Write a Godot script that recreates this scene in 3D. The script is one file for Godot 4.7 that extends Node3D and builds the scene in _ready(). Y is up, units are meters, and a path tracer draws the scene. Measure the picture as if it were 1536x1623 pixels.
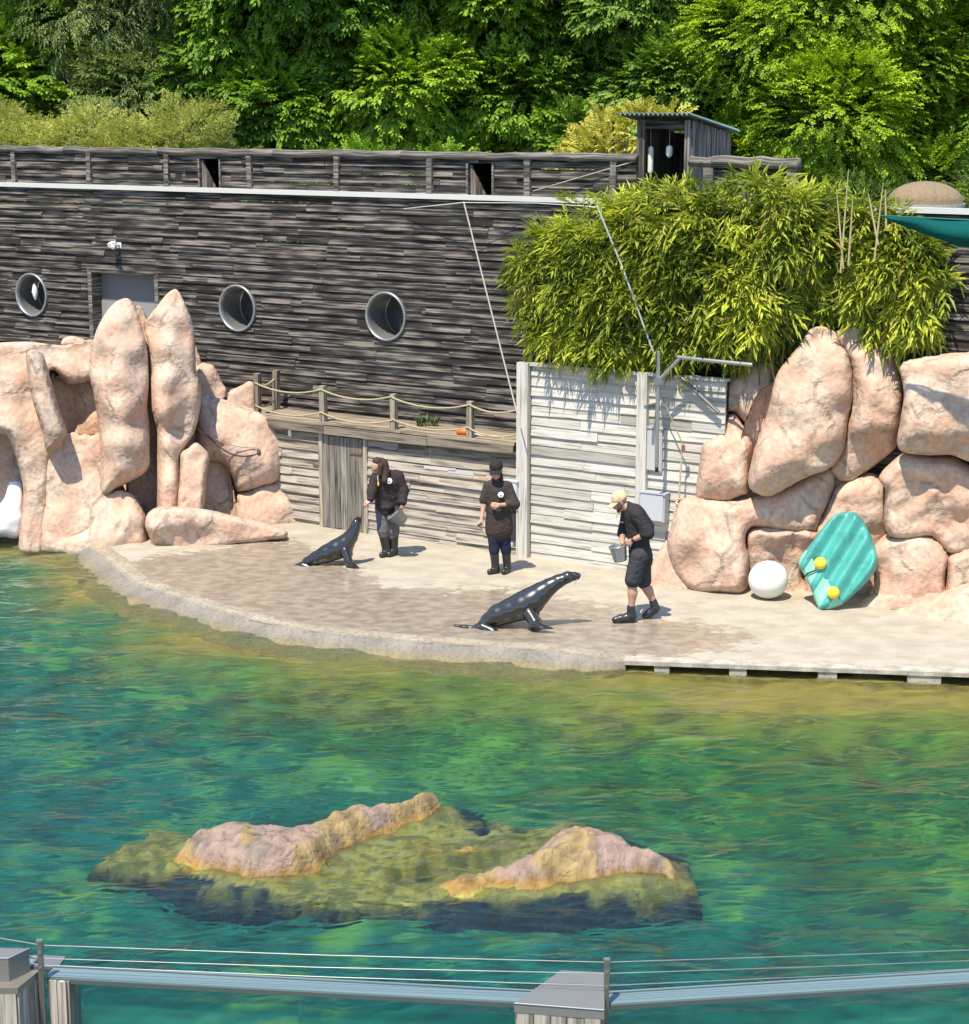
extends Node3D
# A sea lion show beside a pool: wooden ship hull, artificial rocks, bamboo, trees. y is up, metres; the show platform is at y = 0.

const FOCAL := 3000.0
const MIDDLE := Vector2(768.0, 811.5)
const EYE := Vector3(0, 6.53, 0)
const WATER_Y := -0.11
const SUN_DIR := Vector3(0.24, -1.0, -0.45)

var pitch := atan((811.5 - 180.0) / FOCAL)
var wall_start: Vector3      # foot of the plank wall, left side of the door
var wall_along: Vector3      # to the right along the wall
var wall_out: Vector3        # out of the wall, towards the pool
var rng := RandomNumberGenerator.new()
var taken := {}
var M := {}

# ---------------------------------------------------------------- places
func sight(px: float, py: float) -> Vector3:
	var x := (px - MIDDLE.x) / FOCAL
	var y := -(py - MIDDLE.y) / FOCAL
	var c := cos(pitch)
	var s := sin(pitch)
	return Vector3(x, y * c - s, -c - y * s)

func level_at(px: float, py: float, y := 0.0) -> Vector3:
	var d := sight(px, py)
	return EYE + d * ((y - EYE.y) / d.y)

func plane_at(px: float, py: float, point: Vector3, normal: Vector3) -> Vector3:
	var d := sight(px, py)
	return EYE + d * ((point - EYE).dot(normal) / d.dot(normal))

func wall_uv(px: float, py: float, off := 0.0) -> Vector2:
	var q := plane_at(px, py, wall_start + wall_out * off, wall_out)
	return Vector2((q - wall_start).dot(wall_along), q.y)

func wall_point(u: float, v: float, off := 0.0) -> Vector3:
	return wall_start + wall_along * u + wall_out * off + Vector3(0, v, 0)

func wall_frame(off := 0.0) -> Transform3D:
	return Transform3D(Basis(wall_along, Vector3.UP, wall_out), wall_start + wall_out * off)

# ---------------------------------------------------------------- objects
func numbered(called: String, parent: Node = self) -> String:
	var key := "%d/%s" % [parent.get_instance_id(), called]
	var n: int = taken.get(key, 0)
	taken[key] = n + 1
	return called if n == 0 else "%s_%03d" % [called, n]

func tag(o: Node, label: String, category: String, group := "") -> Node:
	o.set_meta("label", label)
	o.set_meta("category", category)
	if group != "":
		o.set_meta("group", group)
	return o

func thing(called: String, label: String, category: String, at := Transform3D(), group := "") -> Node3D:
	var o := Node3D.new()
	o.name = numbered(called)
	add_child(o, true)
	o.transform = at
	tag(o, label, category, group)
	return o

func put(called: String, mesh: Mesh, mat: Material, parent: Node = self, at := Transform3D()) -> MeshInstance3D:
	var o := MeshInstance3D.new()
	o.name = numbered(called, parent)
	o.mesh = mesh
	o.material_override = mat
	parent.add_child(o, true)
	o.transform = at
	return o

func structure(o: Node) -> Node:
	o.set_meta("kind", "structure")
	return o

func stuff(o: Node) -> Node:
	o.set_meta("kind", "stuff")
	return o

# ---------------------------------------------------------------- meshes
class Shape:
	var v := PackedVector3Array()
	var uv := PackedVector2Array()
	var c := PackedColorArray()
	var n := PackedVector3Array()
	var ix := PackedInt32Array()
	var tint := Color.WHITE

	func vert(p: Vector3, t := Vector2.ZERO) -> int:
		v.append(p)
		uv.append(t)
		c.append(tint)
		return v.size() - 1

	func tri(a: Vector3, b: Vector3, d: Vector3, ta := Vector2.ZERO, tb := Vector2.ZERO, td := Vector2.ZERO) -> void:
		ix.append(vert(a, ta))
		ix.append(vert(b, tb))
		ix.append(vert(d, td))

	func quad(a: Vector3, b: Vector3, d: Vector3, e: Vector3, s := Vector2.ONE, o := Vector2.ZERO) -> void:
		var i := vert(a, o)
		vert(b, o + Vector2(s.x, 0))
		vert(d, o + s)
		vert(e, o + Vector2(0, s.y))
		for k in [0, 1, 2, 0, 2, 3]:
			ix.append(i + k)

	# a box with its six faces; uv runs along the longest side
	func box(mid: Vector3, size: Vector3, basis := Basis(), o := Vector2.ZERO) -> void:
		var h := size * 0.5
		var p := []
		for k in 8:
			p.append(mid + basis * Vector3(h.x if k & 1 else -h.x, h.y if k & 2 else -h.y, h.z if k & 4 else -h.z))
		var x := size.x
		var y := size.y
		var z := size.z
		quad(p[4], p[5], p[7], p[6], Vector2(x, y), o)
		quad(p[1], p[0], p[2], p[3], Vector2(x, y), o + Vector2(0.3, 0.2))
		quad(p[5], p[1], p[3], p[7], Vector2(z, y), o + Vector2(0.1, 0.7))
		quad(p[0], p[4], p[6], p[2], Vector2(z, y), o + Vector2(0.6, 0.1))
		quad(p[6], p[7], p[3], p[2], Vector2(x, z), o + Vector2(0.2, 0.4))
		quad(p[0], p[1], p[5], p[4], Vector2(x, z), o + Vector2(0.5, 0.3))

	# a tube through points with one radius each; smooth, capped
	func tube(pts: Array, radii: Array, sides := 8, turn := 0.0) -> void:
		var first := v.size()
		var up := Vector3.UP
		var len := 0.0
		for k in pts.size():
			var a: Vector3 = pts[maxi(k - 1, 0)]
			var b: Vector3 = pts[mini(k + 1, pts.size() - 1)]
			var d := (b - a).normalized()
			var side := d.cross(up)
			if side.length() < 0.05:
				side = d.cross(Vector3.RIGHT)
			side = side.normalized()
			var o := side.cross(d).normalized()
			if k > 0:
				len += (pts[k] - pts[k - 1]).length()
			for j in sides + 1:
				var g := TAU * j / sides + turn
				vert(pts[k] + (side * cos(g) + o * sin(g)) * radii[k], Vector2(len, float(j) / sides))
		for k in pts.size() - 1:
			for j in sides:
				var q := first + k * (sides + 1) + j
				for m in [0, 1, sides + 1, 1, sides + 2, sides + 1]:
					ix.append(q + m)
		for e in 2:
			var k := 0 if e == 0 else pts.size() - 1
			var mid := vert(pts[k], Vector2(len * e, 0.5))
			var row := first + k * (sides + 1)
			for j in sides:
				var a := vert(v[row + j], Vector2(len * e, 0.0))
				var b := vert(v[row + j + 1], Vector2(len * e, 1.0))
				ix.append(mid)
				ix.append(b if e == 0 else a)
				ix.append(a if e == 0 else b)

	# turned about the y axis: profile of (radius, height)
	func lathe(profile: Array, sides := 16, at := Transform3D()) -> void:
		var first := v.size()
		for k in profile.size():
			for j in sides + 1:
				var g := TAU * j / sides
				vert(at * Vector3(profile[k].x * cos(g), profile[k].y, profile[k].x * sin(g)), Vector2(float(j) / sides, profile[k].y))
		for k in profile.size() - 1:
			for j in sides:
				var q := first + k * (sides + 1) + j
				for m in [0, sides + 1, 1, 1, sides + 1, sides + 2]:
					ix.append(q + m)

	func ball(mid: Vector3, r: Vector3, sides := 16, rings := 10) -> void:
		var p := []
		for k in rings + 1:
			var g := PI * k / rings
			p.append(Vector2(sin(g), cos(g)))
		lathe(p, sides, Transform3D(Basis.from_scale(r), mid))

	func smooth() -> void:
		n.resize(v.size())
		n.fill(Vector3.ZERO)
		for k in range(0, ix.size(), 3):
			var a := ix[k]
			var b := ix[k + 1]
			var d := ix[k + 2]
			var f := (v[d] - v[a]).cross(v[b] - v[a])
			n[a] += f
			n[b] += f
			n[d] += f
		# points that lie on each other share a normal only inside one patch; seams of tubes are closed here
		for k in n.size():
			n[k] = n[k].normalized() if n[k].length_squared() > 0.0 else Vector3.UP

	func weld() -> void:
		var at := {}
		var sums := {}
		n.resize(v.size())
		n.fill(Vector3.ZERO)
		for k in range(0, ix.size(), 3):
			var f := (v[ix[k + 2]] - v[ix[k]]).cross(v[ix[k + 1]] - v[ix[k]])
			for m in 3:
				var key := Vector3i((v[ix[k + m]] * 2000.0).round())
				sums[key] = sums.get(key, Vector3.ZERO) + f
		for k in v.size():
			var s: Vector3 = sums.get(Vector3i((v[k] * 2000.0).round()), Vector3.UP)
			n[k] = s.normalized()

	func mesh(with_color := true) -> ArrayMesh:
		var a := []
		a.resize(Mesh.ARRAY_MAX)
		a[Mesh.ARRAY_VERTEX] = v
		a[Mesh.ARRAY_TEX_UV] = uv
		if with_color:
			a[Mesh.ARRAY_COLOR] = c
		if n.size() == v.size():
			a[Mesh.ARRAY_NORMAL] = n
		a[Mesh.ARRAY_INDEX] = ix
		var m := ArrayMesh.new()
		m.add_surface_from_arrays(Mesh.PRIMITIVE_TRIANGLES, a)
		return m

func noise(freq: float, octaves := 4, seed_ := 1, ridged := false) -> FastNoiseLite:
	var f := FastNoiseLite.new()
	f.noise_type = FastNoiseLite.TYPE_SIMPLEX_SMOOTH
	f.frequency = freq
	f.fractal_octaves = octaves
	f.seed = seed_
	f.fractal_type = FastNoiseLite.FRACTAL_RIDGED if ridged else FastNoiseLite.FRACTAL_FBM
	return f

# ---------------------------------------------------------------- materials
func lin(r: float, g: float, b: float) -> Color:
	return Color(r, g, b).linear_to_srgb()

func plain(r: float, g: float, b: float, rough := 0.8, metal := 0.0) -> StandardMaterial3D:
	var m := StandardMaterial3D.new()
	m.albedo_color = lin(r, g, b)
	m.roughness = rough
	m.metallic = metal
	m.vertex_color_use_as_albedo = true
	return m

# picture of a function (u, v in pixels) -> linear colour
func picture(w: int, h: int, fn: Callable) -> ImageTexture:
	var bytes := PackedByteArray()
	bytes.resize(w * h * 3)
	var at := 0
	for y in h:
		for x in w:
			var c: Color = fn.call(x, y)
			c = c.linear_to_srgb()
			bytes[at] = clampi(int(c.r * 255.0), 0, 255)
			bytes[at + 1] = clampi(int(c.g * 255.0), 0, 255)
			bytes[at + 2] = clampi(int(c.b * 255.0), 0, 255)
			at += 3
	return ImageTexture.create_from_image(Image.create_from_data(w, h, false, Image.FORMAT_RGB8, bytes))

func cloth_noise(freq: float, octaves: int, seed_: int, size := 512) -> ImageTexture:
	return ImageTexture.create_from_image(noise(freq, octaves, seed_).get_seamless_image(size, size))

# weathered boards: grain and streaks run along u (4 m wide, 1 m high)
func wood(dark: Color, pale: Color, share: float, seed_: int, streak := 0.8) -> StandardMaterial3D:
	var long_ := noise(1.0, 4, seed_)
	var grain := noise(1.0, 3, seed_ + 7)
	var blot := noise(1.0, 3, seed_ + 13)
	var w := 1024
	var h := 384
	var fn := func(x: int, y: int) -> Color:
		var a := long_.get_noise_2d(x * 0.0014, y * 0.06)
		var g := grain.get_noise_2d(x * 0.005, y * 0.30)
		var b := blot.get_noise_2d(x * 0.005, y * 0.025)
		var t := clampf(share + a * streak + g * 0.22 + b * 0.55, 0.0, 1.0)
		t = t * t * (3.0 - 2.0 * t)
		var k := 1.0 + g * 0.25
		return Color(lerpf(dark.r, pale.r, t) * k, lerpf(dark.g, pale.g, t) * k, lerpf(dark.b, pale.b, t) * k)
	var m := StandardMaterial3D.new()
	m.albedo_texture = picture(w, h, fn)
	m.roughness = 0.85
	m.metallic_specular = 0.3
	m.uv1_scale = Vector3(0.25, 1.0, 1.0)
	m.vertex_color_use_as_albedo = true
	var gi := noise(1.0, 3, seed_ + 29)
	var hf := func(x: int, y: int) -> Color:
		var q := 0.5 + 0.5 * gi.get_noise_2d(x * 0.005, y * 0.5)
		return Color(q, q, q)
	m.heightmap_enabled = true
	m.heightmap_texture = picture(512, 256, hf)
	m.heightmap_scale = 0.25
	return m

# ================================================================ the scene
func _ready() -> void:
	rng.seed = 20240517
	var cam := Camera3D.new()
	cam.name = "camera"
	add_child(cam)
	cam.position = EYE
	cam.rotation.x = -pitch
	cam.fov = rad_to_deg(2.0 * atan(811.5 / FOCAL))
	cam.near = 0.1
	cam.far = 400.0
	cam.current = true

	var env := Environment.new()
	env.background_mode = Environment.BG_SKY
	var sky_look := ProceduralSkyMaterial.new()
	sky_look.sky_top_color = Color(0.40, 0.53, 0.72)
	sky_look.sky_horizon_color = Color(0.80, 0.85, 0.86)
	sky_look.sky_curve = 0.12
	sky_look.ground_bottom_color = Color(0.25, 0.26, 0.22)
	sky_look.ground_horizon_color = Color(0.72, 0.74, 0.70)
	sky_look.sky_energy_multiplier = 1.25
	var sky := Sky.new()
	sky.sky_material = sky_look
	env.sky = sky
	env.tonemap_mode = Environment.TONE_MAPPER_LINEAR
	env.tonemap_exposure = 1.68
	env.sdfgi_enabled = true
	env.ssao_enabled = true
	env.ssil_enabled = true
	var around := WorldEnvironment.new()
	around.name = "environment"
	around.environment = env
	add_child(around)

	var sun := DirectionalLight3D.new()
	sun.name = "sun"
	sun.light_energy = 1.5
	sun.light_color = Color(1.0, 0.955, 0.88)
	sun.light_angular_distance = 0.5
	sun.shadow_enabled = true
	add_child(sun)
	sun.look_at_from_position(Vector3.ZERO, SUN_DIR, Vector3(0, 0, -1))

	var a := level_at(512, 834)
	var b := level_at(977, 902)
	wall_start = a
	wall_along = (b - a).normalized()
	wall_out = wall_along.cross(Vector3.UP)

	make_materials()
	build_pool()
	build_hull()
	build_rocks()
	build_plants()
	build_show()
	build_foreground()

# ================================================================ materials that several things share
func make_materials() -> void:
	M.hull = wood(Color(0.022, 0.0195, 0.018), Color(0.23, 0.205, 0.175), 0.26, 3, 0.7)
	M.grey = wood(Color(0.085, 0.074, 0.064), Color(0.40, 0.36, 0.30), 0.70, 21, 0.75)
	M.pale = wood(Color(0.22, 0.205, 0.18), Color(0.52, 0.50, 0.45), 0.84, 43, 0.7)
	M.log = wood(Color(0.05, 0.045, 0.04), Color(0.26, 0.24, 0.21), 0.45, 61)
	M.white = plain(0.60, 0.60, 0.57, 0.6)
	M.black = plain(0.012, 0.012, 0.012, 0.9)
	M.steel = plain(0.42, 0.43, 0.43, 0.38, 0.75)
	M.dull_metal = plain(0.30, 0.31, 0.31, 0.5, 0.4)
	M.plain = plain(1, 1, 1, 0.8)
	M.satin = plain(1, 1, 1, 0.45)
	M.rope = plain(0.42, 0.36, 0.22, 0.95)
	M.rock = rock_material()

func rock_material() -> StandardMaterial3D:
	var m := StandardMaterial3D.new()
	var size := 1024
	var cells := FastNoiseLite.new()
	cells.noise_type = FastNoiseLite.TYPE_CELLULAR
	cells.cellular_return_type = FastNoiseLite.RETURN_DISTANCE2_SUB
	cells.frequency = 0.0052
	cells.seed = 41
	cells.fractal_type = FastNoiseLite.FRACTAL_NONE
	cells.domain_warp_enabled = true
	cells.domain_warp_amplitude = 70.0
	cells.domain_warp_frequency = 0.008
	var pa := noise(0.005, 5, 5).get_seamless_image(size, size).get_data()
	var pb := noise(0.03, 4, 9).get_seamless_image(size, size).get_data()
	var pd := noise(0.010, 5, 19).get_seamless_image(size, size).get_data()
	var pc := cells.get_seamless_image(size, size, false, false, 0.1, false).get_data()
	var run := noise(1.0, 3, 23)
	var bump := PackedByteArray()
	bump.resize(size * size)
	var fn := func(x: int, y: int) -> Color:
		var k := y * size + x
		var t := pa[k] / 255.0
		var f := pb[k] / 255.0
		var g := smoothstep(0.52, 0.74, pd[k] / 255.0 + 0.25 * (f - 0.5))
		var crack := (1.0 - smoothstep(0.0, 16.0, float(pc[k]))) * smoothstep(0.42, 0.62, t)
		var edge := 1.0 - absf(y / 512.0 - 1.0)
		var drip := smoothstep(0.10, 0.50, run.get_noise_2d(x * 0.035, y * 0.0035)) * minf(1.0, edge * 4.0)
		var c := Color(0.50, 0.322, 0.232).lerp(Color(0.525, 0.40, 0.305), smoothstep(0.34, 0.62, t))
		c = c.lerp(Color(0.36, 0.285, 0.225), g * 0.45)
		c = c.lerp(Color(0.46, 0.30, 0.20), drip * 0.45)
		var k2 := (0.78 + 0.44 * f) * (1.0 - 0.35 * crack)
		bump[k] = clampi(int(130.0 + 80.0 * (t - 0.5) + 120.0 * (f - 0.5) - 95.0 * crack - 25.0 * g), 0, 255)
		return Color(c.r * k2, c.g * k2, c.b * k2)
	m.albedo_texture = picture(size, size, fn)
	m.uv1_triplanar = true
	m.uv1_world_triplanar = true
	m.uv1_triplanar_sharpness = 4.0
	m.uv1_scale = Vector3(0.32, 0.32, 0.32)
	m.vertex_color_use_as_albedo = true
	m.roughness = 0.9
	m.metallic_specular = 0.3
	m.heightmap_enabled = true
	m.heightmap_texture = ImageTexture.create_from_image(Image.create_from_data(size, size, false, Image.FORMAT_L8, bump))
	m.heightmap_scale = 2.3
	return m

# ================================================================ the pool
var deck_line := PackedVector2Array()     # the curved edge of the platform, from the left rock to the quay (x, z)
var quay_a: Vector3
var quay_b: Vector3

func curve_through(px: Array, y: float, step := 0.15) -> PackedVector2Array:
	var c := Curve3D.new()
	c.bake_interval = step
	var p := []
	for q in px:
		p.append(level_at(q[0], q[1], y))
	for k in p.size():
		var t: Vector3 = (p[mini(k + 1, p.size() - 1)] - p[maxi(k - 1, 0)]) / 6.0
		c.add_point(p[k], -t, t)
	var r := PackedVector2Array()
	for q in c.get_baked_points():
		r.append(Vector2(q.x, q.z))
	return r

func line_distance(p: Vector2, line: PackedVector2Array) -> float:
	var best := 1e9
	for k in line.size() - 1:
		var q := Geometry2D.get_closest_point_to_segment(p, line[k], line[k + 1])
		best = minf(best, p.distance_squared_to(q))
	return sqrt(best)

func build_pool() -> void:
	deck_line = curve_through([[-60, 838], [60, 846], [130, 862], [170, 890], [212, 923], [300, 955], [380, 978], [470, 997], [600, 1012], [720, 1022], [850, 1031], [940, 1041], [992, 1048]], 0.0)
	quay_a = level_at(990, 1048)
	quay_b = level_at(1536, 1068)
	var along := (quay_b - quay_a).normalized()
	quay_b = quay_a + along * 7.0

	# the platform: one sheet of cast concrete, its wet and dry areas in the picture of its surface
	var outline := deck_line.duplicate()
	outline.append(Vector2(quay_b.x, quay_b.z))
	outline.append(Vector2(quay_b.x, -30.0))
	outline.append(Vector2(-9.5, -34.5))
	outline.append(Vector2(-9.5, deck_line[0].y))
	var s := Shape.new()
	var tris := Geometry2D.triangulate_polygon(outline)
	for p in outline:
		s.vert(Vector3(p.x, 0, p.y), Vector2((p.x + 10.0) / 19.0, (p.y + 35.0) / 14.0))
	s.ix = tris
	s.n.resize(s.v.size())
	s.n.fill(Vector3.UP)
	structure(put("show_platform", s.mesh(), deck_material()))

	# the cast rim of the pool: a low lip, then a slope that runs down under the water
	var rim := Shape.new()
	var prof := [[-0.29, 0.004], [-0.27, 0.009], [-0.10, 0.012], [0.0, 0.002], [0.05, -0.03], [0.20, -0.09], [0.34, -0.17], [0.62, -0.40], [0.85, -0.85]]
	var cols := [Color(0.28, 0.245, 0.19), Color(0.30, 0.26, 0.19), Color(0.34, 0.29, 0.20), Color(0.22, 0.195, 0.15), Color(0.20, 0.185, 0.155), Color(0.19, 0.165, 0.11), Color(0.22, 0.165, 0.05), Color(0.27, 0.195, 0.05), Color(0.30, 0.205, 0.045)]
	var rn := noise(1.4, 4, 4)
	var rn2 := noise(6.0, 3, 8)
	for k in deck_line.size():
		var a := deck_line[maxi(k - 1, 0)]
		var b := deck_line[mini(k + 1, deck_line.size() - 1)]
		var d := (b - a).normalized()
		var out := Vector2(-d.y, d.x)
		for j in prof.size():
			var ease: float = 1.0 if prof[j][0] < 0.05 else smoothstep(-2.0, 9.0, float(deck_line.size() - 1 - k)) 
			var q: Vector2 = deck_line[k] + out * (prof[j][0] * ease + 0.05 * rn.get_noise_2d(k * 0.15, j * 3.0))
			var g := 1.0 + 0.28 * rn.get_noise_2d(q.x * 1.2, q.y * 1.2) + 0.10 * rn2.get_noise_2d(q.x, q.y)
			var cc: Color = cols[j]
			rim.tint = Color(cc.r * g, cc.g * g, cc.b * g)
			rim.vert(Vector3(q.x, prof[j][1] + 0.010 * rn2.get_noise_2d(q.x, q.y) * (0.0 if j == 0 else 1.0), q.y), q)
	for k in deck_line.size() - 1:
		for j in prof.size() - 1:
			var q := k * prof.size() + j
			for m in [0, prof.size(), 1, 1, prof.size(), prof.size() + 1]:
				rim.ix.append(q + m)
	rim.smooth()
	var rm := plain(1, 1, 1, 0.75)
	rm.heightmap_enabled = true
	rm.uv1_triplanar = true
	rm.albedo_texture = blotches()
	rm.heightmap_texture = M.rock.heightmap_texture
	rm.heightmap_scale = 0.8
	structure(put("pool_rim", rim.mesh(), rm))

	# the straight quay on the right: slab edge above a dark overflow channel with spacers
	var turn := Basis(along, Vector3.UP, along.cross(Vector3.UP))
	var q_mat := concrete(Color(0.36, 0.325, 0.26), 31)
	var slab := Shape.new()
	slab.box(Vector3(3.5, -0.014, -0.09), Vector3(7.0, 0.052, 0.22), Basis(), Vector2.ZERO)
	var quay := put("quay_edge", slab.mesh(), q_mat, self, Transform3D(turn, quay_a))
	structure(quay)
	var gutter := Shape.new()
	gutter.box(Vector3(3.5, -0.55, -0.62), Vector3(7.0, 1.02, 0.5))
	put("channel_wall", gutter.mesh(), concrete(Color(0.10, 0.09, 0.07), 33), quay)
	var toe := Shape.new()
	toe.box(Vector3(3.5, -0.75, -0.16), Vector3(7.0, 1.17, 0.40))
	put("channel_floor", toe.mesh(), concrete(Color(0.34, 0.25, 0.08), 34), quay)
	for span in [[1036, 1060], [1156, 1184], [1297, 1327], [1437, 1490]]:
		var u0: float = (level_at(span[0], 1058) - quay_a).dot(along)
		var u1: float = (level_at(span[1], 1060) - quay_a).dot(along)
		var sp := Shape.new()
		sp.box(Vector3((u0 + u1) * 0.5, -0.10, -0.12), Vector3(u1 - u0, 0.12, 0.24), Basis(), Vector2(u0, 0))
		put("spacer", sp.mesh(), q_mat, quay)

	build_floor()
	build_water()
	build_island()

func concrete(base: Color, seed_: int) -> StandardMaterial3D:
	var m := StandardMaterial3D.new()
	var f := noise(0.02, 5, seed_)
	var fn := func(x: int, y: int) -> Color:
		var g := 1.0 + 0.5 * f.get_noise_2d(x, y) + 0.25 * f.get_noise_2d(x * 6.0, y * 6.0)
		return Color(base.r * g, base.g * g, base.b * g)
	m.albedo_texture = picture(256, 256, fn)
	m.uv1_triplanar = true
	m.uv1_scale = Vector3(0.7, 0.7, 0.7)
	m.roughness = 0.85
	return m

func blotches() -> ImageTexture:
	var f := noise(0.015, 5, 131)
	var fn := func(x: int, y: int) -> Color:
		var g := 1.0 + 0.45 * f.get_noise_2d(x, y) + 0.12 * f.get_noise_2d(x * 7.0, y * 7.0)
		var dark := smoothstep(0.22, 0.4, f.get_noise_2d(x * 2.0 + 300.0, y * 2.0))
		g *= 1.0 - 0.4 * dark
		return Color(g, g * (1.0 - 0.05 * dark), g * (1.0 - 0.12 * dark))
	return picture(512, 512, fn)

func deck_material() -> StandardMaterial3D:
	var wet := PackedVector2Array()
	for q in [[150, 900], [250, 880], [400, 862], [450, 856], [500, 868], [560, 892], [585, 912], [590, 925], [640, 931], [705, 934], [810, 930], [830, 945], [900, 950], [985, 962], [1010, 982], [1110, 985], [1190, 1008], [1150, 1030], [1040, 1046], [960, 1042], [850, 1032], [600, 1013], [470, 998], [380, 980], [300, 957], [210, 925]]:
		var p := level_at(q[0], q[1])
		wet.append(Vector2(p.x, p.z))
	var edge := wet.duplicate()
	edge.append(wet[0])
	var w := 1330
	var h := 980
	# signed distance to the wet outline on a coarse grid, then read with noise added
	var gw := 133
	var gh := 98
	var grid := PackedFloat32Array()
	grid.resize((gw + 1) * (gh + 1))
	for y in gh + 1:
		for x in gw + 1:
			var p := Vector2(x * 19.0 / gw - 10.0, y * 14.0 / gh - 35.0)
			var d := line_distance(p, edge)
			grid[y * (gw + 1) + x] = d if Geometry2D.is_point_in_polygon(p, wet) else -d
	var big := noise(0.02, 5, 101)
	var mid := noise(0.05, 4, 102)
	var fine := noise(0.25, 3, 103)
	var rough := PackedByteArray()
	rough.resize(w * h)
	var fn := func(x: int, y: int) -> Color:
		var gx := x * 0.1
		var gy := y * 0.1
		var ix := mini(int(gx), gw - 1)
		var iy := mini(int(gy), gh - 1)
		var fx := gx - ix
		var fy := gy - iy
		var q := iy * (gw + 1) + ix
		var d := lerpf(lerpf(grid[q], grid[q + 1], fx), lerpf(grid[q + gw + 1], grid[q + gw + 2], fx), fy)
		var nb := big.get_noise_2d(x, y * 1.5)
		var nm := mid.get_noise_2d(x, y * 1.4)
		var nf := fine.get_noise_2d(x, y)
		var t := smoothstep(-0.07, 0.10, d + nm * 0.55 + nb * 0.35 + nf * 0.05)
		var damp := smoothstep(-0.05, 0.30, d + 0.10 + nb * 0.8)
		rough[y * w + x] = int(255.0 * lerpf(0.80, lerpf(0.34, 0.20, clampf(nb + 0.5, 0, 1)), t))
		var dry := Color(0.38, 0.34, 0.262).lerp(Color(0.32, 0.283, 0.22), clampf(0.5 + nb * 1.3, 0, 1))
		var soak := Color(0.205, 0.165, 0.120).lerp(Color(0.28, 0.232, 0.172), clampf(0.5 + nm * 1.2 + nb * 0.6, 0, 1))
		var c := dry.lerp(Color(0.34, 0.29, 0.215), damp * 0.6).lerp(soak, t)
		var k := 1.0 + nf * 0.10 + nm * 0.10
		return Color(c.r * k, c.g * k, c.b * k)
	var m := StandardMaterial3D.new()
	m.albedo_texture = picture(w, h, fn)
	m.roughness_texture = ImageTexture.create_from_image(Image.create_from_data(w, h, false, Image.FORMAT_L8, rough))
	m.roughness_texture_channel = BaseMaterial3D.TEXTURE_CHANNEL_RED
	m.roughness = 1.0
	m.metallic_specular = 0.45
	m.texture_repeat = false
	return m

# height of the pool floor, and what grows on it
func floor_depth(d: float, x: float, z: float) -> float:
	return -0.24 - 0.20 * minf(d, 2.0) - 0.05 * clampf(d - 2.0, 0.0, 4.0)

func build_floor() -> void:
	var edge := deck_line.duplicate()
	edge.append(Vector2(quay_b.x, quay_b.z))
	var hills := noise(0.30, 4, 201)
	var patch := noise(0.35, 4, 202)
	var fine := noise(1.0, 4, 203)
	var s := Shape.new()
	var coarse := {}
	var nx := 300
	var nz := 320
	for j in nz + 1:
		for i in nx + 1:
			var x := -10.5 + 21.0 * i / nx
			var z := -31.0 + 19.5 * j / nz
			var gx := i / 5
			var gz := j / 5
			var ds := []
			for c in [Vector2i(gx, gz), Vector2i(gx + 1, gz), Vector2i(gx, gz + 1), Vector2i(gx + 1, gz + 1)]:
				if not coarse.has(c):
					coarse[c] = line_distance(Vector2(-10.5 + 21.0 * c.x * 5 / nx, -31.0 + 19.5 * c.y * 5 / nz), edge)
				ds.append(coarse[c])
			var fx := (i % 5) / 5.0
			var fz := (j % 5) / 5.0
			var d := lerpf(lerpf(ds[0], ds[1], fx), lerpf(ds[2], ds[3], fx), fz)
			var f := fine.get_noise_2d(x * 1.7, z * 3.6)
			var y := floor_depth(d, x, z) + 0.14 * hills.get_noise_2d(x, z) * smoothstep(0.4, 2.0, d) + 0.04 * f + 0.34 * smoothstep(1.75, 0.95, Vector2((x + 0.6) / 2.6, (z + 15.7) / 1.5).length())
			var p := patch.get_noise_2d(x, z)
			var c := Color(0.31, 0.21, 0.045).lerp(Color(0.15, 0.165, 0.025), smoothstep(0.25, 1.3, d + p * 1.2))
			c = c.lerp(Color(0.018, 0.10, 0.022), smoothstep(1.0, 2.8, d + p * 1.8))
			c = c.lerp(Color(0.003, 0.098, 0.074), smoothstep(2.6, 6.5, d + p * 2.5 - 0.5 * x))
			# bright weed tufts painted in for sun caustics, dark patches for ripple contrast
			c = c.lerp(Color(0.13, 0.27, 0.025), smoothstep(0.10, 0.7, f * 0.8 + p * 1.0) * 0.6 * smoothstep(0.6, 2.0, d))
			c = c.lerp(Color(0.006, 0.028, 0.026), smoothstep(0.0, 0.5, -f * 0.9 - p * 0.7) * 0.62 * smoothstep(0.5, 1.8, d))
			c = c.lerp(Color(0.003, 0.016, 0.014), smoothstep(-14.2, -13.5, z) * smoothstep(-0.9, -1.6, x) * 0.9)  # shadow under the left rail, painted into the floor colour
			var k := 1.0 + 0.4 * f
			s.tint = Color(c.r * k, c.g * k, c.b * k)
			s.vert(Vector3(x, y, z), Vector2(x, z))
	for j in nz:
		for i in nx:
			var q := j * (nx + 1) + i
			for m in [0, 1, nx + 1, 1, nx + 2, nx + 1]:
				s.ix.append(q + m)
	s.smooth()
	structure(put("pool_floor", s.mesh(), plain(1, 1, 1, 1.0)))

var wave_a := noise(1.0, 3, 301)
var wave_b := noise(1.0, 2, 302)
var wave_d := noise(1.0, 2, 304)
var wave_c := noise(1.0, 2, 303)

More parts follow.
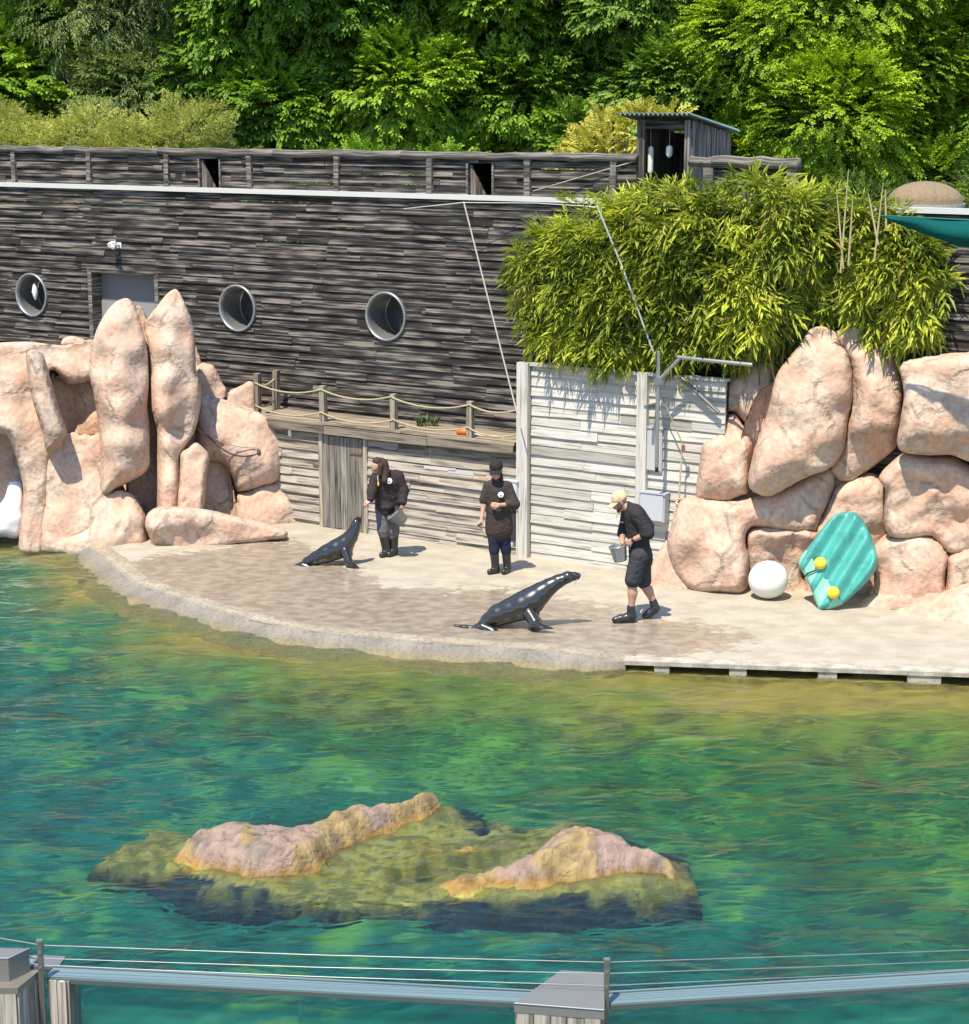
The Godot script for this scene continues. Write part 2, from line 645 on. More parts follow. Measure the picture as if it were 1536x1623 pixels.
func wave(x: float, z: float) -> float:
	var w := wave_c.get_noise_2d(x * 0.35, z * 0.6)
	var calm := 0.75 + 0.6 * w
	var r := wave_a.get_noise_2d(x * 1.6 - z * 0.3, z * 4.0)
	return 0.055 * wave_b.get_noise_2d(x * 0.55 + z * 0.12, z * 1.25) + calm * (0.030 * r + 0.008 * wave_c.get_noise_2d(x * 3.4 + z, z * 8.5) - 0.046 * pow(absf(wave_d.get_noise_2d(x * 0.9 + z * 0.3, z * 3.1)), 0.8))

func build_water() -> void:
	var s := Shape.new()
	var nx := 230
	var nz := 600
	var x0 := -9.6
	var z0 := -30.6
	var dx := 19.2 / nx
	var dz := 17.6 / nz
	for j in nz + 1:
		for i in nx + 1:
			var x := x0 + i * dx
			var z := z0 + j * dz
			var y := wave(x, z)
			s.vert(Vector3(x, WATER_Y + y, z), Vector2(x, z))
			s.n.append(Vector3((y - wave(x + 0.02, z)) / 0.02, 1.0, (y - wave(x, z + 0.012)) / 0.012).normalized())
	var fence := pool_front()
	for j in nz:
		var z := z0 + (j + 0.5) * dz
		for i in nx:
			var x := x0 + (i + 0.5) * dx
			if z > front_z(fence, x):
				continue
			var q := j * (nx + 1) + i
			for m in [0, 1, nx + 1, 1, nx + 2, nx + 1]:
				s.ix.append(q + m)
	var m := StandardMaterial3D.new()
	m.refraction_enabled = true
	m.refraction_scale = 0.033
	m.albedo_color = Color(0.9, 1.0, 0.97, 0.0)
	m.roughness = 0.02
	# ripples finer than the waves of the sheet
	var rip := noise(0.022, 4, 305)
	var im := rip.get_seamless_image(1024, 1024)
	im.convert(Image.FORMAT_RGBA8)
	im.bump_map_to_normal_map(5.0)
	m.normal_enabled = true
	m.normal_texture = ImageTexture.create_from_image(im)
	m.normal_scale = 0.32
	m.uv1_scale = Vector3(0.34, 0.80, 1.0)
	structure(put("water", s.mesh(false), m))

# the line of the viewing panes at the near side of the pool (x, z), left to right
func pool_front() -> PackedVector2Array:
	var r := PackedVector2Array()
	for q in [[-400, 1500], [90, 1538], [880, 1572], [968, 1580], [1536, 1545], [2000, 1515]]:
		var p := level_at(q[0], q[1], 0.1)
		r.append(Vector2(p.x, p.z))
	return r

func front_z(line: PackedVector2Array, x: float) -> float:
	for k in line.size() - 1:
		if x <= line[k + 1].x or k == line.size() - 2:
			return lerpf(line[k].y, line[k + 1].y, (x - line[k].x) / (line[k + 1].x - line[k].x))
	return 0.0

# the rock in the middle of the pool: two heads above the water on one weedy shelf below it
func water_outline(px: Array) -> PackedVector2Array:
	var r := PackedVector2Array()
	for q in px:
		var p := level_at(q[0], q[1], WATER_Y)
		r.append(Vector2(p.x, p.z))
	return r

func inside_distance(p: Vector2, poly: PackedVector2Array, closed: PackedVector2Array) -> float:
	var d := line_distance(p, closed)
	return d if Geometry2D.is_point_in_polygon(p, poly) else -d

func shut(poly: PackedVector2Array) -> PackedVector2Array:
	var r := poly.duplicate()
	r.append(poly[0])
	return r

func build_island() -> void:
	var head_a := water_outline([[286, 1356], [300, 1334], [345, 1326], [420, 1326], [480, 1330], [520, 1312], [600, 1292], [680, 1276], [697, 1279], [650, 1304], [575, 1334], [520, 1358], [470, 1383], [390, 1391], [320, 1376]])
	var head_b := water_outline([[688, 1402], [760, 1386], [830, 1366], [870, 1338], [905, 1322], [950, 1330], [1010, 1352], [1062, 1378], [1064, 1390], [1000, 1386], [930, 1396], [870, 1402], [830, 1404], [780, 1398], [730, 1406]])
	var shelf := water_outline([[165, 1350], [240, 1312], [480, 1302], [600, 1276], [700, 1278], [770, 1300], [880, 1300], [980, 1322], [1060, 1360], [1092, 1396], [1020, 1408], [900, 1404], [780, 1412], [640, 1428], [520, 1420], [400, 1402], [260, 1378]])
	var hollow := water_outline([[620, 1378], [700, 1356], [790, 1350], [800, 1362], [740, 1376], [660, 1388]])
	var ca := shut(head_a)
	var cb := shut(head_b)
	var cs := shut(shelf)
	var ch := shut(hollow)
	var lump := noise(1.3, 5, 401)
	var grit := noise(5.0, 4, 402)
	var crack := noise(1.5, 3, 403, true)
	var stain := noise(1.6, 4, 404)
	var s := Shape.new()
	var x0 := -4.4
	var z0 := -18.2
	var nx := 190
	var nz := 130
	var step := 0.033
	for j in nz + 1:
		for i in nx + 1:
			var p := Vector2(x0 + i * step, z0 + j * step * 1.1)
			var n1 := lump.get_noise_2d(p.x, p.y)
			var n2 := grit.get_noise_2d(p.x, p.y)
			var da := inside_distance(p, head_a, ca) + n1 * 0.10
			var db := inside_distance(p, head_b, cb) + n1 * 0.10
			var ds := inside_distance(p, shelf, cs) + n1 * 0.25
			var dh := inside_distance(p, hollow, ch) + n1 * 0.06
			var y := -0.06 - 0.09 * (1.0 - smoothstep(0.0, 0.9, ds)) + 0.07 * n1
			if ds < 0.0:
				y += ds * 1.1 - ds * ds * 7.0
			if dh > -0.12:
				y -= 0.55 * smoothstep(-0.12, 0.10, dh)
			var ha := 0.165 * (1.0 - pow(1.0 - clampf(da / 0.20, 0.0, 1.0), 2.6)) + 0.05 * clampf(da / 0.4, 0.0, 1.0) if da > 0.0 else da * 0.5
			var hb := 0.15 * (1.0 - pow(1.0 - clampf(db / 0.22, 0.0, 1.0), 2.2)) + 0.06 * clampf(db / 0.4, 0.0, 1.0) if db > 0.0 else db * 0.45
			if db > 0.0:
				hb *= clampf(0.30 + (p.x + 0.25) * 0.75, 0.12, 1.0)
			var h := maxf(ha, hb)
			if h > 0.0:
				var c := crack.get_noise_2d(p.x * 0.9, p.y * 1.8)
				h *= 1.0 + 0.35 * n1 - 0.55 * smoothstep(0.70, 0.95, c)
				h += 0.015 * n2
				y = h
			else:
				y = maxf(y, h * 1.6 if h > -0.25 else -9.0)
			y += 0.022 * n2
			# bare stone above, a yellow tide line, weed below
			var b := stain.get_noise_2d(p.x, p.y)
			var dry := Color(0.34, 0.225, 0.16).lerp(Color(0.16, 0.13, 0.105), clampf(0.5 + b * 2.4, 0.0, 1.0))
			var mossy := smoothstep(-0.02, 0.20, b + 0.4 * n2 + (0.16 if p.x > -1.7 and p.x < 1.0 else -0.2))
			dry = dry.lerp(Color(0.25, 0.17, 0.05), mossy * 0.75)
			dry = dry.lerp(Color(0.10, 0.085, 0.07), smoothstep(0.06, 0.40, -b + 0.5 * n2) * 0.6)
			var tide := Color(0.22, 0.125, 0.028)
			var weed := Color(0.44, 0.35, 0.075).lerp(Color(0.11, 0.105, 0.025), clampf(0.5 + 2.2 * n2 + n1, 0.0, 1.0))
			var col := weed.lerp(tide, smoothstep(-0.07, 0.0, y + 0.04 * n2)).lerp(dry, smoothstep(0.020, 0.045, y + 0.03 * n2 + 0.03 * b))
			col = col.lerp(Color(0.006, 0.018, 0.024), smoothstep(0.04, -0.14, ds + 0.16 * n2 + 0.1 * n1) * (1.0 if y < -0.1 else 0.0))  # underwater shade below the shelf edge, put into its colour
			var k := 1.0 + 0.8 * n2
			s.tint = Color(col.r * k, col.g * k, col.b * k)
			s.vert(Vector3(p.x, y, p.y))
	for j in nz:
		for i in nx:
			var q := j * (nx + 1) + i
			for m in [0, 1, nx + 1, 1, nx + 2, nx + 1]:
				s.ix.append(q + m)
	s.smooth()
	var m := plain(1, 1, 1, 0.8)
	m.uv1_triplanar = true
	m.uv1_world_triplanar = true
	m.uv1_scale = Vector3(0.6, 0.6, 0.6)
	m.heightmap_enabled = true
	m.heightmap_texture = M.rock.heightmap_texture
	m.heightmap_scale = 5.0
	var o := put("rock_island", s.mesh(), m, self, Transform3D(Basis(), Vector3(0, WATER_Y, 0)))
	tag(o, "low rock island with two bare pink heads and a weedy shelf under the pool water", "rock")

# ================================================================ the wooden ship
# one board: an outline in the wall's plane (u, v) with thickness; its lower edge stands proud of the row below
func board_mesh(poly: PackedVector2Array, v0: float, v1: float, thick: float, lean: float, shade: Color) -> ArrayMesh:
	var s := Shape.new()
	s.tint = shade
	var o := Vector2(rng.randf() * 2.2, rng.randf() * 0.75)
	var u0 := poly[0].x
	var ids := Geometry2D.triangulate_polygon(poly)
	if ids.is_empty():
		return null
	for p in poly:
		var t := clampf((p.y - v0) / (v1 - v0), 0.0, 1.0)
		s.vert(Vector3(p.x, p.y, thick + lean * (1.0 - t)), Vector2(p.x - u0, p.y - v0) + o)
	s.ix = ids.duplicate()
	var k := poly.size()
	for i in k:
		var a := poly[i]
		var b := poly[(i + 1) % k]
		var ta := clampf((a.y - v0) / (v1 - v0), 0.0, 1.0)
		var tb := clampf((b.y - v0) / (v1 - v0), 0.0, 1.0)
		s.quad(Vector3(a.x, a.y, 0), Vector3(b.x, b.y, 0), Vector3(b.x, b.y, thick + lean * (1.0 - tb)), Vector3(a.x, a.y, thick + lean * (1.0 - ta)), Vector2(maxf(absf(b.x - a.x), 0.02), 0.03), o)
	return s.mesh()

func boards(parent: Node3D, u0: float, u1: float, v0: float, v1: float, row: float, mat: Material, cuts: Array, shade: Callable, lens := Vector2(1.3, 2.8), thick := 0.022, lean := 0.030, called := "board") -> void:
	var n := int(round((v1 - v0) / row))
	var h := (v1 - v0) / n
	for j in n:
		var a := v0 + j * h
		var u := u0 - rng.randf() * lens.x * 0.8
		while u < u1:
			var e := u + rng.randf_range(lens.x, lens.y)
			var ua := maxf(u, u0)
			var ub := minf(e, u1)
			if u1 - ub < 0.35:
				ub = u1
			u = ub if ub >= u1 else e
			if ub - ua < 0.05:
				continue
			var drop := rng.randf_range(-0.006, 0.006)
			var tilt := rng.randf_range(-0.006, 0.006)
			if rng.randf() < 0.07:
				tilt *= 3.0
			var poly := PackedVector2Array([Vector2(ua + 0.002, a + drop - tilt), Vector2(ub - 0.002, a + drop + tilt), Vector2(ub - 0.002, a + h - 0.004), Vector2(ua + 0.002, a + h - 0.004)])
			if ub - ua > 0.8:   # a lower edge that is not quite straight
				poly.insert(1, Vector2(lerpf(ua, ub, rng.randf_range(0.3, 0.7)), a + drop + rng.randf_range(-0.008, 0.008)))
			var polys: Array = [poly]
			for c in cuts:
				var left := []
				for q in polys:
					left.append_array(Geometry2D.clip_polygons(q, c))
				polys = left
			for q in polys:
				if Geometry2D.is_polygon_clockwise(q):
					q.reverse()
				var m := board_mesh(q, a, a + h, thick * rng.randf_range(0.7, 1.3), lean * rng.randf_range(0.7, 1.4), shade.call((ua + ub) * 0.5, a + h * 0.5))
				if m:
					put(called, m, mat, parent)

func round_hole(mid: Vector2, r: float) -> PackedVector2Array:
	var p := PackedVector2Array()
	for k in 28:
		p.append(mid + Vector2(cos(TAU * k / 28), sin(TAU * k / 28)) * r)
	return p

func rect_hole(a: Vector2, b: Vector2) -> PackedVector2Array:
	return PackedVector2Array([a, Vector2(b.x, a.y), b, Vector2(a.x, b.y)])

func box_part(called: String, parent: Node, mat: Material, mid: Vector3, size: Vector3, tint := Color.WHITE, basis := Basis()) -> MeshInstance3D:
	var s := Shape.new()
	s.tint = tint
	s.box(mid, size, basis, Vector2(rng.randf() * 2.0, rng.randf() * 0.6))
	return put(called, s.mesh(), mat, parent)

func tube_part(called: String, parent: Node, mat: Material, pts: Array, r: float, tint := Color.WHITE, sides := 8) -> MeshInstance3D:
	var s := Shape.new()
	s.tint = tint
	var radii := []
	for p in pts:
		radii.append(r)
	s.tube(pts, radii, sides)
	s.weld()
	return put(called, s.mesh(), mat, parent)

const HULL_OFF := -0.85
const HULL_LOW := 1.66
const RAIL_V := 5.24

func build_hull() -> void:
	var hull := thing("ship_hull", "dark weathered plank side of the wooden ship with round portholes", "ship", wall_frame(HULL_OFF))
	var holes := []
	var rings := []
	for q in [[54, 467], [380, 488], [615, 501]]:
		var p := wall_uv(q[0], q[1], HULL_OFF)
		rings.append(p)
		holes.append(round_hole(p, 0.365))
	var w0 := wall_uv(151, 600, HULL_OFF)
	var w1 := wall_uv(253, 432, HULL_OFF)
	holes.append(rect_hole(Vector2(w0.x, w0.y), w1))
	var pale_tone := noise(0.5, 3, 501)
	var hull_tone := func(u: float, v: float) -> Color:
		var k := rng.randf_range(0.70, 1.30) + 0.45 * pale_tone.get_noise_2d(u, v * 2.0)
		if rng.randf() < 0.10:
			k *= rng.randf_range(1.7, 3.2)
		k *= 1.0 + 0.35 * smoothstep(2.4, 1.7, v)
		return Color(k * 1.2, k * 1.18, k * 1.16)
	boards(hull, -11.6, 4.9, HULL_LOW, RAIL_V, 0.128, M.hull, holes, hull_tone, Vector2(1.3, 3.3))
	boards(hull, 4.9, 13.0, HULL_LOW + 0.9, RAIL_V, 0.128, M.hull, [], hull_tone, Vector2(3.6, 5.2))
	# the framing behind the boards
	box_part("framing", hull, M.hull, Vector3(9.0, 3.4, -0.09), Vector3(8.2, 3.7, 0.16), Color(0.6, 0.6, 0.6))
	# portholes: a length of corrugated pipe with a flange, a dull pane at its back
	for p in rings:
		var s := Shape.new()
		s.tint = Color(0.85, 0.85, 0.82)
		var prof := [Vector2(0.40, 0.0), Vector2(0.40, 0.075), Vector2(0.385, 0.088), Vector2(0.362, 0.085), Vector2(0.352, 0.06)]
		for k in 22:
			prof.append(Vector2(0.348 + 0.012 * cos(k * PI), 0.05 - k * 0.0225))
		s.lathe(prof, 36, Transform3D(Basis(Vector3.RIGHT, PI / 2), Vector3(p.x, p.y, 0)))
		s.weld()
		var ring := put("porthole", s.mesh(), M.steel, hull)
		var d := Shape.new()
		d.tint = Color(0.045, 0.05, 0.052)
		d.lathe([Vector2(0.0, 0.0), Vector2(0.37, 0.0)], 28, Transform3D(Basis(Vector3.RIGHT, PI / 2), Vector3(p.x, p.y, -0.42)))
		d.weld()
		put("pane", d.mesh(), plain(1, 1, 1, 0.12), ring)
	# something pale hangs inside the leftmost porthole
	var fish := Shape.new()
	fish.tint = Color(0.75, 0.78, 0.78)
	fish.tube([Vector3(0, 0.16, 0), Vector3(0, 0.12, 0), Vector3(0, 0.0, 0), Vector3(0, -0.10, 0), Vector3(0, -0.15, 0)], [0.01, 0.035, 0.06, 0.03, 0.008], 10)
	fish.weld()
	var f := put("hanging_float", fish.mesh(), M.satin, self, wall_frame(HULL_OFF) * Transform3D(Basis(), Vector3(rings[0].x, rings[0].y + 0.05, -0.03)))
	tag(f, "small pale float hanging inside the leftmost porthole", "float")
	# window behind the rock pillars
	var win := box_part("window", hull, M.plain, Vector3((w0.x + w1.x) / 2, (w0.y + w1.y) / 2, -0.20), Vector3(w1.x - w0.x + 0.1, w1.y - w0.y + 0.1, 0.03), Color(0.17, 0.165, 0.165))
	var mid := Vector3((w0.x + w1.x) / 2, (w0.y + w1.y) / 2, 0)
	var ww := w1.x - w0.x
	var wh := w1.y - w0.y
	box_part("window_frame", win, M.log, mid + Vector3(-ww / 2 + 0.03, 0, -0.06), Vector3(0.09, wh, 0.26), Color(1.5, 1.45, 1.4))
	box_part("window_frame", win, M.log, mid + Vector3(ww / 2 - 0.03, 0, -0.06), Vector3(0.08, wh, 0.26), Color(1.3, 1.25, 1.2))
	box_part("window_frame", win, M.hull, mid + Vector3(0, wh / 2 - 0.02, -0.06), Vector3(ww, 0.06, 0.26), Color(1.6, 1.5, 1.5))
	box_part("blind", win, M.plain, mid + Vector3(0.0, wh * 0.10, -0.17), Vector3(ww - 0.16, 0.42, 0.02), Color(0.25, 0.24, 0.235))
	# pale rail along the top of the hull
	box_part("rail", hull, M.white, Vector3(0.7, RAIL_V + 0.035, 0.045), Vector3(24.6, 0.075, 0.10), Color(0.85, 0.86, 0.85))

	build_bulwark()
	build_lower_wall()
	build_balcony()
	build_cabin()

func build_bulwark() -> void:
	var off := HULL_OFF - 0.06
	var b := thing("ship_bulwark", "low dark bulwark with a log handrail along the top of the ship", "bulwark", wall_frame(off))
	var tone := func(u: float, v: float) -> Color:
		var k := rng.randf_range(0.9, 1.5)
		return Color(k, k, k * 1.02)
	var ends := wall_uv(1012, 250, off).x
	var hatches := []
	for q in [[320, 351], [745, 783]]:
		hatches.append(Vector2(wall_uv(q[0], 275, off).x, wall_uv(q[1], 275, off).x))
	var cuts := []
	for h in hatches:
		cuts.append(rect_hole(Vector2(h.x, 5.2), Vector2(h.y, 5.79)))
	boards(b, -11.6, ends, 5.3, 5.86, 0.14, M.hull, cuts, tone, Vector2(1.6, 3.2))
	var px := [-95, 27, 146, 269, 400, 538, 685, 840, 976]
	for x in px:
		var u := wall_uv(x, 275, off).x
		var s := Shape.new()
		var g := rng.randf_range(1.5, 2.2)
		s.tint = Color(g, g * 0.98, g * 0.94)
		s.box(Vector3(u, 5.57, 0.06), Vector3(0.10, 0.58, 0.07), Basis(Vector3.BACK, rng.randf_range(-0.03, 0.03)), Vector2(rng.randf(), rng.randf() * 0.7))
		put("post", s.mesh(), M.log, b)
	var u := -11.6
	while u < ends:
		var e := minf(u + rng.randf_range(1.6, 2.9), ends)
		var pts := []
		var rad := []
		for k in 9:
			pts.append(Vector3(lerpf(u, e, k / 8.0), 5.90 + rng.randf_range(-0.012, 0.012), 0.05 + rng.randf_range(-0.01, 0.01)))
			rad.append(rng.randf_range(0.055, 0.07))
		var s := Shape.new()
		var g := rng.randf_range(0.8, 1.3)
		s.tint = Color(g, g, g)
		s.tube(pts, rad, 10)
		s.weld()
		put("handrail", s.mesh(), M.log, b)
		u = e
	for h in hatches:
		var box := Shape.new()
		box.tint = Color(0.35, 0.35, 0.35)
		var mid := Vector3((h.x + h.y) / 2, 5.56, -0.5)
		var w: float = h.y - h.x
		box.box(mid + Vector3(0, 0, -0.45), Vector3(w + 0.5, 0.62, 0.04))
		box.box(mid + Vector3(0, 0.29, 0), Vector3(w + 0.5, 0.04, 0.94))
		box.box(mid + Vector3(-w / 2 - 0.1, 0, 0), Vector3(0.04, 0.56, 0.94))
		box.box(mid + Vector3(w / 2 + 0.1, 0, 0), Vector3(0.04, 0.56, 0.94))
		box.box(mid + Vector3(0, -0.27, 0), Vector3(w + 0.5, 0.04, 0.94))
		var ho := put("hatch", box.mesh(), M.hull, b)  # closed box added behind the opening to keep it dark
		for side in [h.x - 0.015, h.y + 0.015]:
			box_part("frame", ho, M.log, Vector3(side, 5.54, 0.035), Vector3(0.035, 0.5, 0.06), Color(1.3, 1.3, 1.25))
		var flap := Shape.new()
		flap.tint = Color(0.8, 0.72, 0.68)
		flap.tri(Vector3(h.x + 0.03, 5.78, 0.03), Vector3(h.x + 0.03, 5.30, 0.03), Vector3(h.x + 0.03 + w * 0.5, 5.30, -0.06), Vector2(0, 0), Vector2(0.5, 0), Vector2(0.5, 0.2))
		flap.tri(Vector3(h.x + 0.03, 5.78, 0.0), Vector3(h.x + 0.03 + w * 0.5, 5.30, -0.09), Vector3(h.x + 0.03, 5.30, 0.0), Vector2(0, 0), Vector2(0.5, 0.2), Vector2(0.5, 0))
		put("flap", flap.mesh(), M.log, ho)
	# the short piece of bulwark to the right of the cabin
	var r := thing("stern_bulwark", "short dark bulwark with thick log rail right of the cabin", "bulwark", wall_frame(off))
	var ra := wall_uv(1118, 270, off).x
	var rb := wall_uv(1266, 270, off).x
	boards(r, ra, rb, 5.2, 5.80, 0.14, M.hull, [], tone, Vector2(2.0, 3.0))
	for q in [wall_uv(1128, 270, off).x, rb - 0.05]:
		box_part("post", r, M.log, Vector3(q, 5.50, 0.07), Vector3(0.15, 0.62, 0.09), Color(1.8, 1.75, 1.65))
	for span in [[wall_uv(1098, 250, off).x, wall_uv(1135, 250, off).x, 0.075], [wall_uv(1133, 250, off).x, rb + 0.04, 0.085]]:
		var pts := []
		var rad := []
		for k in 8:
			pts.append(Vector3(lerpf(span[0], span[1], k / 7.0), 5.86 + rng.randf_range(-0.012, 0.012), 0.07))
			rad.append(span[2] * rng.randf_range(0.9, 1.1))
		var s := Shape.new()
		s.tube(pts, rad, 10)
		s.weld()
		put("handrail", s.mesh(), M.log, r)

func build_lower_wall() -> void:
	# left of the corner post: the lower wall under the balcony, dark under the ledge and bleached by splashing below
	var low := thing("lower_plank_wall", "bleached grey plank wall under the balcony around the small door", "wall", wall_frame())
	var door := rect_hole(Vector2(-0.02, -0.2), Vector2(0.93, 1.56))
	var wash := noise(0.7, 3, 511)
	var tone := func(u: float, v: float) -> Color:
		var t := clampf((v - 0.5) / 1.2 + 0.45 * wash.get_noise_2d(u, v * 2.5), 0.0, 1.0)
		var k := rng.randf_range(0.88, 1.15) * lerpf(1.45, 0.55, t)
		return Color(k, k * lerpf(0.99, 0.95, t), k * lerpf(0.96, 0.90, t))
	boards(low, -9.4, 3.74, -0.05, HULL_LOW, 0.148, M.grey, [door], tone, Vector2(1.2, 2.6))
	var bk := Shape.new()
	bk.tint = Color(0.3, 0.3, 0.3)
	bk.box(Vector3(-2.8, 0.8, -0.06), Vector3(13.2, 1.7, 0.10))
	put("framing", bk.mesh(), M.hull, low)
	# strips of torn paint left on the boards
	for q in [[700, 742, 50, 0.05, Color(0.50, 0.48, 0.45)], [733, 748, 40, 0.06, Color(0.46, 0.45, 0.42)], [770, 757, 22, 0.05, Color(0.50, 0.33, 0.22)], [462, 683, 5, 0.17, Color(0.8, 0.78, 0.7)], [778, 690, 46, 0.025, Color(0.7, 0.69, 0.66)], [845, 692, 40, 0.02, Color(0.6, 0.6, 0.58)]]:
		var p := wall_uv(q[0], q[1])
		if p.x < 3.7:
			box_part("batten", low, M.plain, Vector3(p.x, p.y, 0.045), Vector3(q[2] / 85.0, q[3], 0.012), q[4], Basis(Vector3.BACK, rng.randf_range(-0.02, 0.02)))

	var d := thing("plank_door", "small grey vertical plank door in a bleached frame with rusty hinges", "door", wall_frame())
	for k in 7:
		var g := rng.randf_range(0.45, 0.95)
		box_part("plank", d, M.grey, Vector3(0.115 + k * 0.118, 0.76 + rng.randf_range(-0.01, 0.01), 0.025 + rng.randf_range(0, 0.008)), Vector3(1.50, 0.112, 0.03), Color(g * 0.92, g * 0.96, g * 1.0), Basis(Vector3.BACK, PI / 2))
	for side in [0.02, 0.91]:
		box_part("frame", d, M.grey, Vector3(side, 0.77, 0.03), Vector3(1.56, 0.075, 0.07), Color(1.0, 0.97, 0.9), Basis(Vector3.BACK, PI / 2))
	box_part("lintel", d, M.grey, Vector3(0.465, 1.565, 0.025), Vector3(0.98, 0.05, 0.06), Color(0.55, 0.52, 0.5))
	for q in [Vector2(0.72, 1.27), Vector2(-0.06, 1.0)]:
		box_part("hinge", d, plain(0.16, 0.075, 0.05, 0.8), Vector3(q.x, q.y, 0.055), Vector3(0.24 if q.x > 0 else 0.16, 0.035, 0.012))

	# right of the corner post: the taller bleached wall that holds the bamboo bed
	var tall := thing("bleached_plank_wall", "tall bleached white plank wall under the bamboo behind the man in the cap", "wall", wall_frame())
	var top := 2.90
	var tone2 := func(u: float, v: float) -> Color:
		var k := rng.randf_range(0.82, 1.12)
		if rng.randf() < 0.12:
			k *= 0.72
		return Color(k, k * 0.985, k * 0.96)
	boards(tall, 3.96, 7.12, -0.05, top, 0.150, M.pale, [], tone2, Vector2(1.1, 2.2), 0.020, 0.022)
	var bk2 := Shape.new()
	bk2.tint = Color(0.3, 0.3, 0.3)
	bk2.box(Vector3(5.5, 1.42, -0.06), Vector3(3.2, 2.9, 0.10))
	put("framing", bk2.mesh(), M.hull, tall)
	box_part("capping", tall, M.pale, Vector3(5.55, top + 0.02, 0.02), Vector3(3.2, 0.045, 0.12), Color(0.8, 0.8, 0.8))
	for q in [[3.85, 0.19], [5.85, 0.16]]:
		var s := Shape.new()
		s.tint = Color(1.25, 1.24, 1.2)
		s.box(Vector3(q[0], 1.43, 0.06), Vector3(3.02, q[1], 0.12), Basis(Vector3.BACK, PI / 2), Vector2(rng.randf(), 0.3))
		put("post", s.mesh(), M.pale, tall)

	# boxes fixed to the walls
	electric_box("metal_cabinet", wall_uv(1043, 801), Vector2(0.40, 0.40), 0.14, Color(0.40, 0.42, 0.45), "pale grey square metal cabinet on the bleached wall behind the man in the cap")
	electric_box("wall_panel", wall_uv(1036, 712), Vector2(0.34, 0.62), 0.03, Color(0.42, 0.42, 0.41), "upright flat grey panel on the bleached wall behind the hanging pole")
	electric_box("metal_cabinet", wall_uv(817, 783), Vector2(0.24, 0.42), 0.10, Color(0.50, 0.53, 0.57), "narrow grey metal cabinet left of the white corner post")
	var st := box_part("broom_handle", self, M.plain, Vector3.ZERO, Vector3(0.07, 0.46, 0.05), Color(0.035, 0.028, 0.03))
	var bp := wall_uv(819, 832)
	st.transform = wall_frame() * Transform3D(Basis(), Vector3(bp.x, bp.y, 0.08))
	st.name = "downpipe"
	tag(st, "short dark brown pipe on the wall beside the white corner post", "pipe")

func electric_box(called: String, at: Vector2, size: Vector2, deep: float, tint: Color, label: String) -> void:
	var o := thing(called, label, "cabinet", wall_frame() * Transform3D(Basis(), Vector3(at.x, at.y, 0.04)))
	box_part("body", o, M.satin, Vector3(0, 0, deep / 2), Vector3(size.x, size.y, deep), tint)
	box_part("cover", o, M.satin, Vector3(0, 0, deep + 0.008), Vector3(size.x * 0.9, size.y * 0.92, 0.016), tint * 1.05)
	box_part("rim", o, M.satin, Vector3(0, size.y / 2 + 0.01, deep / 2 + 0.01), Vector3(size.x + 0.03, 0.02, deep + 0.03), tint * 0.9)

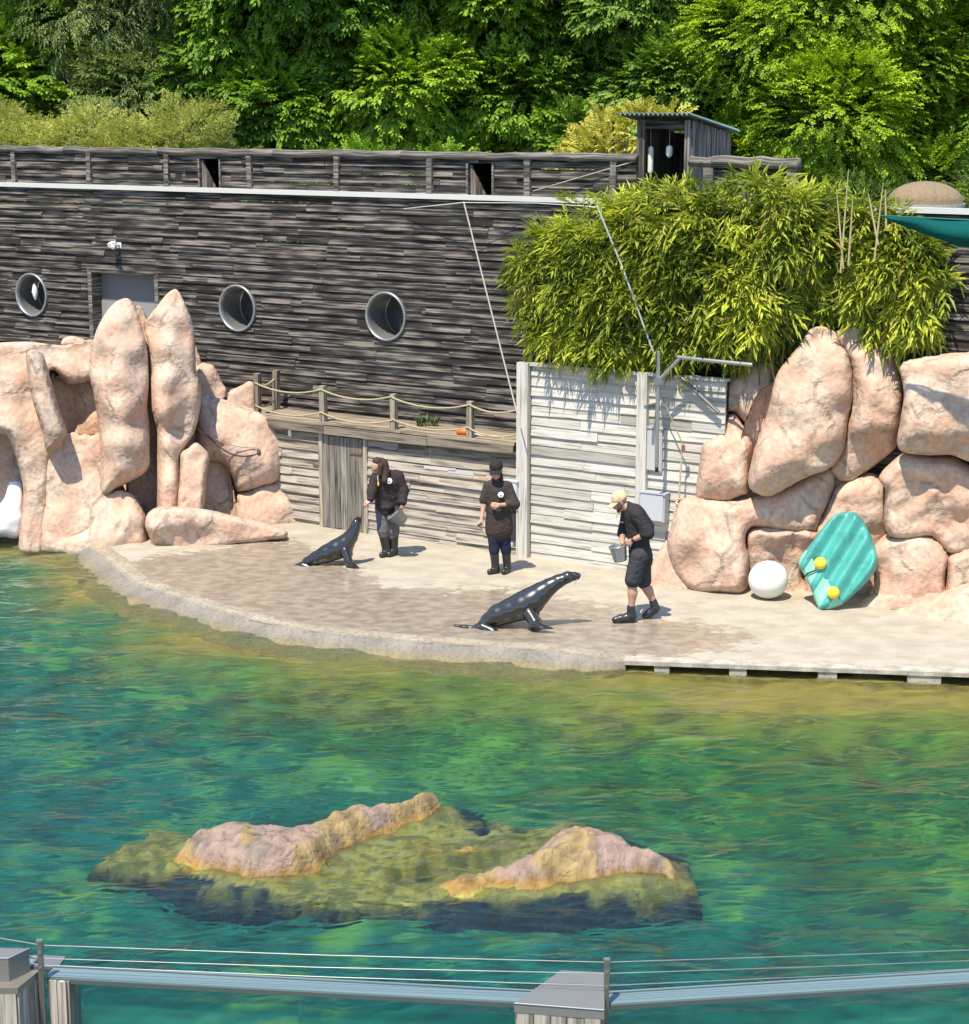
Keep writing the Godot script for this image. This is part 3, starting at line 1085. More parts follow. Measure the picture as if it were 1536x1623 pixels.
func build_balcony() -> void:
	var b := thing("balcony", "narrow wooden balcony ledge with rope railing above the small door", "balcony", wall_frame())
	var v := 1.70
	for k in 4:   # floor boards along the wall
		var g := rng.randf_range(0.75, 1.2)
		box_part("floor_board", b, M.grey, Vector3(-2.85, v + 0.004 * (k % 2), -0.72 + k * 0.235), Vector3(13.1, 0.04, 0.225), Color(g * 0.75, g * 0.68, g * 0.58))
	var tw := -2.05
	for k in 3:
		var e: float = tw + [2.2, 2.0, 1.56][k]
		var g := rng.randf_range(0.5, 0.8)
		box_part("edge_board", b, M.grey, Vector3((tw + e) / 2, v - 0.085 + rng.randf_range(-0.008, 0.008), 0.125), Vector3(e - tw - 0.01, 0.13, 0.03), Color(g, g * 0.95, g * 0.88))
		tw = e
	var posts := []
	for q in [[382, 612, 0.70], [411, 612, 0.72], [515, 625, 0.62], [627, 640, 0.60], [748, 650, 0.60]]:
		posts.append([wall_uv(q[0], q[1] + 30).x, q[2]])
	for k in posts.size():
		var z := -0.55 if k == 0 else 0.04
		if k == 0:
			posts[0][0] += 0.30
		var lean := rng.randf_range(-0.03, 0.03)
		var g := rng.randf_range(0.55, 0.85)
		box_part("post", b, M.grey, Vector3(posts[k][0], v + posts[k][1] / 2 - 0.02, z), Vector3(posts[k][1], 0.095, 0.095), Color(g, g * 0.96, g * 0.9), Basis(Vector3.BACK, PI / 2 + lean))
	var ends := []
	for k in posts.size():
		ends.append(Vector3(posts[k][0], v, -0.55 if k == 0 else 0.04))
	ends.append(Vector3(3.78, v, 0.04))
	for k in ends.size() - 1:
		for h in [0.54, 0.18]:
			var pts := []
			for j in 13:
				var t := j / 12.0
				var sag := 0.10 * 4.0 * t * (1.0 - t) * minf(1.0, (ends[k + 1] - ends[k]).length())
				pts.append(ends[k].lerp(ends[k + 1], t) + Vector3(0, h - sag + 0.01 * sin(k * 2.0 + h * 9.0), 0.05))
			tube_part("rope", b, M.rope, pts, 0.015, Color(0.8, 0.8, 0.8), 6)
	# things on the ledge
	var fl := Shape.new()
	fl.tint = Color(0.75, 0.16, 0.03)
	fl.tube([Vector3(-0.10, 0, 0), Vector3(-0.085, 0, 0), Vector3(-0.04, 0, 0), Vector3(0.05, 0, 0), Vector3(0.09, 0, 0), Vector3(0.10, 0, 0)], [0.02, 0.05, 0.058, 0.055, 0.04, 0.015], 12)
	fl.weld()
	var p := wall_uv(729, 671, 0.0)
	var fo := put("life_float", fl.mesh(), M.satin, self, wall_frame() * Transform3D(Basis(Vector3.UP, 0.2), Vector3(p.x - 0.02, v + 0.08, -0.10)))
	tag(fo, "small orange float lying on the balcony ledge", "float")
	var wp := wall_frame() * Vector3(wall_uv(648, 650).x, v + 0.02, -0.5)
	var weed := Shape.new()
	for k in 60:
		var g := rng.randf() * TAU
		var l := rng.randf_range(0.08, 0.22)
		var q := Vector3(rng.randf_range(-0.16, 0.16), 0, rng.randf_range(-0.06, 0.06))
		var d := Vector3(cos(g) * 0.6, 1.0, sin(g) * 0.6).normalized() * l
		var w := Vector3(-sin(g), 0, cos(g)) * 0.022
		var t := rng.randf_range(0.6, 1.2)
		weed.tint = Color(0.07 * t, 0.12 * t, 0.03 * t)
		weed.tri(q - w * 0.4, q + w * 0.4, q + d)
		weed.tri(q + d * 0.5 - w, q + d * 0.5 + w, q + d * 1.1)
	tag(put("weed_tuft", weed.mesh(), M.plain, self, Transform3D(Basis(), wp)), "tuft of green weed growing on the balcony ledge", "plant")

func build_cabin() -> void:
	var off := HULL_OFF - 0.12
	var u0 := wall_uv(1012, 240, off).x
	var u1 := wall_uv(1096, 240, off).x
	var c := thing("deck_cabin", "small dark plank cabin with corrugated lean to roof on the ship's deck", "cabin", wall_frame(off))
	var top := wall_uv(1050, 190, off).y
	var deep := 1.25
	var w := u1 - u0
	var low := 5.0
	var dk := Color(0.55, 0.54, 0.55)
	# walls of upright boards; the front is open in the middle
	var side := func(called: String, x: float, z0: float, z1: float, h0: float, h1: float, tint: Color) -> void:
		var n := int(ceil(absf(z1 - z0) / 0.16))
		for k in n:
			var za := lerpf(z0, z1, float(k) / n)
			var zb := lerpf(z0, z1, float(k + 1) / n)
			var h := lerpf(h0, h1, (k + 0.5) / n)
			var g := rng.randf_range(0.8, 1.25)
			box_part(called, c, M.log, Vector3(x, (low + h) / 2, (za + zb) / 2), Vector3(h - low, 0.03, absf(zb - za) - 0.006), tint * g, Basis(Vector3.BACK, PI / 2))
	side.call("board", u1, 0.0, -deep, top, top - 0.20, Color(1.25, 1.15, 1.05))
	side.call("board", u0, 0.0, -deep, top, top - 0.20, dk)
	for k in 7:
		box_part("board", c, M.hull, Vector3(u0 + w * (k + 0.5) / 7.0, (low + top) / 2 - 0.1, -deep), Vector3(top - low - 0.2, w / 7.0 - 0.006, 0.03), dk, Basis(Vector3.BACK, PI / 2))
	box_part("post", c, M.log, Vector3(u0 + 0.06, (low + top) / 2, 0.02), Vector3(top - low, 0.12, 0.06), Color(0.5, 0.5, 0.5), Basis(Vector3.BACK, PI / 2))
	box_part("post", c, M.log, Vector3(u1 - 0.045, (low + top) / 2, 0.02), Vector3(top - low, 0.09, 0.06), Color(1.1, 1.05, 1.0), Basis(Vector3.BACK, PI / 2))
	box_part("lintel", c, M.hull, Vector3((u0 + u1) / 2, top - 0.06, 0.022), Vector3(w, 0.12, 0.05), Color(0.6, 0.6, 0.6))
	box_part("floor", c, M.hull, Vector3((u0 + u1) / 2, low, -deep / 2), Vector3(w, 0.05, deep), dk)
	# corrugated roof sheet
	var s := Shape.new()
	var ra := u0 - 0.24
	var rb := u1 + 0.10
	var n := 84
	var za := 0.22
	var zb := -deep - 0.14
	for layer in 2:
		for k in n + 1:
			var u := lerpf(ra, rb, float(k) / n)
			var y := top + 0.045 + 0.018 * sin(TAU * (u - ra) / 0.076) - 0.012 * layer
			s.tint = Color(0.12, 0.16, 0.15)
			s.vert(Vector3(u, y + 0.045, za))
			s.tint = Color(0.20, 0.34, 0.31)
			s.vert(Vector3(u, y - 0.20, zb))
	for layer in 2:
		for k in n:
			var q := layer * (n + 1) * 2 + k * 2
			for m in [0, 2, 1, 1, 2, 3]:
				s.ix.append(q + m)
	for k in n:
		var q := k * 2
		var r := q + (n + 1) * 2
		for m in [q, r, q + 2, q + 2, r, r + 2]:
			s.ix.append(m)
	s.smooth()
	put("roof", s.mesh(), plain(1, 1, 1, 0.55, 0.2), c)
	# fenders hung in the opening
	for q in [[1031, 254, 0.40, 0.045], [1061, 240, 0.17, 0.05]]:
		var at := plane_at(q[0], q[1], wall_point(0, 0, off - 0.12), wall_out)
		var f := thing("hanging_fender", ["long thin white fender hanging in the left of the cabin opening", "short white fender hanging in the middle of the cabin opening"][0 if q[0] < 1040 else 1], "fender", Transform3D(Basis(), at))
		var b := Shape.new()
		b.tint = Color(0.72, 0.71, 0.62)
		var h: float = q[2]
		var r: float = q[3]
		b.tube([Vector3(0, h / 2, 0), Vector3(0, h / 2 - 0.03, 0), Vector3(0, -h / 2 + 0.04, 0), Vector3(0, -h / 2, 0)], [r * 0.4, r, r, r * 0.4], 10)
		b.weld()
		put("float", b.mesh(), M.satin, f)
		tube_part("cord", f, M.rope, [Vector3(0, h / 2, 0), Vector3(0, wall_point(0, top - 0.1).y - at.y, 0)], 0.008, Color(0.5, 0.5, 0.5), 5)

# ================================================================ the artificial rocks
# A rock is traced as an outline, stood on the ground at its own distance, and given a front and a back of real depth:
# "relief" lists how far points of its face stand out (metres, towards the pool).
func rounded(px: Array, frame: Transform3D, step := 0.05) -> PackedVector2Array:
	var inv := frame.affine_inverse()
	var p := []
	for q in px:
		var w := inv * plane_at(q.x, q.y, frame.origin, frame.basis.z)
		p.append(Vector2(w.x, w.y))
	var c := Curve2D.new()
	c.bake_interval = step
	var n := p.size()
	for k in n + 1:
		var a: Vector2 = p[(k - 1 + n) % n]
		var b: Vector2 = p[k % n]
		var d: Vector2 = p[(k + 1) % n]
		var t := (d - a).normalized() * minf((b - a).length(), (d - b).length()) * 0.30
		c.add_point(b, -t, t)
	var r := c.get_baked_points()
	r.remove_at(r.size() - 1)
	return r

func rock_frame(px: float, py: float, mid_y: float, upright := false) -> Transform3D:
	var z := -sight(px, mid_y).normalized()
	if upright:
		z = Vector3(z.x, 0, z.z).normalized()
	var x := Vector3.UP.cross(z).normalized()
	return Transform3D(Basis(x, z.cross(x), z), level_at(px, py, 0.0))

func rock(called: String, label: String, frame: Transform3D, zoom: Vector3, line: Array, relief: Array, opts := {}) -> MeshInstance3D:
	var push: float = opts.get("push", 0.0)
	var soft: float = opts.get("round", 0.30) * 0.75
	var thick: float = opts.get("thick", 0.5)
	var rim: float = opts.get("rim", 0.12)
	var amp: float = opts.get("rough", 0.05)
	var g: float = opts.get("cell", 0.045)
	var seed_: int = opts.get("seed", label.length() * 7 + line.size())
	var fr := frame
	fr.origin += frame.basis.z * push
	var px := []
	for k in range(0, line.size(), 2):
		px.append(Vector2(zoom.x + line[k] * zoom.z, zoom.y + line[k + 1] * zoom.z))
	var poly := rounded(px, fr)
	var edge := shut(poly)
	var inv := fr.affine_inverse()
	var pts := []
	for k in range(0, relief.size(), 3):
		var w := inv * plane_at(zoom.x + relief[k] * zoom.z, zoom.y + relief[k + 1] * zoom.z, fr.origin, fr.basis.z)
		pts.append(Vector3(w.x, w.y, relief[k + 2]))
	var lo := poly[0]
	var hi := poly[0]
	for p in poly:
		lo = lo.min(p)
		hi = hi.max(p)
	var nx := int(ceil((hi.x - lo.x) / g)) + 2
	var ny := int(ceil((hi.y - lo.y) / g)) + 2
	var big := noise(0.9, 3, seed_)
	var mid := noise(2.6, 4, seed_ + 1)
	var crack := noise(0.55, 2, seed_ + 2, true)
	var s := Shape.new()
	s.tint = opts.get("tint", Color.WHITE)
	var front := PackedInt32Array()
	var rear := PackedInt32Array()
	front.resize((nx + 1) * (ny + 1))
	rear.resize((nx + 1) * (ny + 1))
	front.fill(-1)
	for j in ny + 1:
		for i in nx + 1:
			var p := Vector2(lo.x + (i - 1) * g, lo.y + (j - 1) * g)
			var near := Vector2.ZERO
			var best := 1e9
			for k in poly.size():
				var a := edge[k]
				if absf(a.x - p.x) > 0.6 and k % 3 != 0 and best < 0.3:
					continue
				var q := Geometry2D.get_closest_point_to_segment(p, a, edge[k + 1])
				var dd := p.distance_squared_to(q)
				if dd < best:
					best = dd
					near = q
			var d := sqrt(best)
			var inside := Geometry2D.is_point_in_polygon(p, poly)
			if not inside:
				if d > g * 1.45:
					continue
				p = near
				d = 0.0
			elif d < g * 0.25:
				p = near
				d = 0.0
			var z := 0.0
			var sum := 0.0
			for q in pts:
				var w := 1.0 / pow((q.x - p.x) * (q.x - p.x) + (q.y - p.y) * (q.y - p.y) + 0.030, 1.6)
				z += q.z * w
				sum += w
			z = z / sum if sum > 0.0 else 0.35
			var t := minf(d / soft, 1.0)
			var e := sqrt(maxf(0.0, 1.0 - (1.0 - t) * (1.0 - t)))
			var c := crack.get_noise_2d(p.x + seed_, p.y * 0.7)
			z += e * (amp * 1.0 * big.get_noise_2d(p.x, p.y) + amp * 0.45 * mid.get_noise_2d(p.x, p.y) - amp * 0.8 * smoothstep(0.82, 0.97, c))
			front[j * (nx + 1) + i] = s.vert(Vector3(p.x, p.y, rim + (z - rim) * e))
			rear[j * (nx + 1) + i] = front[j * (nx + 1) + i] if d == 0.0 else s.vert(Vector3(p.x, p.y, rim - thick * e))
	for j in ny:
		for i in nx:
			var q := [j * (nx + 1) + i, j * (nx + 1) + i + 1, (j + 1) * (nx + 1) + i + 1, (j + 1) * (nx + 1) + i]
			var ok := []
			for m in q:
				if front[m] >= 0:
					ok.append(m)
			for m in range(1, ok.size() - 1):
				s.ix.append_array([front[ok[0]], front[ok[m + 1]], front[ok[m]]])
				s.ix.append_array([rear[ok[0]], rear[ok[m]], rear[ok[m + 1]]])
	s.smooth()
	var o := put(called, s.mesh(), opts.get("mat", M.rock), self, fr)
	tag(o, label, opts.get("category", "rock"), opts.get("group", ""))
	return o

func build_rocks() -> void:
	var z := Vector3(0, 450, 0.33854)
	var fl := rock_frame(120, 850, 690)
	var fm := rock_frame(225, 846, 690)
	var fr := rock_frame(400, 822, 700)
	# ---- left of the stage
	rock("rock_core", "deep shaded pink rock behind the joints of the left rocks", fl, z,
		[-200, 320, 200, 320, 430, 330, 500, 240, 640, 260, 720, 240, 880, 330, 900, 620, 1000, 700, 1080, 900, 1080, 1200, -200, 1220, -60, 900, -200, 640], [200, 600, -.1, 700, 700, -.1], {"push": -0.55, "round": 0.15, "thick": 0.4})
	rock("rock_wall", "tall flat topped pink rock wall at the left edge behind the leaning slab", fl, z,
		[-200, 285, 0, 276, 130, 272, 300, 288, 420, 262, 480, 290, 480, 420, 330, 470, 240, 400, 250, 480, 310, 690, 300, 760, 250, 820, 215, 1260, 90, 1250, 110, 960, 40, 720, -60, 690, -200, 640],
		[-100, 400, .30, 40, 330, .22, 40, 450, .42, 60, 620, .52, 60, 700, .55, 100, 800, .46, 160, 1000, .50, 170, 1180, .55, 250, 310, .05, 400, 300, .10, 300, 430, .30, 420, 440, .2, 200, 900, .42, 120, 560, .30],
		{"round": 0.16, "thick": 0.7, "rough": 0.045, "push": -0.1})
	rock("rock_slab", "leaning greyish slab across the dark hollow in the left rocks", fl, z,
		[122, 322, 165, 308, 205, 335, 235, 440, 270, 570, 314, 690, 280, 750, 222, 785, 200, 700, 165, 590, 135, 470],
		[160, 360, .25, 190, 450, .34, 215, 580, .40, 250, 690, .48, 225, 740, .30], {"push": 0.42, "round": 0.10, "thick": 0.35, "tint": Color(0.86, 0.86, 0.86), "rim": 0.0, "rough": 0.03})
	rock("boulder", "recessed pink rock face behind the hollow in the left rocks", fl, z,
		[230, 430, 480, 430, 500, 800, 300, 800, 230, 700], [300, 520, .0, 320, 640, -.15, 420, 500, .24, 440, 640, .30], {"push": -0.45, "round": 0.1, "thick": 0.4})
	rock("rock_wall", "low fluted pink rock wall under the dark hollow left of the front pillar", fl, z,
		[212, 790, 250, 760, 312, 690, 330, 702, 350, 690, 375, 708, 400, 700, 430, 712, 470, 690, 500, 720, 520, 1000, 500, 1260, 215, 1255, 205, 1000],
		[250, 820, .22, 300, 760, .12, 320, 900, .34, 380, 800, .20, 400, 950, .38, 450, 850, .18, 300, 1100, .46, 420, 1120, .50, 235, 1000, .22, 355, 900, .24], {"round": 0.10, "thick": 0.5, "rough": 0.05, "push": 0.10})
	rock("rock_pillar", "front rounded standing pink pillar with pointed top in the left rocks", fm, z,
		[590, 68, 618, 84, 640, 130, 662, 195, 688, 300, 696, 420, 695, 500, 690, 580, 699, 660, 700, 780, 699, 850, 672, 890, 610, 925, 550, 955, 482, 992, 470, 900, 465, 700, 440, 520, 418, 420, 424, 330, 450, 225, 490, 145, 540, 88],
		[590, 110, .15, 560, 200, .36, 540, 320, .54, 555, 450, .66, 570, 600, .70, 580, 740, .74, 570, 850, .72, 600, 900, .50, 540, 940, .50, 660, 860, .42, 680, 400, .20, 680, 650, .25, 450, 350, .22, 480, 650, .36, 490, 850, .40, 620, 200, .20], {"round": 0.24, "thick": 0.5, "rough": 0.028, "push": 0.12})
	rock("boulder", "wide pink boulder at the water's edge under the front pillar", fm, z,
		[400, 1140, 440, 1050, 480, 990, 560, 965, 625, 990, 680, 1080, 692, 1150, 690, 1230, 640, 1255, 540, 1290, 420, 1310, 300, 1280, 195, 1250, 215, 1150, 300, 1170],
		[560, 1010, .25, 480, 1060, .35, 560, 1120, .52, 640, 1130, .45, 500, 1220, .66, 380, 1230, .60, 280, 1210, .40, 610, 1235, .45], {"round": 0.22, "thick": 0.5, "push": 0.22, "rough": 0.06})
	rock("rock_pillar", "rear standing pink pillar with the taller pointed top in the left rocks", fm, z,
		[820, 26, 846, 52, 868, 100, 902, 185, 914, 300, 918, 400, 942, 490, 938, 570, 912, 690, 850, 790, 846, 900, 840, 1090, 735, 1090, 736, 700, 708, 580, 702, 330, 672, 190, 700, 150, 740, 100, 780, 50],
		[820, 70, .12, 800, 160, .36, 800, 300, .52, 780, 450, .60, 770, 600, .62, 780, 750, .58, 790, 950, .56, 870, 250, .22, 880, 450, .32, 900, 520, .34, 870, 620, .18, 850, 700, .10, 715, 400, .22, 690, 200, .05, 745, 800, .32], {"round": 0.20, "thick": 0.5, "rough": 0.028, "push": 0.02})
	rock("boulder", "small pink rock top showing in the gap between the two pillars", fm, z,
		[628, 110, 660, 105, 690, 170, 730, 400, 735, 1100, 600, 1100, 610, 300], [660, 180, .1, 690, 600, 0.0, 690, 1000, -.05], {"push": -0.40, "round": 0.12, "thick": 0.3})
	rock("boulder", "upright chipped pink block against the foot of the rear pillar", fm, z,
		[846, 792, 880, 770, 915, 742, 950, 765, 980, 805, 972, 860, 964, 920, 942, 1080, 830, 1080, 840, 900],
		[880, 800, .34, 930, 790, .22, 890, 900, .42, 930, 900, .34, 890, 1020, .42], {"round": 0.10, "thick": 0.5, "push": 0.24, "rough": 0.06})
	rock("rock_slab", "long low beak shaped pink rock lying on the platform in front of the pillars", rock_frame(300, 858, 820), z,
		[680, 1130, 692, 1075, 735, 1046, 800, 1042, 900, 1048, 1000, 1062, 1090, 1085, 1180, 1105, 1300, 1135, 1345, 1165, 1330, 1195, 1200, 1212, 1050, 1232, 900, 1262, 720, 1272, 705, 1200],
		[720, 1090, .30, 760, 1130, .62, 850, 1110, .58, 960, 1120, .48, 1050, 1140, .42, 1200, 1150, .28, 800, 1180, .30, 900, 1190, .26, 760, 1230, .08, 1000, 1190, .26], {"round": 0.10, "thick": 0.45, "rough": 0.035})
	rock("boulder", "upper small pale pink boulder behind the rear pillar below the hull", fr, z,
		[905, 380, 990, 378, 1022, 418, 1040, 460, 1064, 510, 1000, 600, 890, 600], [960, 440, .25, 1010, 500, .15], {"push": -0.35, "round": 0.2, "thick": 0.4})
	rock("boulder", "pale pink pointed rock showing right beside the top of the rear pillar", fr, z,
		[880, 250, 925, 310, 946, 380, 950, 480, 860, 480], [910, 380, .15], {"push": -0.3, "round": 0.15, "thick": 0.4})
	rock("boulder", "huge rounded pink boulder with a rope across it left of the small door", fr, z,
		[915, 545, 960, 522, 1060, 545, 1130, 568, 1200, 590, 1260, 615, 1300, 655, 1330, 720, 1338, 780, 1328, 840, 1305, 920, 1230, 950, 1180, 968, 1112, 972, 1090, 920, 1040, 845, 975, 835, 920, 850],
		[960, 580, .35, 1080, 600, .45, 1200, 640, .48, 1280, 700, .42, 1250, 820, .60, 1150, 780, .66, 1050, 720, .62, 1000, 780, .45, 1200, 910, .42, 1300, 800, .36, 1120, 900, .50], {"round": 0.32, "thick": 0.5, "rough": 0.05, "push": 0.05})
	rock("boulder", "pink boulder in the shade of the hollow behind the chipped block", fr, z,
		[900, 830, 1040, 835, 1110, 930, 1120, 1000, 1110, 1110, 890, 1110], [1000, 900, .05, 1000, 960, -.06, 1000, 1030, .08], {"push": -0.28, "round": 0.12, "thick": 0.3, "rough": 0.07})
	rock("boulder", "lowest pale pink boulder against the plank wall left of the small door", fr, z,
		[1108, 985, 1160, 965, 1225, 938, 1308, 916, 1335, 935, 1368, 990, 1410, 1060, 1460, 1150, 1380, 1160, 1150, 1160, 1095, 1120],
		[1200, 1000, .40, 1300, 960, .30, 1300, 1050, .50, 1200, 1090, .52, 1400, 1100, .36], {"round": 0.22, "thick": 0.4, "push": 0.02, "rough": 0.03})
	rock("boulder", "small pale cobble lying on the flat top of the left rock wall", fl, z,
		[288, 268, 310, 250, 350, 247, 395, 262, 410, 290, 290, 292], [350, 270, .15], {"push": -0.35, "round": 0.12, "thick": 0.2, "rough": 0.02, "tint": Color(1.1, 1.1, 1.1)})
	rock("boulder", "pale boulder standing behind the first posts of the balcony railing", rock_frame(400, 818, 640), z,
		[1060, 560, 1075, 500, 1110, 485, 1140, 470, 1165, 455, 1195, 470, 1198, 540, 1190, 600, 1060, 600], [1120, 520, .2], {"push": -0.75, "round": 0.14, "thick": 0.25, "rough": 0.02, "tint": Color(1.15, 1.15, 1.15)})
	# the shore at the far left
	rock("mossy_rock", "mossy yellowish rock behind the white lump at the left edge", rock_frame(10, 838, 780), z,
		[-120, 760, 0, 780, 40, 830, 80, 860, 95, 940, 90, 1180, -120, 1180], [-40, 850, .2, 30, 900, .25, 0, 1000, .3], {"push": -0.5, "round": 0.2, "tint": Color(0.75, 0.72, 0.42)})
	rock("white_lump", "smooth white painted lump at the water's edge at the far left", rock_frame(15, 846, 800), z,
		[-150, 1060, -60, 1040, 0, 1030, 30, 980, 42, 930, 90, 925, 108, 950, 112, 1050, 120, 1120, 85, 1190, 20, 1185, -150, 1180],
		[70, 960, .2, 60, 1050, .38, 20, 1100, .45, -60, 1100, .4, 90, 1150, .3], {"push": 0.05, "round": 0.16, "thick": 0.4, "rough": 0.02, "mat": plain(0.82, 0.83, 0.84, 0.5), "category": "lump"})
	# the rope slung across the big boulder
	var rp := []
	var ry := []
	for k in 15:
		var t := k / 14.0
		var px := lerpf(314, 410, t)
		var py := lerpf(676, 719, t) + 22.0 * sin(PI * pow(t, 1.1)) * 0.9
		rp.append(plane_at(px, py, fr.origin + fr.basis.z * (0.62 + 0.10 * sin(PI * t)), fr.basis.z))
		ry.append(plane_at(px, lerpf(680, 710, t) + 9.0 * sin(PI * t), fr.origin + fr.basis.z * (0.64 + 0.08 * sin(PI * t)), fr.basis.z))
	var ro := thing("slung_rope", "thin dark rope slung across the huge rounded boulder", "rope")
	tube_part("strand", ro, M.plain, rp, 0.014, Color(0.07, 0.05, 0.045), 6)
	tube_part("strand", ro, M.plain, ry, 0.008, Color(0.30, 0.22, 0.17), 6)
	var knot := Shape.new()
	knot.tint = Color(0.09, 0.07, 0.06)
	knot.ball(rp[14] + Vector3(0, 0.02, 0), Vector3(0.035, 0.06, 0.035), 8, 6)
	put("knot", knot.mesh(), M.plain, ro)

	build_right_rocks()

func build_right_rocks() -> void:
	var z := Vector3(1016, 500, 0.36957)
	var fa := rock_frame(1140, 924, 740)
	var fb := rock_frame(1300, 928, 720, true)
	var fc := rock_frame(1460, 950, 740, true)
	rock("rock_core", "deep shaded pink rock behind the joints of the right rocks", fb, z,
		[430, 520, 500, 330, 600, 260, 760, 130, 960, 120, 1100, 300, 1600, 260, 1600, 1200, 230, 1130, 230, 880, 420, 740], [600, 500, -.05, 1000, 500, -.05], {"push": 0.14, "round": 0.2, "thick": 0.5})
	rock("dome_rock", "large left pink dome rock with an overhanging lip in the right rocks", fb, z,
		[720, 60, 745, 46, 785, 44, 832, 66, 850, 110, 880, 150, 902, 210, 908, 330, 890, 440, 872, 560, 842, 620, 800, 652, 700, 690, 620, 735, 555, 768, 500, 755, 464, 728, 462, 680, 490, 560, 540, 420, 570, 290, 590, 235, 640, 170, 690, 110],
		[770, 80, .10, 740, 180, .34, 780, 300, .50, 700, 400, .60, 620, 420, .55, 760, 500, .66, 650, 560, .74, 560, 620, .72, 520, 650, .74, 600, 700, .52, 540, 730, .46, 700, 660, .58, 860, 250, .34, 880, 400, .30, 620, 250, .30, 560, 420, .35, 850, 560, .42], {"round": 0.26, "thick": 0.6, "push": 0.22, "rough": 0.06})
	rock("dome_rock", "large right pink dome rock undercut below in the right rocks", fb, z,
		[838, 68, 870, 50, 910, 44, 968, 46, 1028, 78, 1082, 140, 1112, 225, 1128, 330, 1114, 460, 1095, 555, 1050, 600, 1000, 640, 940, 680, 900, 705, 850, 700, 812, 650, 860, 570, 884, 450, 904, 340, 894, 200, 852, 120],
		[950, 80, .14, 960, 180, .40, 1000, 300, .56, 960, 400, .62, 930, 465, .66, 1020, 465, .62, 1085, 455, .50, 930, 510, .30, 1020, 520, .28, 1070, 540, .22, 900, 620, .22, 900, 680, .20, 1080, 250, .34, 880, 330, .22, 980, 600, .12], {"round": 0.24, "thick": 0.6, "push": 0.10, "rough": 0.055})
	rock("boulder", "upper left pink boulder beside the pole arm in the right rocks", fa, z,
		[325, 415, 330, 330, 352, 295, 372, 275, 422, 238, 480, 188, 530, 190, 580, 210, 582, 290, 552, 400, 500, 560, 470, 500, 400, 418],
		[420, 300, .30, 500, 250, .26, 480, 350, .42, 400, 380, .34, 500, 460, .36], {"round": 0.20, "thick": 0.5, "push": 0.12, "rough": 0.06})
	rock("boulder", "lower left upright pink boulder beside the hanging rope in the right rocks", fa, z,
		[328, 428, 365, 430, 402, 420, 440, 470, 482, 545, 470, 650, 466, 760, 420, 780, 370, 802, 300, 795, 236, 786, 250, 640, 264, 550, 310, 520, 326, 480],
		[380, 480, .30, 400, 580, .46, 340, 600, .46, 400, 700, .56, 300, 700, .46, 360, 770, .30, 280, 770, .30], {"round": 0.20, "thick": 0.5, "push": 0.14, "rough": 0.05})
	rock("boulder", "broad low pink boulder right of the man in the cap", fa, z,
		[172, 790, 240, 778, 380, 792, 530, 762, 650, 712, 760, 660, 822, 640, 836, 690, 826, 760, 770, 880, 745, 930, 600, 930, 480, 905, 452, 960, 466, 1060, 444, 1185, 330, 1190, 235, 1190, 150, 1110, 112, 990, 130, 900],
		[260, 830, .32, 350, 880, .52, 250, 950, .50, 350, 1000, .66, 300, 1080, .62, 400, 1080, .58, 230, 1120, .30, 215, 1080, .26, 500, 830, .44, 650, 780, .42, 760, 720, .34, 700, 850, .42, 430, 920, .45], {"round": 0.24, "thick": 0.6, "push": 0.20, "rough": 0.06})
	rock("boulder", "low sloping pink foot of rock left of the broad boulder by the bleached wall", fa, z,
		[20, 1140, 40, 1080, 70, 1020, 108, 965, 140, 960, 180, 1080, 260, 1200, 30, 1190], [100, 1050, .25, 150, 1120, .35, 80, 1120, .25], {"round": 0.2, "thick": 0.4, "push": 0.08, "rough": 0.03})
	rock("boulder", "small dark faced rock with pale lip behind the white ball", fb, z,
		[452, 950, 464, 905, 520, 884, 640, 888, 740, 892, 770, 930, 720, 1010, 690, 1060, 690, 1110, 720, 1170, 690, 1260, 590, 1260, 470, 1260, 460, 1100],
		[500, 915, .46, 600, 910, .52, 720, 915, .48, 560, 970, .26, 650, 960, .24, 600, 1040, .30, 540, 1100, .36, 640, 1150, .36, 650, 1230, .44, 500, 1180, .2], {"round": 0.10, "thick": 0.5, "push": 0.06, "rough": 0.10})
	rock("boulder", "middle pink boulder behind the top of the teal float", fb, z,
		[790, 820, 828, 735, 870, 705, 930, 680, 990, 668, 1035, 695, 1058, 740, 1068, 900, 1040, 950, 1010, 1000, 1020, 1220, 720, 1220, 740, 900],
		[860, 770, .38, 960, 740, .42, 900, 850, .46, 1010, 820, .44, 1000, 930, .34, 850, 950, .36], {"round": 0.2, "thick": 0.5, "push": 0.02, "rough": 0.06})
	rock("rock_block", "large upper pink block with an undercut base at the right edge", fc, z,
		[1108, 220, 1130, 198, 1200, 182, 1330, 164, 1420, 158, 1640, 150, 1640, 620, 1407, 620, 1330, 592, 1220, 592, 1106, 565, 1112, 450, 1128, 330],
		[1180, 230, .20, 1200, 330, .42, 1320, 280, .40, 1180, 480, .50, 1140, 520, .48, 1280, 480, .56, 1400, 470, .58, 1160, 560, .22, 1250, 560, .18, 1360, 540, .22, 1420, 330, .42, 1550, 350, .4], {"round": 0.16, "thick": 0.7, "push": 0.40, "rough": 0.06})
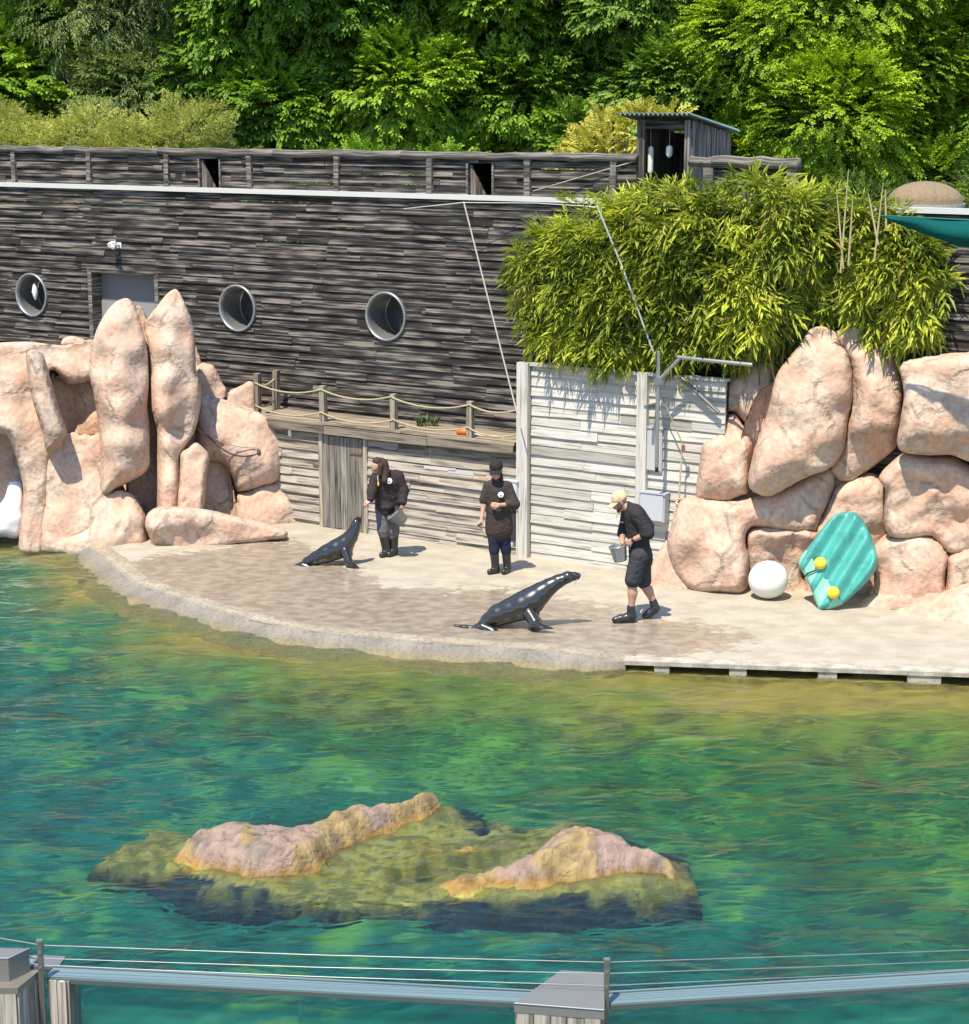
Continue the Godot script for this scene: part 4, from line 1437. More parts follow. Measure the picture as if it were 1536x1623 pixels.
	rock("boulder", "broad pink boulder with a hollow under the upper block at the right edge", fc, z,
		[1020, 690, 1060, 640, 1112, 600, 1180, 592, 1250, 598, 1340, 600, 1420, 640, 1640, 640, 1640, 1000, 1420, 1000, 1320, 1010, 1240, 940, 1060, 930, 1050, 740],
		[1100, 640, .40, 1200, 640, .48, 1120, 740, .40, 1200, 720, .26, 1160, 760, .30, 1260, 700, .44, 1300, 780, .30, 1290, 860, .12, 1340, 870, .20, 1370, 760, .48, 1180, 850, .36, 1100, 880, .46, 1400, 900, .44, 1550, 800, .4], {"round": 0.18, "thick": 0.6, "push": 0.10, "rough": 0.09})
	rock("rock_block", "lower pale pink block right of the teal float", fc, z,
		[985, 1010, 1040, 945, 1110, 920, 1240, 922, 1320, 1000, 1312, 1100, 1302, 1230, 1030, 1240, 980, 1200, 1010, 1110],
		[1100, 960, .46, 1230, 970, .48, 1100, 1060, .58, 1230, 1060, .58, 1150, 1160, .62, 1260, 1160, .58, 1030, 1060, .38], {"round": 0.14, "thick": 0.5, "push": 0.0, "rough": 0.05})
	rock("rock_block", "lower pink block at the right edge beside the pale block", fc, z,
		[1314, 1015, 1360, 985, 1407, 965, 1640, 950, 1640, 1240, 1296, 1240, 1304, 1120], [1360, 1040, .46, 1360, 1130, .52, 1480, 1080, .5], {"round": 0.14, "thick": 0.5, "push": 0.06, "rough": 0.06})
	rock("rock_slab", "flat pink ledge of rock behind the foot of the teal float", rock_frame(1400, 948, 940), z,
		[880, 1262, 940, 1230, 1000, 1196, 1100, 1180, 1300, 1170, 1300, 1230, 1200, 1262, 1080, 1285, 960, 1290], [1000, 1220, .25, 1150, 1210, .3, 1080, 1250, .4], {"round": 0.12, "thick": 0.5, "rough": 0.03, "push": 0.25})
	rock("rock_slab", "lowest flat pink rock on the platform at the right edge", rock_frame(1500, 968, 970), z,
		[1064, 1290, 1090, 1265, 1120, 1250, 1200, 1220, 1290, 1188, 1407, 1148, 1640, 1130, 1640, 1420, 1407, 1395, 1250, 1365, 1100, 1345, 1070, 1320],
		[1120, 1285, .30, 1250, 1240, .42, 1400, 1200, .46, 1300, 1300, .60, 1400, 1300, .70, 1150, 1320, .45, 1550, 1300, .7], {"round": 0.16, "thick": 0.6, "rough": 0.05})

# ================================================================ plants
func leaf_material() -> StandardMaterial3D:
	var m := StandardMaterial3D.new()
	m.vertex_color_use_as_albedo = true
	m.roughness = 0.5
	m.metallic_specular = 0.35
	m.backlight_enabled = true
	m.backlight = Color(0.78, 0.80, 0.34)
	return m

# a twig with leaves on both sides: it grows along +z, its leaves face +y; folded along the midrib
func spray_mesh(n: int, length: float, leaf: Vector2, spread: float, droop: float, seed_: int) -> ArrayMesh:
	var r := RandomNumberGenerator.new()
	r.seed = seed_
	var s := Shape.new()
	for k in n:
		var t := (k + 0.6) / n
		var side := 1.0 if k % 2 == 0 else -1.0
		var at := Vector3(r.randf_range(-0.03, 0.03), -droop * t * t * length, t * length)
		var yaw := side * r.randf_range(0.6, 1.3) * spread * (1.0 - 0.5 * t)
		var d := Vector3(sin(yaw), r.randf_range(-0.55, 0.35) - droop * 0.4, cos(yaw)).normalized()
		var w := d.cross(Vector3(r.randf_range(-0.4, 0.4), 1, r.randf_range(-0.4, 0.4))).normalized() * leaf.y * 0.5 * r.randf_range(0.8, 1.2)
		var l := leaf.x * r.randf_range(0.75, 1.25)
		var up := w.cross(d).normalized() * leaf.y * 0.16
		var g := r.randf_range(0.78, 1.22)
		s.tint = Color(g, g, g)
		var a := at + w * 0.1
		var tip := at + d * l - Vector3(0, l * 0.14, 0)
		var mid := at + d * l * 0.45
		s.tri(a, mid + w - up * -1.0, tip)
		s.tri(a, tip, mid - w + up)
	return s.mesh()

func scatter(called: String, mesh: Mesh, mat: Material, at: Array, colors: Array, parent: Node) -> MultiMeshInstance3D:
	var mm := MultiMesh.new()
	mm.transform_format = MultiMesh.TRANSFORM_3D
	mm.use_colors = true
	mm.mesh = mesh
	mm.instance_count = at.size()
	for k in at.size():
		mm.set_instance_transform(k, at[k])
		mm.set_instance_color(k, colors[k])
	var o := MultiMeshInstance3D.new()
	o.name = numbered(called, parent)
	o.multimesh = mm
	o.material_override = mat
	parent.add_child(o, true)
	stuff(o)
	return o

func twig_at(p: Vector3, out: Vector3, size: float) -> Transform3D:
	var z := (out + Vector3(rng.randf_range(-0.5, 0.5), rng.randf_range(-0.35, 0.25), rng.randf_range(-0.5, 0.5))).normalized()
	var y := (Vector3.UP + out * 0.85 + Vector3(rng.randf_range(-0.4, 0.4), 0, rng.randf_range(-0.4, 0.4))).normalized()
	var x := y.cross(z).normalized()
	return Transform3D(Basis(x, z.cross(x), z) * size, p)

# lobes: Vector4(x, y, z, r) about the foot; returns nothing, adds trunk, limbs and crown to the tree
func tree(called: String, label: String, foot: Vector3, height: float, lobes: Array, twig: Mesh, count: int, size: Vector2, light: Color, dark: Color, group := "", category := "tree", squash := 0.8) -> void:
	var o := thing(called, label, category, Transform3D(Basis(), foot), group)
	var seed_ := int(absf(foot.x) * 131.0 + absf(foot.z) * 17.0)
	var gaps := noise(0.55, 2, seed_)
	var tone := noise(0.35, 2, seed_ + 5)
	var s := Shape.new()
	s.tint = Color(0.055, 0.045, 0.035)
	var trunk_r := height * 0.016 + 0.03
	var top: Vector3 = Vector3(rng.randf_range(-0.3, 0.3), height * 0.8, rng.randf_range(-0.3, 0.3))
	s.tube([Vector3.ZERO, top * 0.35 + Vector3(rng.randf_range(-0.15, 0.15), 0, 0), top * 0.7, top], [trunk_r * 1.3, trunk_r, trunk_r * 0.6, trunk_r * 0.2], 8)
	for l in lobes:
		var b := Vector3(l.x, l.y, l.z)
		var a: Vector3 = top * clampf((l.y - l.w * 0.6) / maxf(top.y, 0.1), 0.1, 0.85)
		s.tube([a, a.lerp(b, 0.5) + Vector3(0, -0.1, 0), b], [trunk_r * 0.45, trunk_r * 0.3, 0.012], 6)
		for k in 5:
			var q: Vector3 = Vector3(rng.randfn(), absf(rng.randfn()) * 0.7, rng.randfn()).normalized() * l.w * 0.85
			s.tube([a.lerp(b, rng.randf_range(0.4, 1.0)), b + q], [trunk_r * 0.2, 0.008], 5)
	s.weld()
	put("trunk", s.mesh(), M.bark, o)
	var total := 0.0
	for l in lobes:
		total += l.w * l.w
	var at := []
	var colors := []
	for l in lobes:
		var n := int(count * l.w * l.w / total)
		for k in n:
			var d := Vector3(rng.randfn(), rng.randfn(), rng.randfn()).normalized()
			if d.y < -0.5 and rng.randf() < 0.6:
				d.y = -d.y
			var rr: float = l.w * (1.0 - 0.38 * rng.randf() * rng.randf())
			var p := Vector3(l.x, l.y, l.z) + Vector3(d.x, d.y * squash, d.z) * rr
			var gq := gaps.get_noise_3d(p.x * 1.6, p.y * 2.6, p.z * 1.6)
			if gq < -0.12:
				if rng.randf() < 0.85:
					continue
			p += d * 0.55 * gq
			at.append(twig_at(p, (d + Vector3(0, -0.12, 0)).normalized(), rng.randf_range(size.x, size.y)))
			var t := clampf(0.5 + tone.get_noise_3d(p.x, p.y, p.z) * 0.9 + rng.randfn() * 0.22, 0.0, 1.0)
			colors.append(dark.lerp(light, t))
	scatter("crown", twig, M.leaf, at, colors, o)

func lobed(height: float, radius: float, n: int) -> Array:
	var r := []
	for k in n:
		var t := (k + 0.5) / n
		var g := k * 2.4 + rng.randf()
		var y := height * (0.16 + 0.74 * t)
		var w := radius * (1.0 - 0.55 * absf(t - 0.35)) * rng.randf_range(0.36, 0.56)
		var d := (radius - w) * rng.randf_range(0.6, 1.05) * (1.0 - 0.35 * t)
		r.append(Vector4(cos(g) * d, y, sin(g) * d, w))
	r.append(Vector4(0, height * 0.62, 0, radius * 0.66))
	r.append(Vector4(0, height * 0.32, 0, radius * 0.62))
	return r

const SIDES := ["leftmost", "second", "third", "fourth", "middle", "sixth", "seventh", "eighth", "rightmost"]

func build_plants() -> void:
	M.leaf = leaf_material()
	M.bark = plain(1, 1, 1, 0.95)
	# the wooded bank behind the ship
	var s := Shape.new()
	var hn := noise(0.12, 4, 601)
	var nx := 60
	var nz := 50
	for j in nz + 1:
		for i in nx + 1:
			var x := -60.0 + 120.0 * i / nx
			var z := -31.5 - 75.0 * j / nz
			var behind := z - (-28.2 + (x - 1.93) * 0.648)
			var y := 4.6 * smoothstep(-2.2, -5.0, behind) * smoothstep(-30.0, -33.0, z) + 4.5 * smoothstep(-40.0, -85.0, z) + 0.5 * hn.get_noise_2d(x, z) * smoothstep(-6.0, -9.0, behind)
			var g := 1.0 + 0.6 * hn.get_noise_2d(x * 6.0, z * 6.0)
			s.tint = Color(0.035 * g, 0.045 * g, 0.018 * g)
			s.vert(Vector3(x, y - 0.25, z))
	for j in nz:
		for i in nx:
			var q := j * (nx + 1) + i
			for m in [0, nx + 1, 1, 1, nx + 1, nx + 2]:
				s.ix.append(q + m)
	s.smooth()
	structure(put("wooded_bank", s.mesh(), M.plain))
	var gs := Shape.new()
	gs.tint = Color(0.10, 0.10, 0.06)
	gs.quad(Vector3(-90, -3.2, 40), Vector3(90, -3.2, 40), Vector3(90, -3.2, -110), Vector3(-90, -3.2, -110))
	structure(put("ground", gs.mesh(), M.plain))

	var broad := spray_mesh(16, 0.34, Vector2(0.090, 0.062), 1.5, 0.10, 1)
	var small := spray_mesh(18, 0.32, Vector2(0.066, 0.046), 1.5, 0.08, 2)
	var narrow := spray_mesh(16, 0.42, Vector2(0.10, 0.026), 0.9, 0.25, 3)
	var L := Color(0.273, 0.442, 0.035)
	var D := Color(0.111, 0.221, 0.023)
	# front row, left to right: x, z, height, radius, leaf, light, dark, label
	var rows := [
		[-10.8, -42.5, 10.5, 3.0, 0, Color(0.299, 0.468, 0.036), Color(0.130, 0.260, 0.022), "bright green broadleaf tree at the far left behind the yellowish bushes"],
		[-7.2, -42.0, 10.0, 2.5, 2, Color(0.273, 0.351, 0.117), Color(0.143, 0.208, 0.065), "grey green fine leaved tree behind the right end of the yellowish bushes"],
		[-4.4, -41.0, 9.6, 2.2, 0, Color(0.221, 0.390, 0.035), Color(0.091, 0.195, 0.021), "dark green broadleaf tree right of the grey green tree"],
		[-1.7, -41.5, 10.5, 2.4, 0, Color(0.325, 0.494, 0.036), Color(0.130, 0.260, 0.022), "bright green layered broadleaf tree above the middle of the ship"],
		[0.8, -42.0, 10.0, 2.3, 0, Color(0.260, 0.429, 0.035), Color(0.111, 0.221, 0.022), "mid green broadleaf tree behind the yellow flowering shrub"],
		[3.5, -41.5, 10.2, 2.2, 0, Color(0.273, 0.429, 0.058), Color(0.111, 0.215, 0.033), "broadleaf tree standing right behind the cabin roof"],
		[7.0, -39.5, 9.2, 2.7, 1, Color(0.390, 0.533, 0.026), Color(0.169, 0.286, 0.017), "bright yellow green tree above the right end of the ship"],
		[10.6, -41.0, 10.0, 2.6, 1, Color(0.286, 0.442, 0.025), Color(0.130, 0.247, 0.017), "green small leaved tree at the right edge of the wood"],
	]
	var meshes := [broad, small, narrow]
	for q in rows:
		var foot := Vector3(q[0], 3.2, q[1])
		tree("broadleaf_tree", q[7], foot, q[2], lobed(q[2], q[3] * 1.22, 13), meshes[q[4]], 24000, Vector2(0.7, 1.25), q[5], q[6], "trees in the wood behind the ship")
	# second row, higher up the bank, seen only between the crowns of the first
	for k in 9:
		var x := -13.5 + k * 3.3 + rng.randf_range(-0.5, 0.5)
		var h := rng.randf_range(11.0, 13.0)
		tree("background_tree", "dark broadleaf tree of the second row, %s from the left, between front crowns" % SIDES[k], Vector3(x, 4.0, rng.randf_range(-49.5, -47.0)), h, lobed(h, 3.2, 9), broad, 7000, Vector2(1.1, 1.7), L, D, "second row of trees")
	# yellowish bushes behind the left of the ship
	var yl := Color(0.56, 0.56, 0.15)
	var yd := Color(0.27, 0.31, 0.075)
	var bushes := [
		[-9.7, -37.6, 2.6, 1.25, "yellowish feathery bush at the left edge behind the ship"],
		[-7.7, -37.3, 2.75, 1.3, "tallest yellowish feathery bush behind the left of the ship"],
		[-5.9, -36.9, 2.4, 1.15, "yellowish feathery bush at the right end of its row behind the ship"]]
	for q in bushes:
		tree("yellowish_bush", q[4], Vector3(q[0], 4.1, q[1]), q[2], [Vector4(0, 1.3, 0, q[3]), Vector4(-0.8, 1.3, 0.2, q[3] * 0.7), Vector4(0.8, 1.2, 0.1, q[3] * 0.7), Vector4(0.2, 1.9, -0.2, q[3] * 0.55)], narrow, 4200, Vector2(0.45, 0.8), yl, yd, "yellowish bushes", "bush")
	tree("flowering_shrub", "pale yellow leaved shrub left of the cabin roof", Vector3(2.4, 4.0, -34.6), 3.0, [Vector4(-0.2, 1.5, 0, 0.85), Vector4(0.55, 2.0, 0, 0.62), Vector4(-0.75, 1.2, 0.2, 0.6), Vector4(0.3, 1.2, 0.3, 0.8)], broad, 1500, Vector2(0.5, 0.85), Color(0.62, 0.57, 0.12), Color(0.390, 0.377, 0.052), "", "shrub")
	tree("understorey_bush", "mid green bush close behind the bulwark left of the flowering shrub", Vector3(-2.2, 4.0, -36.0), 2.2, [Vector4(-1.2, 0.9, 0, 0.9), Vector4(0.2, 1.0, 0, 0.9), Vector4(1.4, 0.9, 0, 0.9), Vector4(2.6, 0.9, 0, 0.8)], broad, 2000, Vector2(0.6, 0.9), L, D, "", "bush")
	tree("understorey_bush", "light green small leaved bush behind the tan dome at the right edge", Vector3(8.3, 2.6, -33.0), 2.6, [Vector4(-0.4, 1.8, 0, 0.85), Vector4(0.6, 2.1, -0.2, 0.9), Vector4(1.5, 1.7, 0, 0.9), Vector4(-1.4, 1.2, 0, 0.8)], small, 2200, Vector2(0.5, 0.8), Color(0.182, 0.247, 0.052), Color(0.078, 0.130, 0.026), "", "bush")
	tree("understorey_bush", "dark green bush just right of the cabin behind the stern bulwark", Vector3(5.6, 2.8, -34.0), 2.4, [Vector4(-0.8, 1.6, 0, 0.9), Vector4(0.5, 1.4, 0, 0.9), Vector4(1.3, 1.8, -0.2, 0.8)], small, 1800, Vector2(0.6, 0.9), Color(0.130, 0.208, 0.026), Color(0.052, 0.104, 0.016), "", "bush")
	build_bamboo()

func build_bamboo() -> void:
	var o := thing("bamboo", "big clump of yellow green bamboo spilling over the bleached plank wall", "bamboo", wall_frame(-0.3))
	var inv := wall_frame(-0.3).affine_inverse()
	# px, py, half width, half height (of the clump as it stands on the wall), how far its middle hangs out
	var blobs := [[912, 455, 76, 86, .05, .45], [965, 400, 86, 82, -.05, .45], [1075, 380, 105, 84, -.05, .45], [1195, 366, 95, 80, -.1, .4], [1000, 490, 110, 70, .02, .45], [1135, 460, 105, 86, .0, .45], [1260, 405, 95, 88, -.45, .25], [1225, 470, 70, 70, -.40, .25], [868, 430, 42, 65, .0, .4], [1340, 395, 72, 66, -.45, .22], [1405, 440, 68, 66, -.45, .22], [1438, 478, 40, 42, -.45, .2], [1400, 490, 50, 40, -.5, .18], [1180, 520, 44, 34, .0, .4], [1085, 533, 90, 30, .04, .4], [945, 535, 90, 28, .02, .4]]
	var twigs := [spray_mesh(9, 0.20, Vector2(0.175, 0.032), 0.9, 0.55, 11), spray_mesh(8, 0.26, Vector2(0.20, 0.033), 0.7, 0.8, 12), spray_mesh(7, 0.16, Vector2(0.145, 0.030), 1.1, 0.3, 13)]
	var at := [[], [], []]
	var cols := [[], [], []]
	var tone := noise(0.9, 2, 611)
	var gaps := noise(1.7, 2, 612)
	for b in blobs:
		var c := inv * plane_at(b[0], b[1], wall_point(0, 0, -0.3), wall_out)
		var ru: float = b[2] / 92.0
		var rv: float = b[3] / 108.0
		var n := int(ru * rv * 1750.0)
		for k in n:
			var d := Vector3(rng.randfn(), rng.randfn(), rng.randfn() + 0.5).normalized()
			var rr := 1.0 - 0.45 * rng.randf() * rng.randf()
			var p := c + Vector3(d.x * ru * rr, d.y * rv * rr, d.z * b[5] * rr + b[4])
			if p.z < -0.45 and p.y < 5.3:
				p.z = -0.45 + rng.randf() * 0.25
			var gq := gaps.get_noise_3d(p.x, p.y, p.z)
			if gq < 0.0 and rng.randf() < 0.92:
				continue
			var out := (d + Vector3(0, -0.25, 0.35) + Vector3(rng.randfn(), rng.randfn(), rng.randfn()) * 0.45).normalized()
			var kind := rng.randi() % 3
			at[kind].append(twig_at(p, out, rng.randf_range(0.7, 1.25)))
			var t := clampf(0.45 + tone.get_noise_3d(p.x, p.y, p.z) * 0.8 + rng.randfn() * 0.28, 0.0, 1.0)
			var col := Color(0.14, 0.20, 0.028).lerp(Color(0.58, 0.62, 0.085), t)
			if rng.randf() < 0.05:
				col = Color(0.36, 0.31, 0.06)
			cols[kind].append(col)
	for k in 3:
		scatter("foliage", twigs[k], M.leaf, at[k], cols[k], o)
	for k in 46:
		var u := rng.randf_range(4.3, 7.8)
		var h := rng.randf_range(1.2, 2.4)
		var foot := Vector3(u, 2.85, rng.randf_range(-0.25, 0.1))
		var lean := Vector3(rng.randf_range(-0.35, 0.35), h, rng.randf_range(-0.1, 0.4))
		var s := Shape.new()
		var g := rng.randf_range(0.7, 1.2)
		s.tint = Color(0.17 * g, 0.16 * g, 0.05 * g)
		s.tube([foot, foot + lean * 0.5 + Vector3(0, 0.05, 0), foot + lean], [0.012, 0.010, 0.004], 6)
		s.weld()
		put("cane", s.mesh(), M.plain, o)
	# dry stalks that stand out of the clump on the right
	for q in [[1338, 360, 1345, 268], [1332, 370, 1326, 300], [1392, 360, 1400, 290], [1385, 352, 1376, 306], [1348, 372, 1352, 310], [1404, 335, 1403, 300]]:
		var a := inv * plane_at(q[0], q[1], wall_point(0, 0, -0.1), wall_out)
		var b := inv * plane_at(q[2], q[3], wall_point(0, 0, -0.1), wall_out)
		var s := Shape.new()
		s.tint = Color(0.40, 0.33, 0.18)
		s.tube([a - (b - a) * 0.8, a, b], [0.014, 0.013, 0.005], 6)
		s.weld()
		put("dry_stalk", s.mesh(), M.plain, o)
	# soil bed behind the wall
	box_part("soil", o, plain(0.05, 0.04, 0.03), Vector3(5.5, 2.78, -0.08), Vector3(3.1, 0.1, 0.6))

# ================================================================ smooth bodies
# bone: [a, b, radius at a, radius at b] or with a fifth entry [.., Vector3 axis * factor]: the section is narrower along that axis
func flesh(s: Shape, bones: Array, cell: float, blend: float) -> void:
	var lo := Vector3(1e9, 1e9, 1e9)
	var hi := -lo
	for b in bones:
		var r: float = maxf(b[2], b[3]) + blend * 2.0 + cell * 2.0
		lo = lo.min(b[0] - Vector3.ONE * r).min(b[1] - Vector3.ONE * r)
		hi = hi.max(b[0] + Vector3.ONE * r).max(b[1] + Vector3.ONE * r)
	var nx := int(ceil((hi.x - lo.x) / cell)) + 1
	var ny := int(ceil((hi.y - lo.y) / cell)) + 1
	var nz := int(ceil((hi.z - lo.z) / cell)) + 1
	var sums := PackedFloat32Array()
	sums.resize(nx * ny * nz)
	for bone in bones:
		var a: Vector3 = bone[0]
		var ba: Vector3 = bone[1] - a
		var bb := maxf(ba.length_squared(), 1e-9)
		var ra: float = bone[2]
		var rd: float = bone[3] - ra
		var flat: bool = bone.size() > 4
		var axis := Vector3.ZERO
		var more := 0.0
		if flat:
			axis = bone[4].normalized()
			more = bone[4].length() - 1.0
		var reach: float = maxf(bone[2], bone[3]) + blend * 4.5
		var p0 := ((a.min(bone[1]) - Vector3.ONE * reach - lo) / cell).floor()
		var p1 := ((a.max(bone[1]) + Vector3.ONE * reach - lo) / cell).ceil()
		for k in range(maxi(int(p0.z), 0), mini(int(p1.z) + 1, nz)):
			for j in range(maxi(int(p0.y), 0), mini(int(p1.y) + 1, ny)):
				var at := (k * ny + j) * nx
				for i in range(maxi(int(p0.x), 0), mini(int(p1.x) + 1, nx)):
					var o := lo + Vector3(i, j, k) * cell - a
					var h := clampf(o.dot(ba) / bb, 0.0, 1.0)
					o -= ba * h
					if flat:
						o += axis * (o.dot(axis) * more)
					var d := o.length() - ra - rd * h
					if d < blend * 5.0:
						sums[at + i] += exp(-d / blend)
	# surface nets at the level where the sum is one
	var ids := {}
	var step_y := nx
	var step_z := nx * ny
	var first := s.v.size()
	for k in nz - 1:
		for j in ny - 1:
			var at := k * step_z + j * step_y
			for i in nx - 1:
				var q := at + i
				var m := 0
				if sums[q] > 1.0: m |= 1
				if sums[q + 1] > 1.0: m |= 2
				if sums[q + step_y] > 1.0: m |= 4
				if sums[q + step_y + 1] > 1.0: m |= 8
				if sums[q + step_z] > 1.0: m |= 16
				if sums[q + step_z + 1] > 1.0: m |= 32
				if sums[q + step_z + step_y] > 1.0: m |= 64
				if sums[q + step_z + step_y + 1] > 1.0: m |= 128
				if m == 0 or m == 255:
					continue
				var sum := Vector3.ZERO
				var n := 0
				for e in [[0, 1], [2, 3], [4, 5], [6, 7], [0, 2], [1, 3], [4, 6], [5, 7], [0, 4], [1, 5], [2, 6], [3, 7]]:
					var c0: int = e[0]
					var c1: int = e[1]
					if ((m >> c0) & 1) == ((m >> c1) & 1):
						continue
					var f0 := log(maxf(sums[q + (c0 & 1) + ((c0 >> 1) & 1) * step_y + (c0 >> 2) * step_z], 1e-6))
					var f1 := log(maxf(sums[q + (c1 & 1) + ((c1 >> 1) & 1) * step_y + (c1 >> 2) * step_z], 1e-6))
					var t := clampf(f0 / (f0 - f1), 0.02, 0.98)
					sum += Vector3(c0 & 1, (c0 >> 1) & 1, c0 >> 2).lerp(Vector3(c1 & 1, (c1 >> 1) & 1, c1 >> 2), t)
					n += 1
				var p := lo + (Vector3(i, j, k) + sum / n) * cell
				ids[q] = s.vert(p, Vector2(p.x, p.y))
	for q in ids:
		var inside: bool = sums[q] > 1.0
		for axis in 3:
			var d1: int = [1, step_y, step_z][axis]
			var d2: int = [step_y, step_z, 1][axis]
			var d3: int = [step_z, 1, step_y][axis]
			if (sums[q + d1] > 1.0) == inside:
				continue
			if not (ids.has(q - d2) and ids.has(q - d3) and ids.has(q - d2 - d3)):
				continue
			var a: int = ids[q]
			var b: int = ids[q - d2]
			var c: int = ids[q - d2 - d3]
			var d: int = ids[q - d3]
			if inside:
				s.ix.append_array([a, c, b, a, d, c])
			else:
				s.ix.append_array([a, b, c, a, c, d])

func flesh_part(called: String, parent: Node, mat: Material, tint: Color, bones: Array, cell := 0.014, blend := 0.012) -> MeshInstance3D:
	var s := Shape.new()
	s.tint = tint
	flesh(s, bones, cell, blend)
	s.smooth()
	return put(called, s.mesh(), mat, parent)

# a hand: wrist, the way the fingers point, the way the palm faces, curl 0 (flat) to 1 (fist), thumb side +1 or -1
func hand_bones(wrist: Vector3, along: Vector3, palm: Vector3, curl: float, thumb: float) -> Array:
	var d := along.normalized()
	var n := (palm - d * palm.dot(d)).normalized()
	var side := d.cross(n).normalized() * thumb
	var r := []
	for k in 4:
		var o := (1.5 - k) * 0.0185
		var root := wrist + d * (0.078 - 0.006 * absf(k - 1.3)) + side * o
		r.append([wrist + side * o * 0.55, root, 0.0145, 0.0115])
		var l: float = [0.040, 0.045, 0.042, 0.033][k]
		var g := 0.25 + curl * 1.15
		var d1 := (d * cos(g) + n * sin(g)).normalized()
		var d2 := (d * cos(g * 1.9) + n * sin(g * 1.9)).normalized()
		r.append([root, root + d1 * l, 0.0100, 0.0088])
		r.append([root + d1 * l, root + d1 * l + d2 * l * 0.95, 0.0088, 0.0070])
	var base := wrist + d * 0.022 + side * 0.026
	var knee := base + d * 0.030 + side * 0.026 + n * 0.012
	r.append([wrist + side * 0.012, base, 0.017, 0.014])
	r.append([base, knee, 0.0135, 0.0105])
	r.append([knee, knee + (d * 0.75 + side * 0.15 + n * (0.25 + curl * 0.5)).normalized() * 0.034, 0.0105, 0.0080])
	return r

# a head about its centre: looking along "face", up "top"
func head_bones(c: Vector3, face: Vector3, top: Vector3) -> Array:
	var f := face.normalized()
	var u := (top - f * top.dot(f)).normalized()
	var s := u.cross(f)
	return [
		[c + u * 0.045 - f * 0.022, c + u * 0.035 + f * 0.012, 0.080, 0.076],
		[c + f * 0.030 - u * 0.01, c + f * 0.034 - u * 0.060, 0.058, 0.046],
		[c + f * 0.048 - u * 0.078, c + f * 0.056 - u * 0.088, 0.030, 0.024],
		[c + s * 0.03 + f * 0.02 - u * 0.075, c - s * 0.03 + f * 0.02 - u * 0.075, 0.030, 0.030],
		[c + f * 0.088 + u * 0.012, c + f * 0.108 - u * 0.024, 0.008, 0.013],
		[c + f * 0.082 + u * 0.026 + s * 0.025, c + f * 0.082 + u * 0.026 - s * 0.025, 0.014, 0.014],
		[c + f * 0.088 - u * 0.050 + s * 0.014, c + f * 0.088 - u * 0.050 - s * 0.014, 0.009, 0.009],
		[c + s * 0.078 + u * 0.012, c + s * 0.080 - u * 0.022, 0.015, 0.010],
		[c - s * 0.078 + u * 0.012, c - s * 0.080 - u * 0.022, 0.015, 0.010],
	]

func face_parts(parent: Node, c: Vector3, face: Vector3, top: Vector3, lips: Color) -> void:
	var f := face.normalized()
	var u := (top - f * top.dot(f)).normalized()
	var s := u.cross(f)
	for e in [-1.0, 1.0]:
		var q := Shape.new()
		q.tint = Color(0.03, 0.02, 0.015)
		q.ball(c + f * 0.087 + u * 0.004 + s * 0.031 * e, Vector3(0.011, 0.008, 0.011), 8, 6)
		put("eye", q.mesh(), M.satin, parent)
		var w := Shape.new()
		w.tint = Color(0.05, 0.035, 0.025)
		w.tube([c + f * 0.094 + u * 0.024 + s * 0.015 * e, c + f * 0.090 + u * 0.028 + s * 0.045 * e], [0.005, 0.003], 6)
		put("eyebrow", w.mesh(), M.plain, parent)
	var m := Shape.new()
	m.tint = lips
	m.tube([c + f * 0.094 - u * 0.052 + s * 0.022, c + f * 0.101 - u * 0.050, c + f * 0.094 - u * 0.052 - s * 0.022], [0.003, 0.006, 0.003], 6)
	put("mouth", m.mesh(), M.satin, parent)

func cap_part(parent: Node, c: Vector3, face: Vector3, top: Vector3, tint: Color) -> void:
	var f := face.normalized()
	var u := (top - f * top.dot(f)).normalized()
	var s := u.cross(f)
	var cap := put("cap", ArrayMesh.new(), M.cloth, parent)
	var q := Shape.new()
	q.tint = tint
	var prof := [Vector2(0.103, 0.0), Vector2(0.106, 0.02), Vector2(0.103, 0.05), Vector2(0.088, 0.085), Vector2(0.055, 0.108), Vector2(0.015, 0.116), Vector2(0.0, 0.116)]
	q.lathe(prof, 18, Transform3D(Basis(s, u, f) * Basis.from_scale(Vector3(0.94, 1, 1.06)), c + u * 0.036 - f * 0.008))
	q.smooth()
	cap.mesh = q.mesh()
	var b := Shape.new()
	b.tint = tint * 0.92
	var n := 10
	for layer in 2:
		for k in n + 1:
			var g := PI * (0.12 + 0.76 * k / n)
			var r0 := s * cos(g) * 0.094 + f * (sin(g) * 0.100)
			var r1 := s * cos(g) * 0.088 + f * (0.095 + sin(g) * 0.085)
			var dn := u * (-0.006 * layer)
			b.vert(c + u * (0.040 - 0.012 * absf(cos(g))) + r0 + dn)
			b.vert(c + u * (0.022 - 0.022 * absf(cos(g))) + r1 + dn)
	for layer in 2:
		for k in n:
			var i := layer * (n + 1) * 2 + k * 2
			b.ix.append_array([i, i + 2, i + 1, i + 1, i + 2, i + 3] if layer == 0 else [i, i + 1, i + 2, i + 1, i + 3, i + 2])
	for k in n:
		var i := k * 2 + 1
		var j := i + (n + 1) * 2
		b.ix.append_array([i, i + 2, j, j, i + 2, j + 2])
	put("brim", b.mesh(), M.cloth, cap)

# where a point of the photographed figure stands, about its foot; z is towards the pool
func joint(foot: Vector2, scale_: float, px: float, py: float, z := 0.0) -> Vector3:
	return Vector3((px - foot.x) / scale_, (foot.y - py) / (scale_ * 0.972) + 0.235 * z, z)

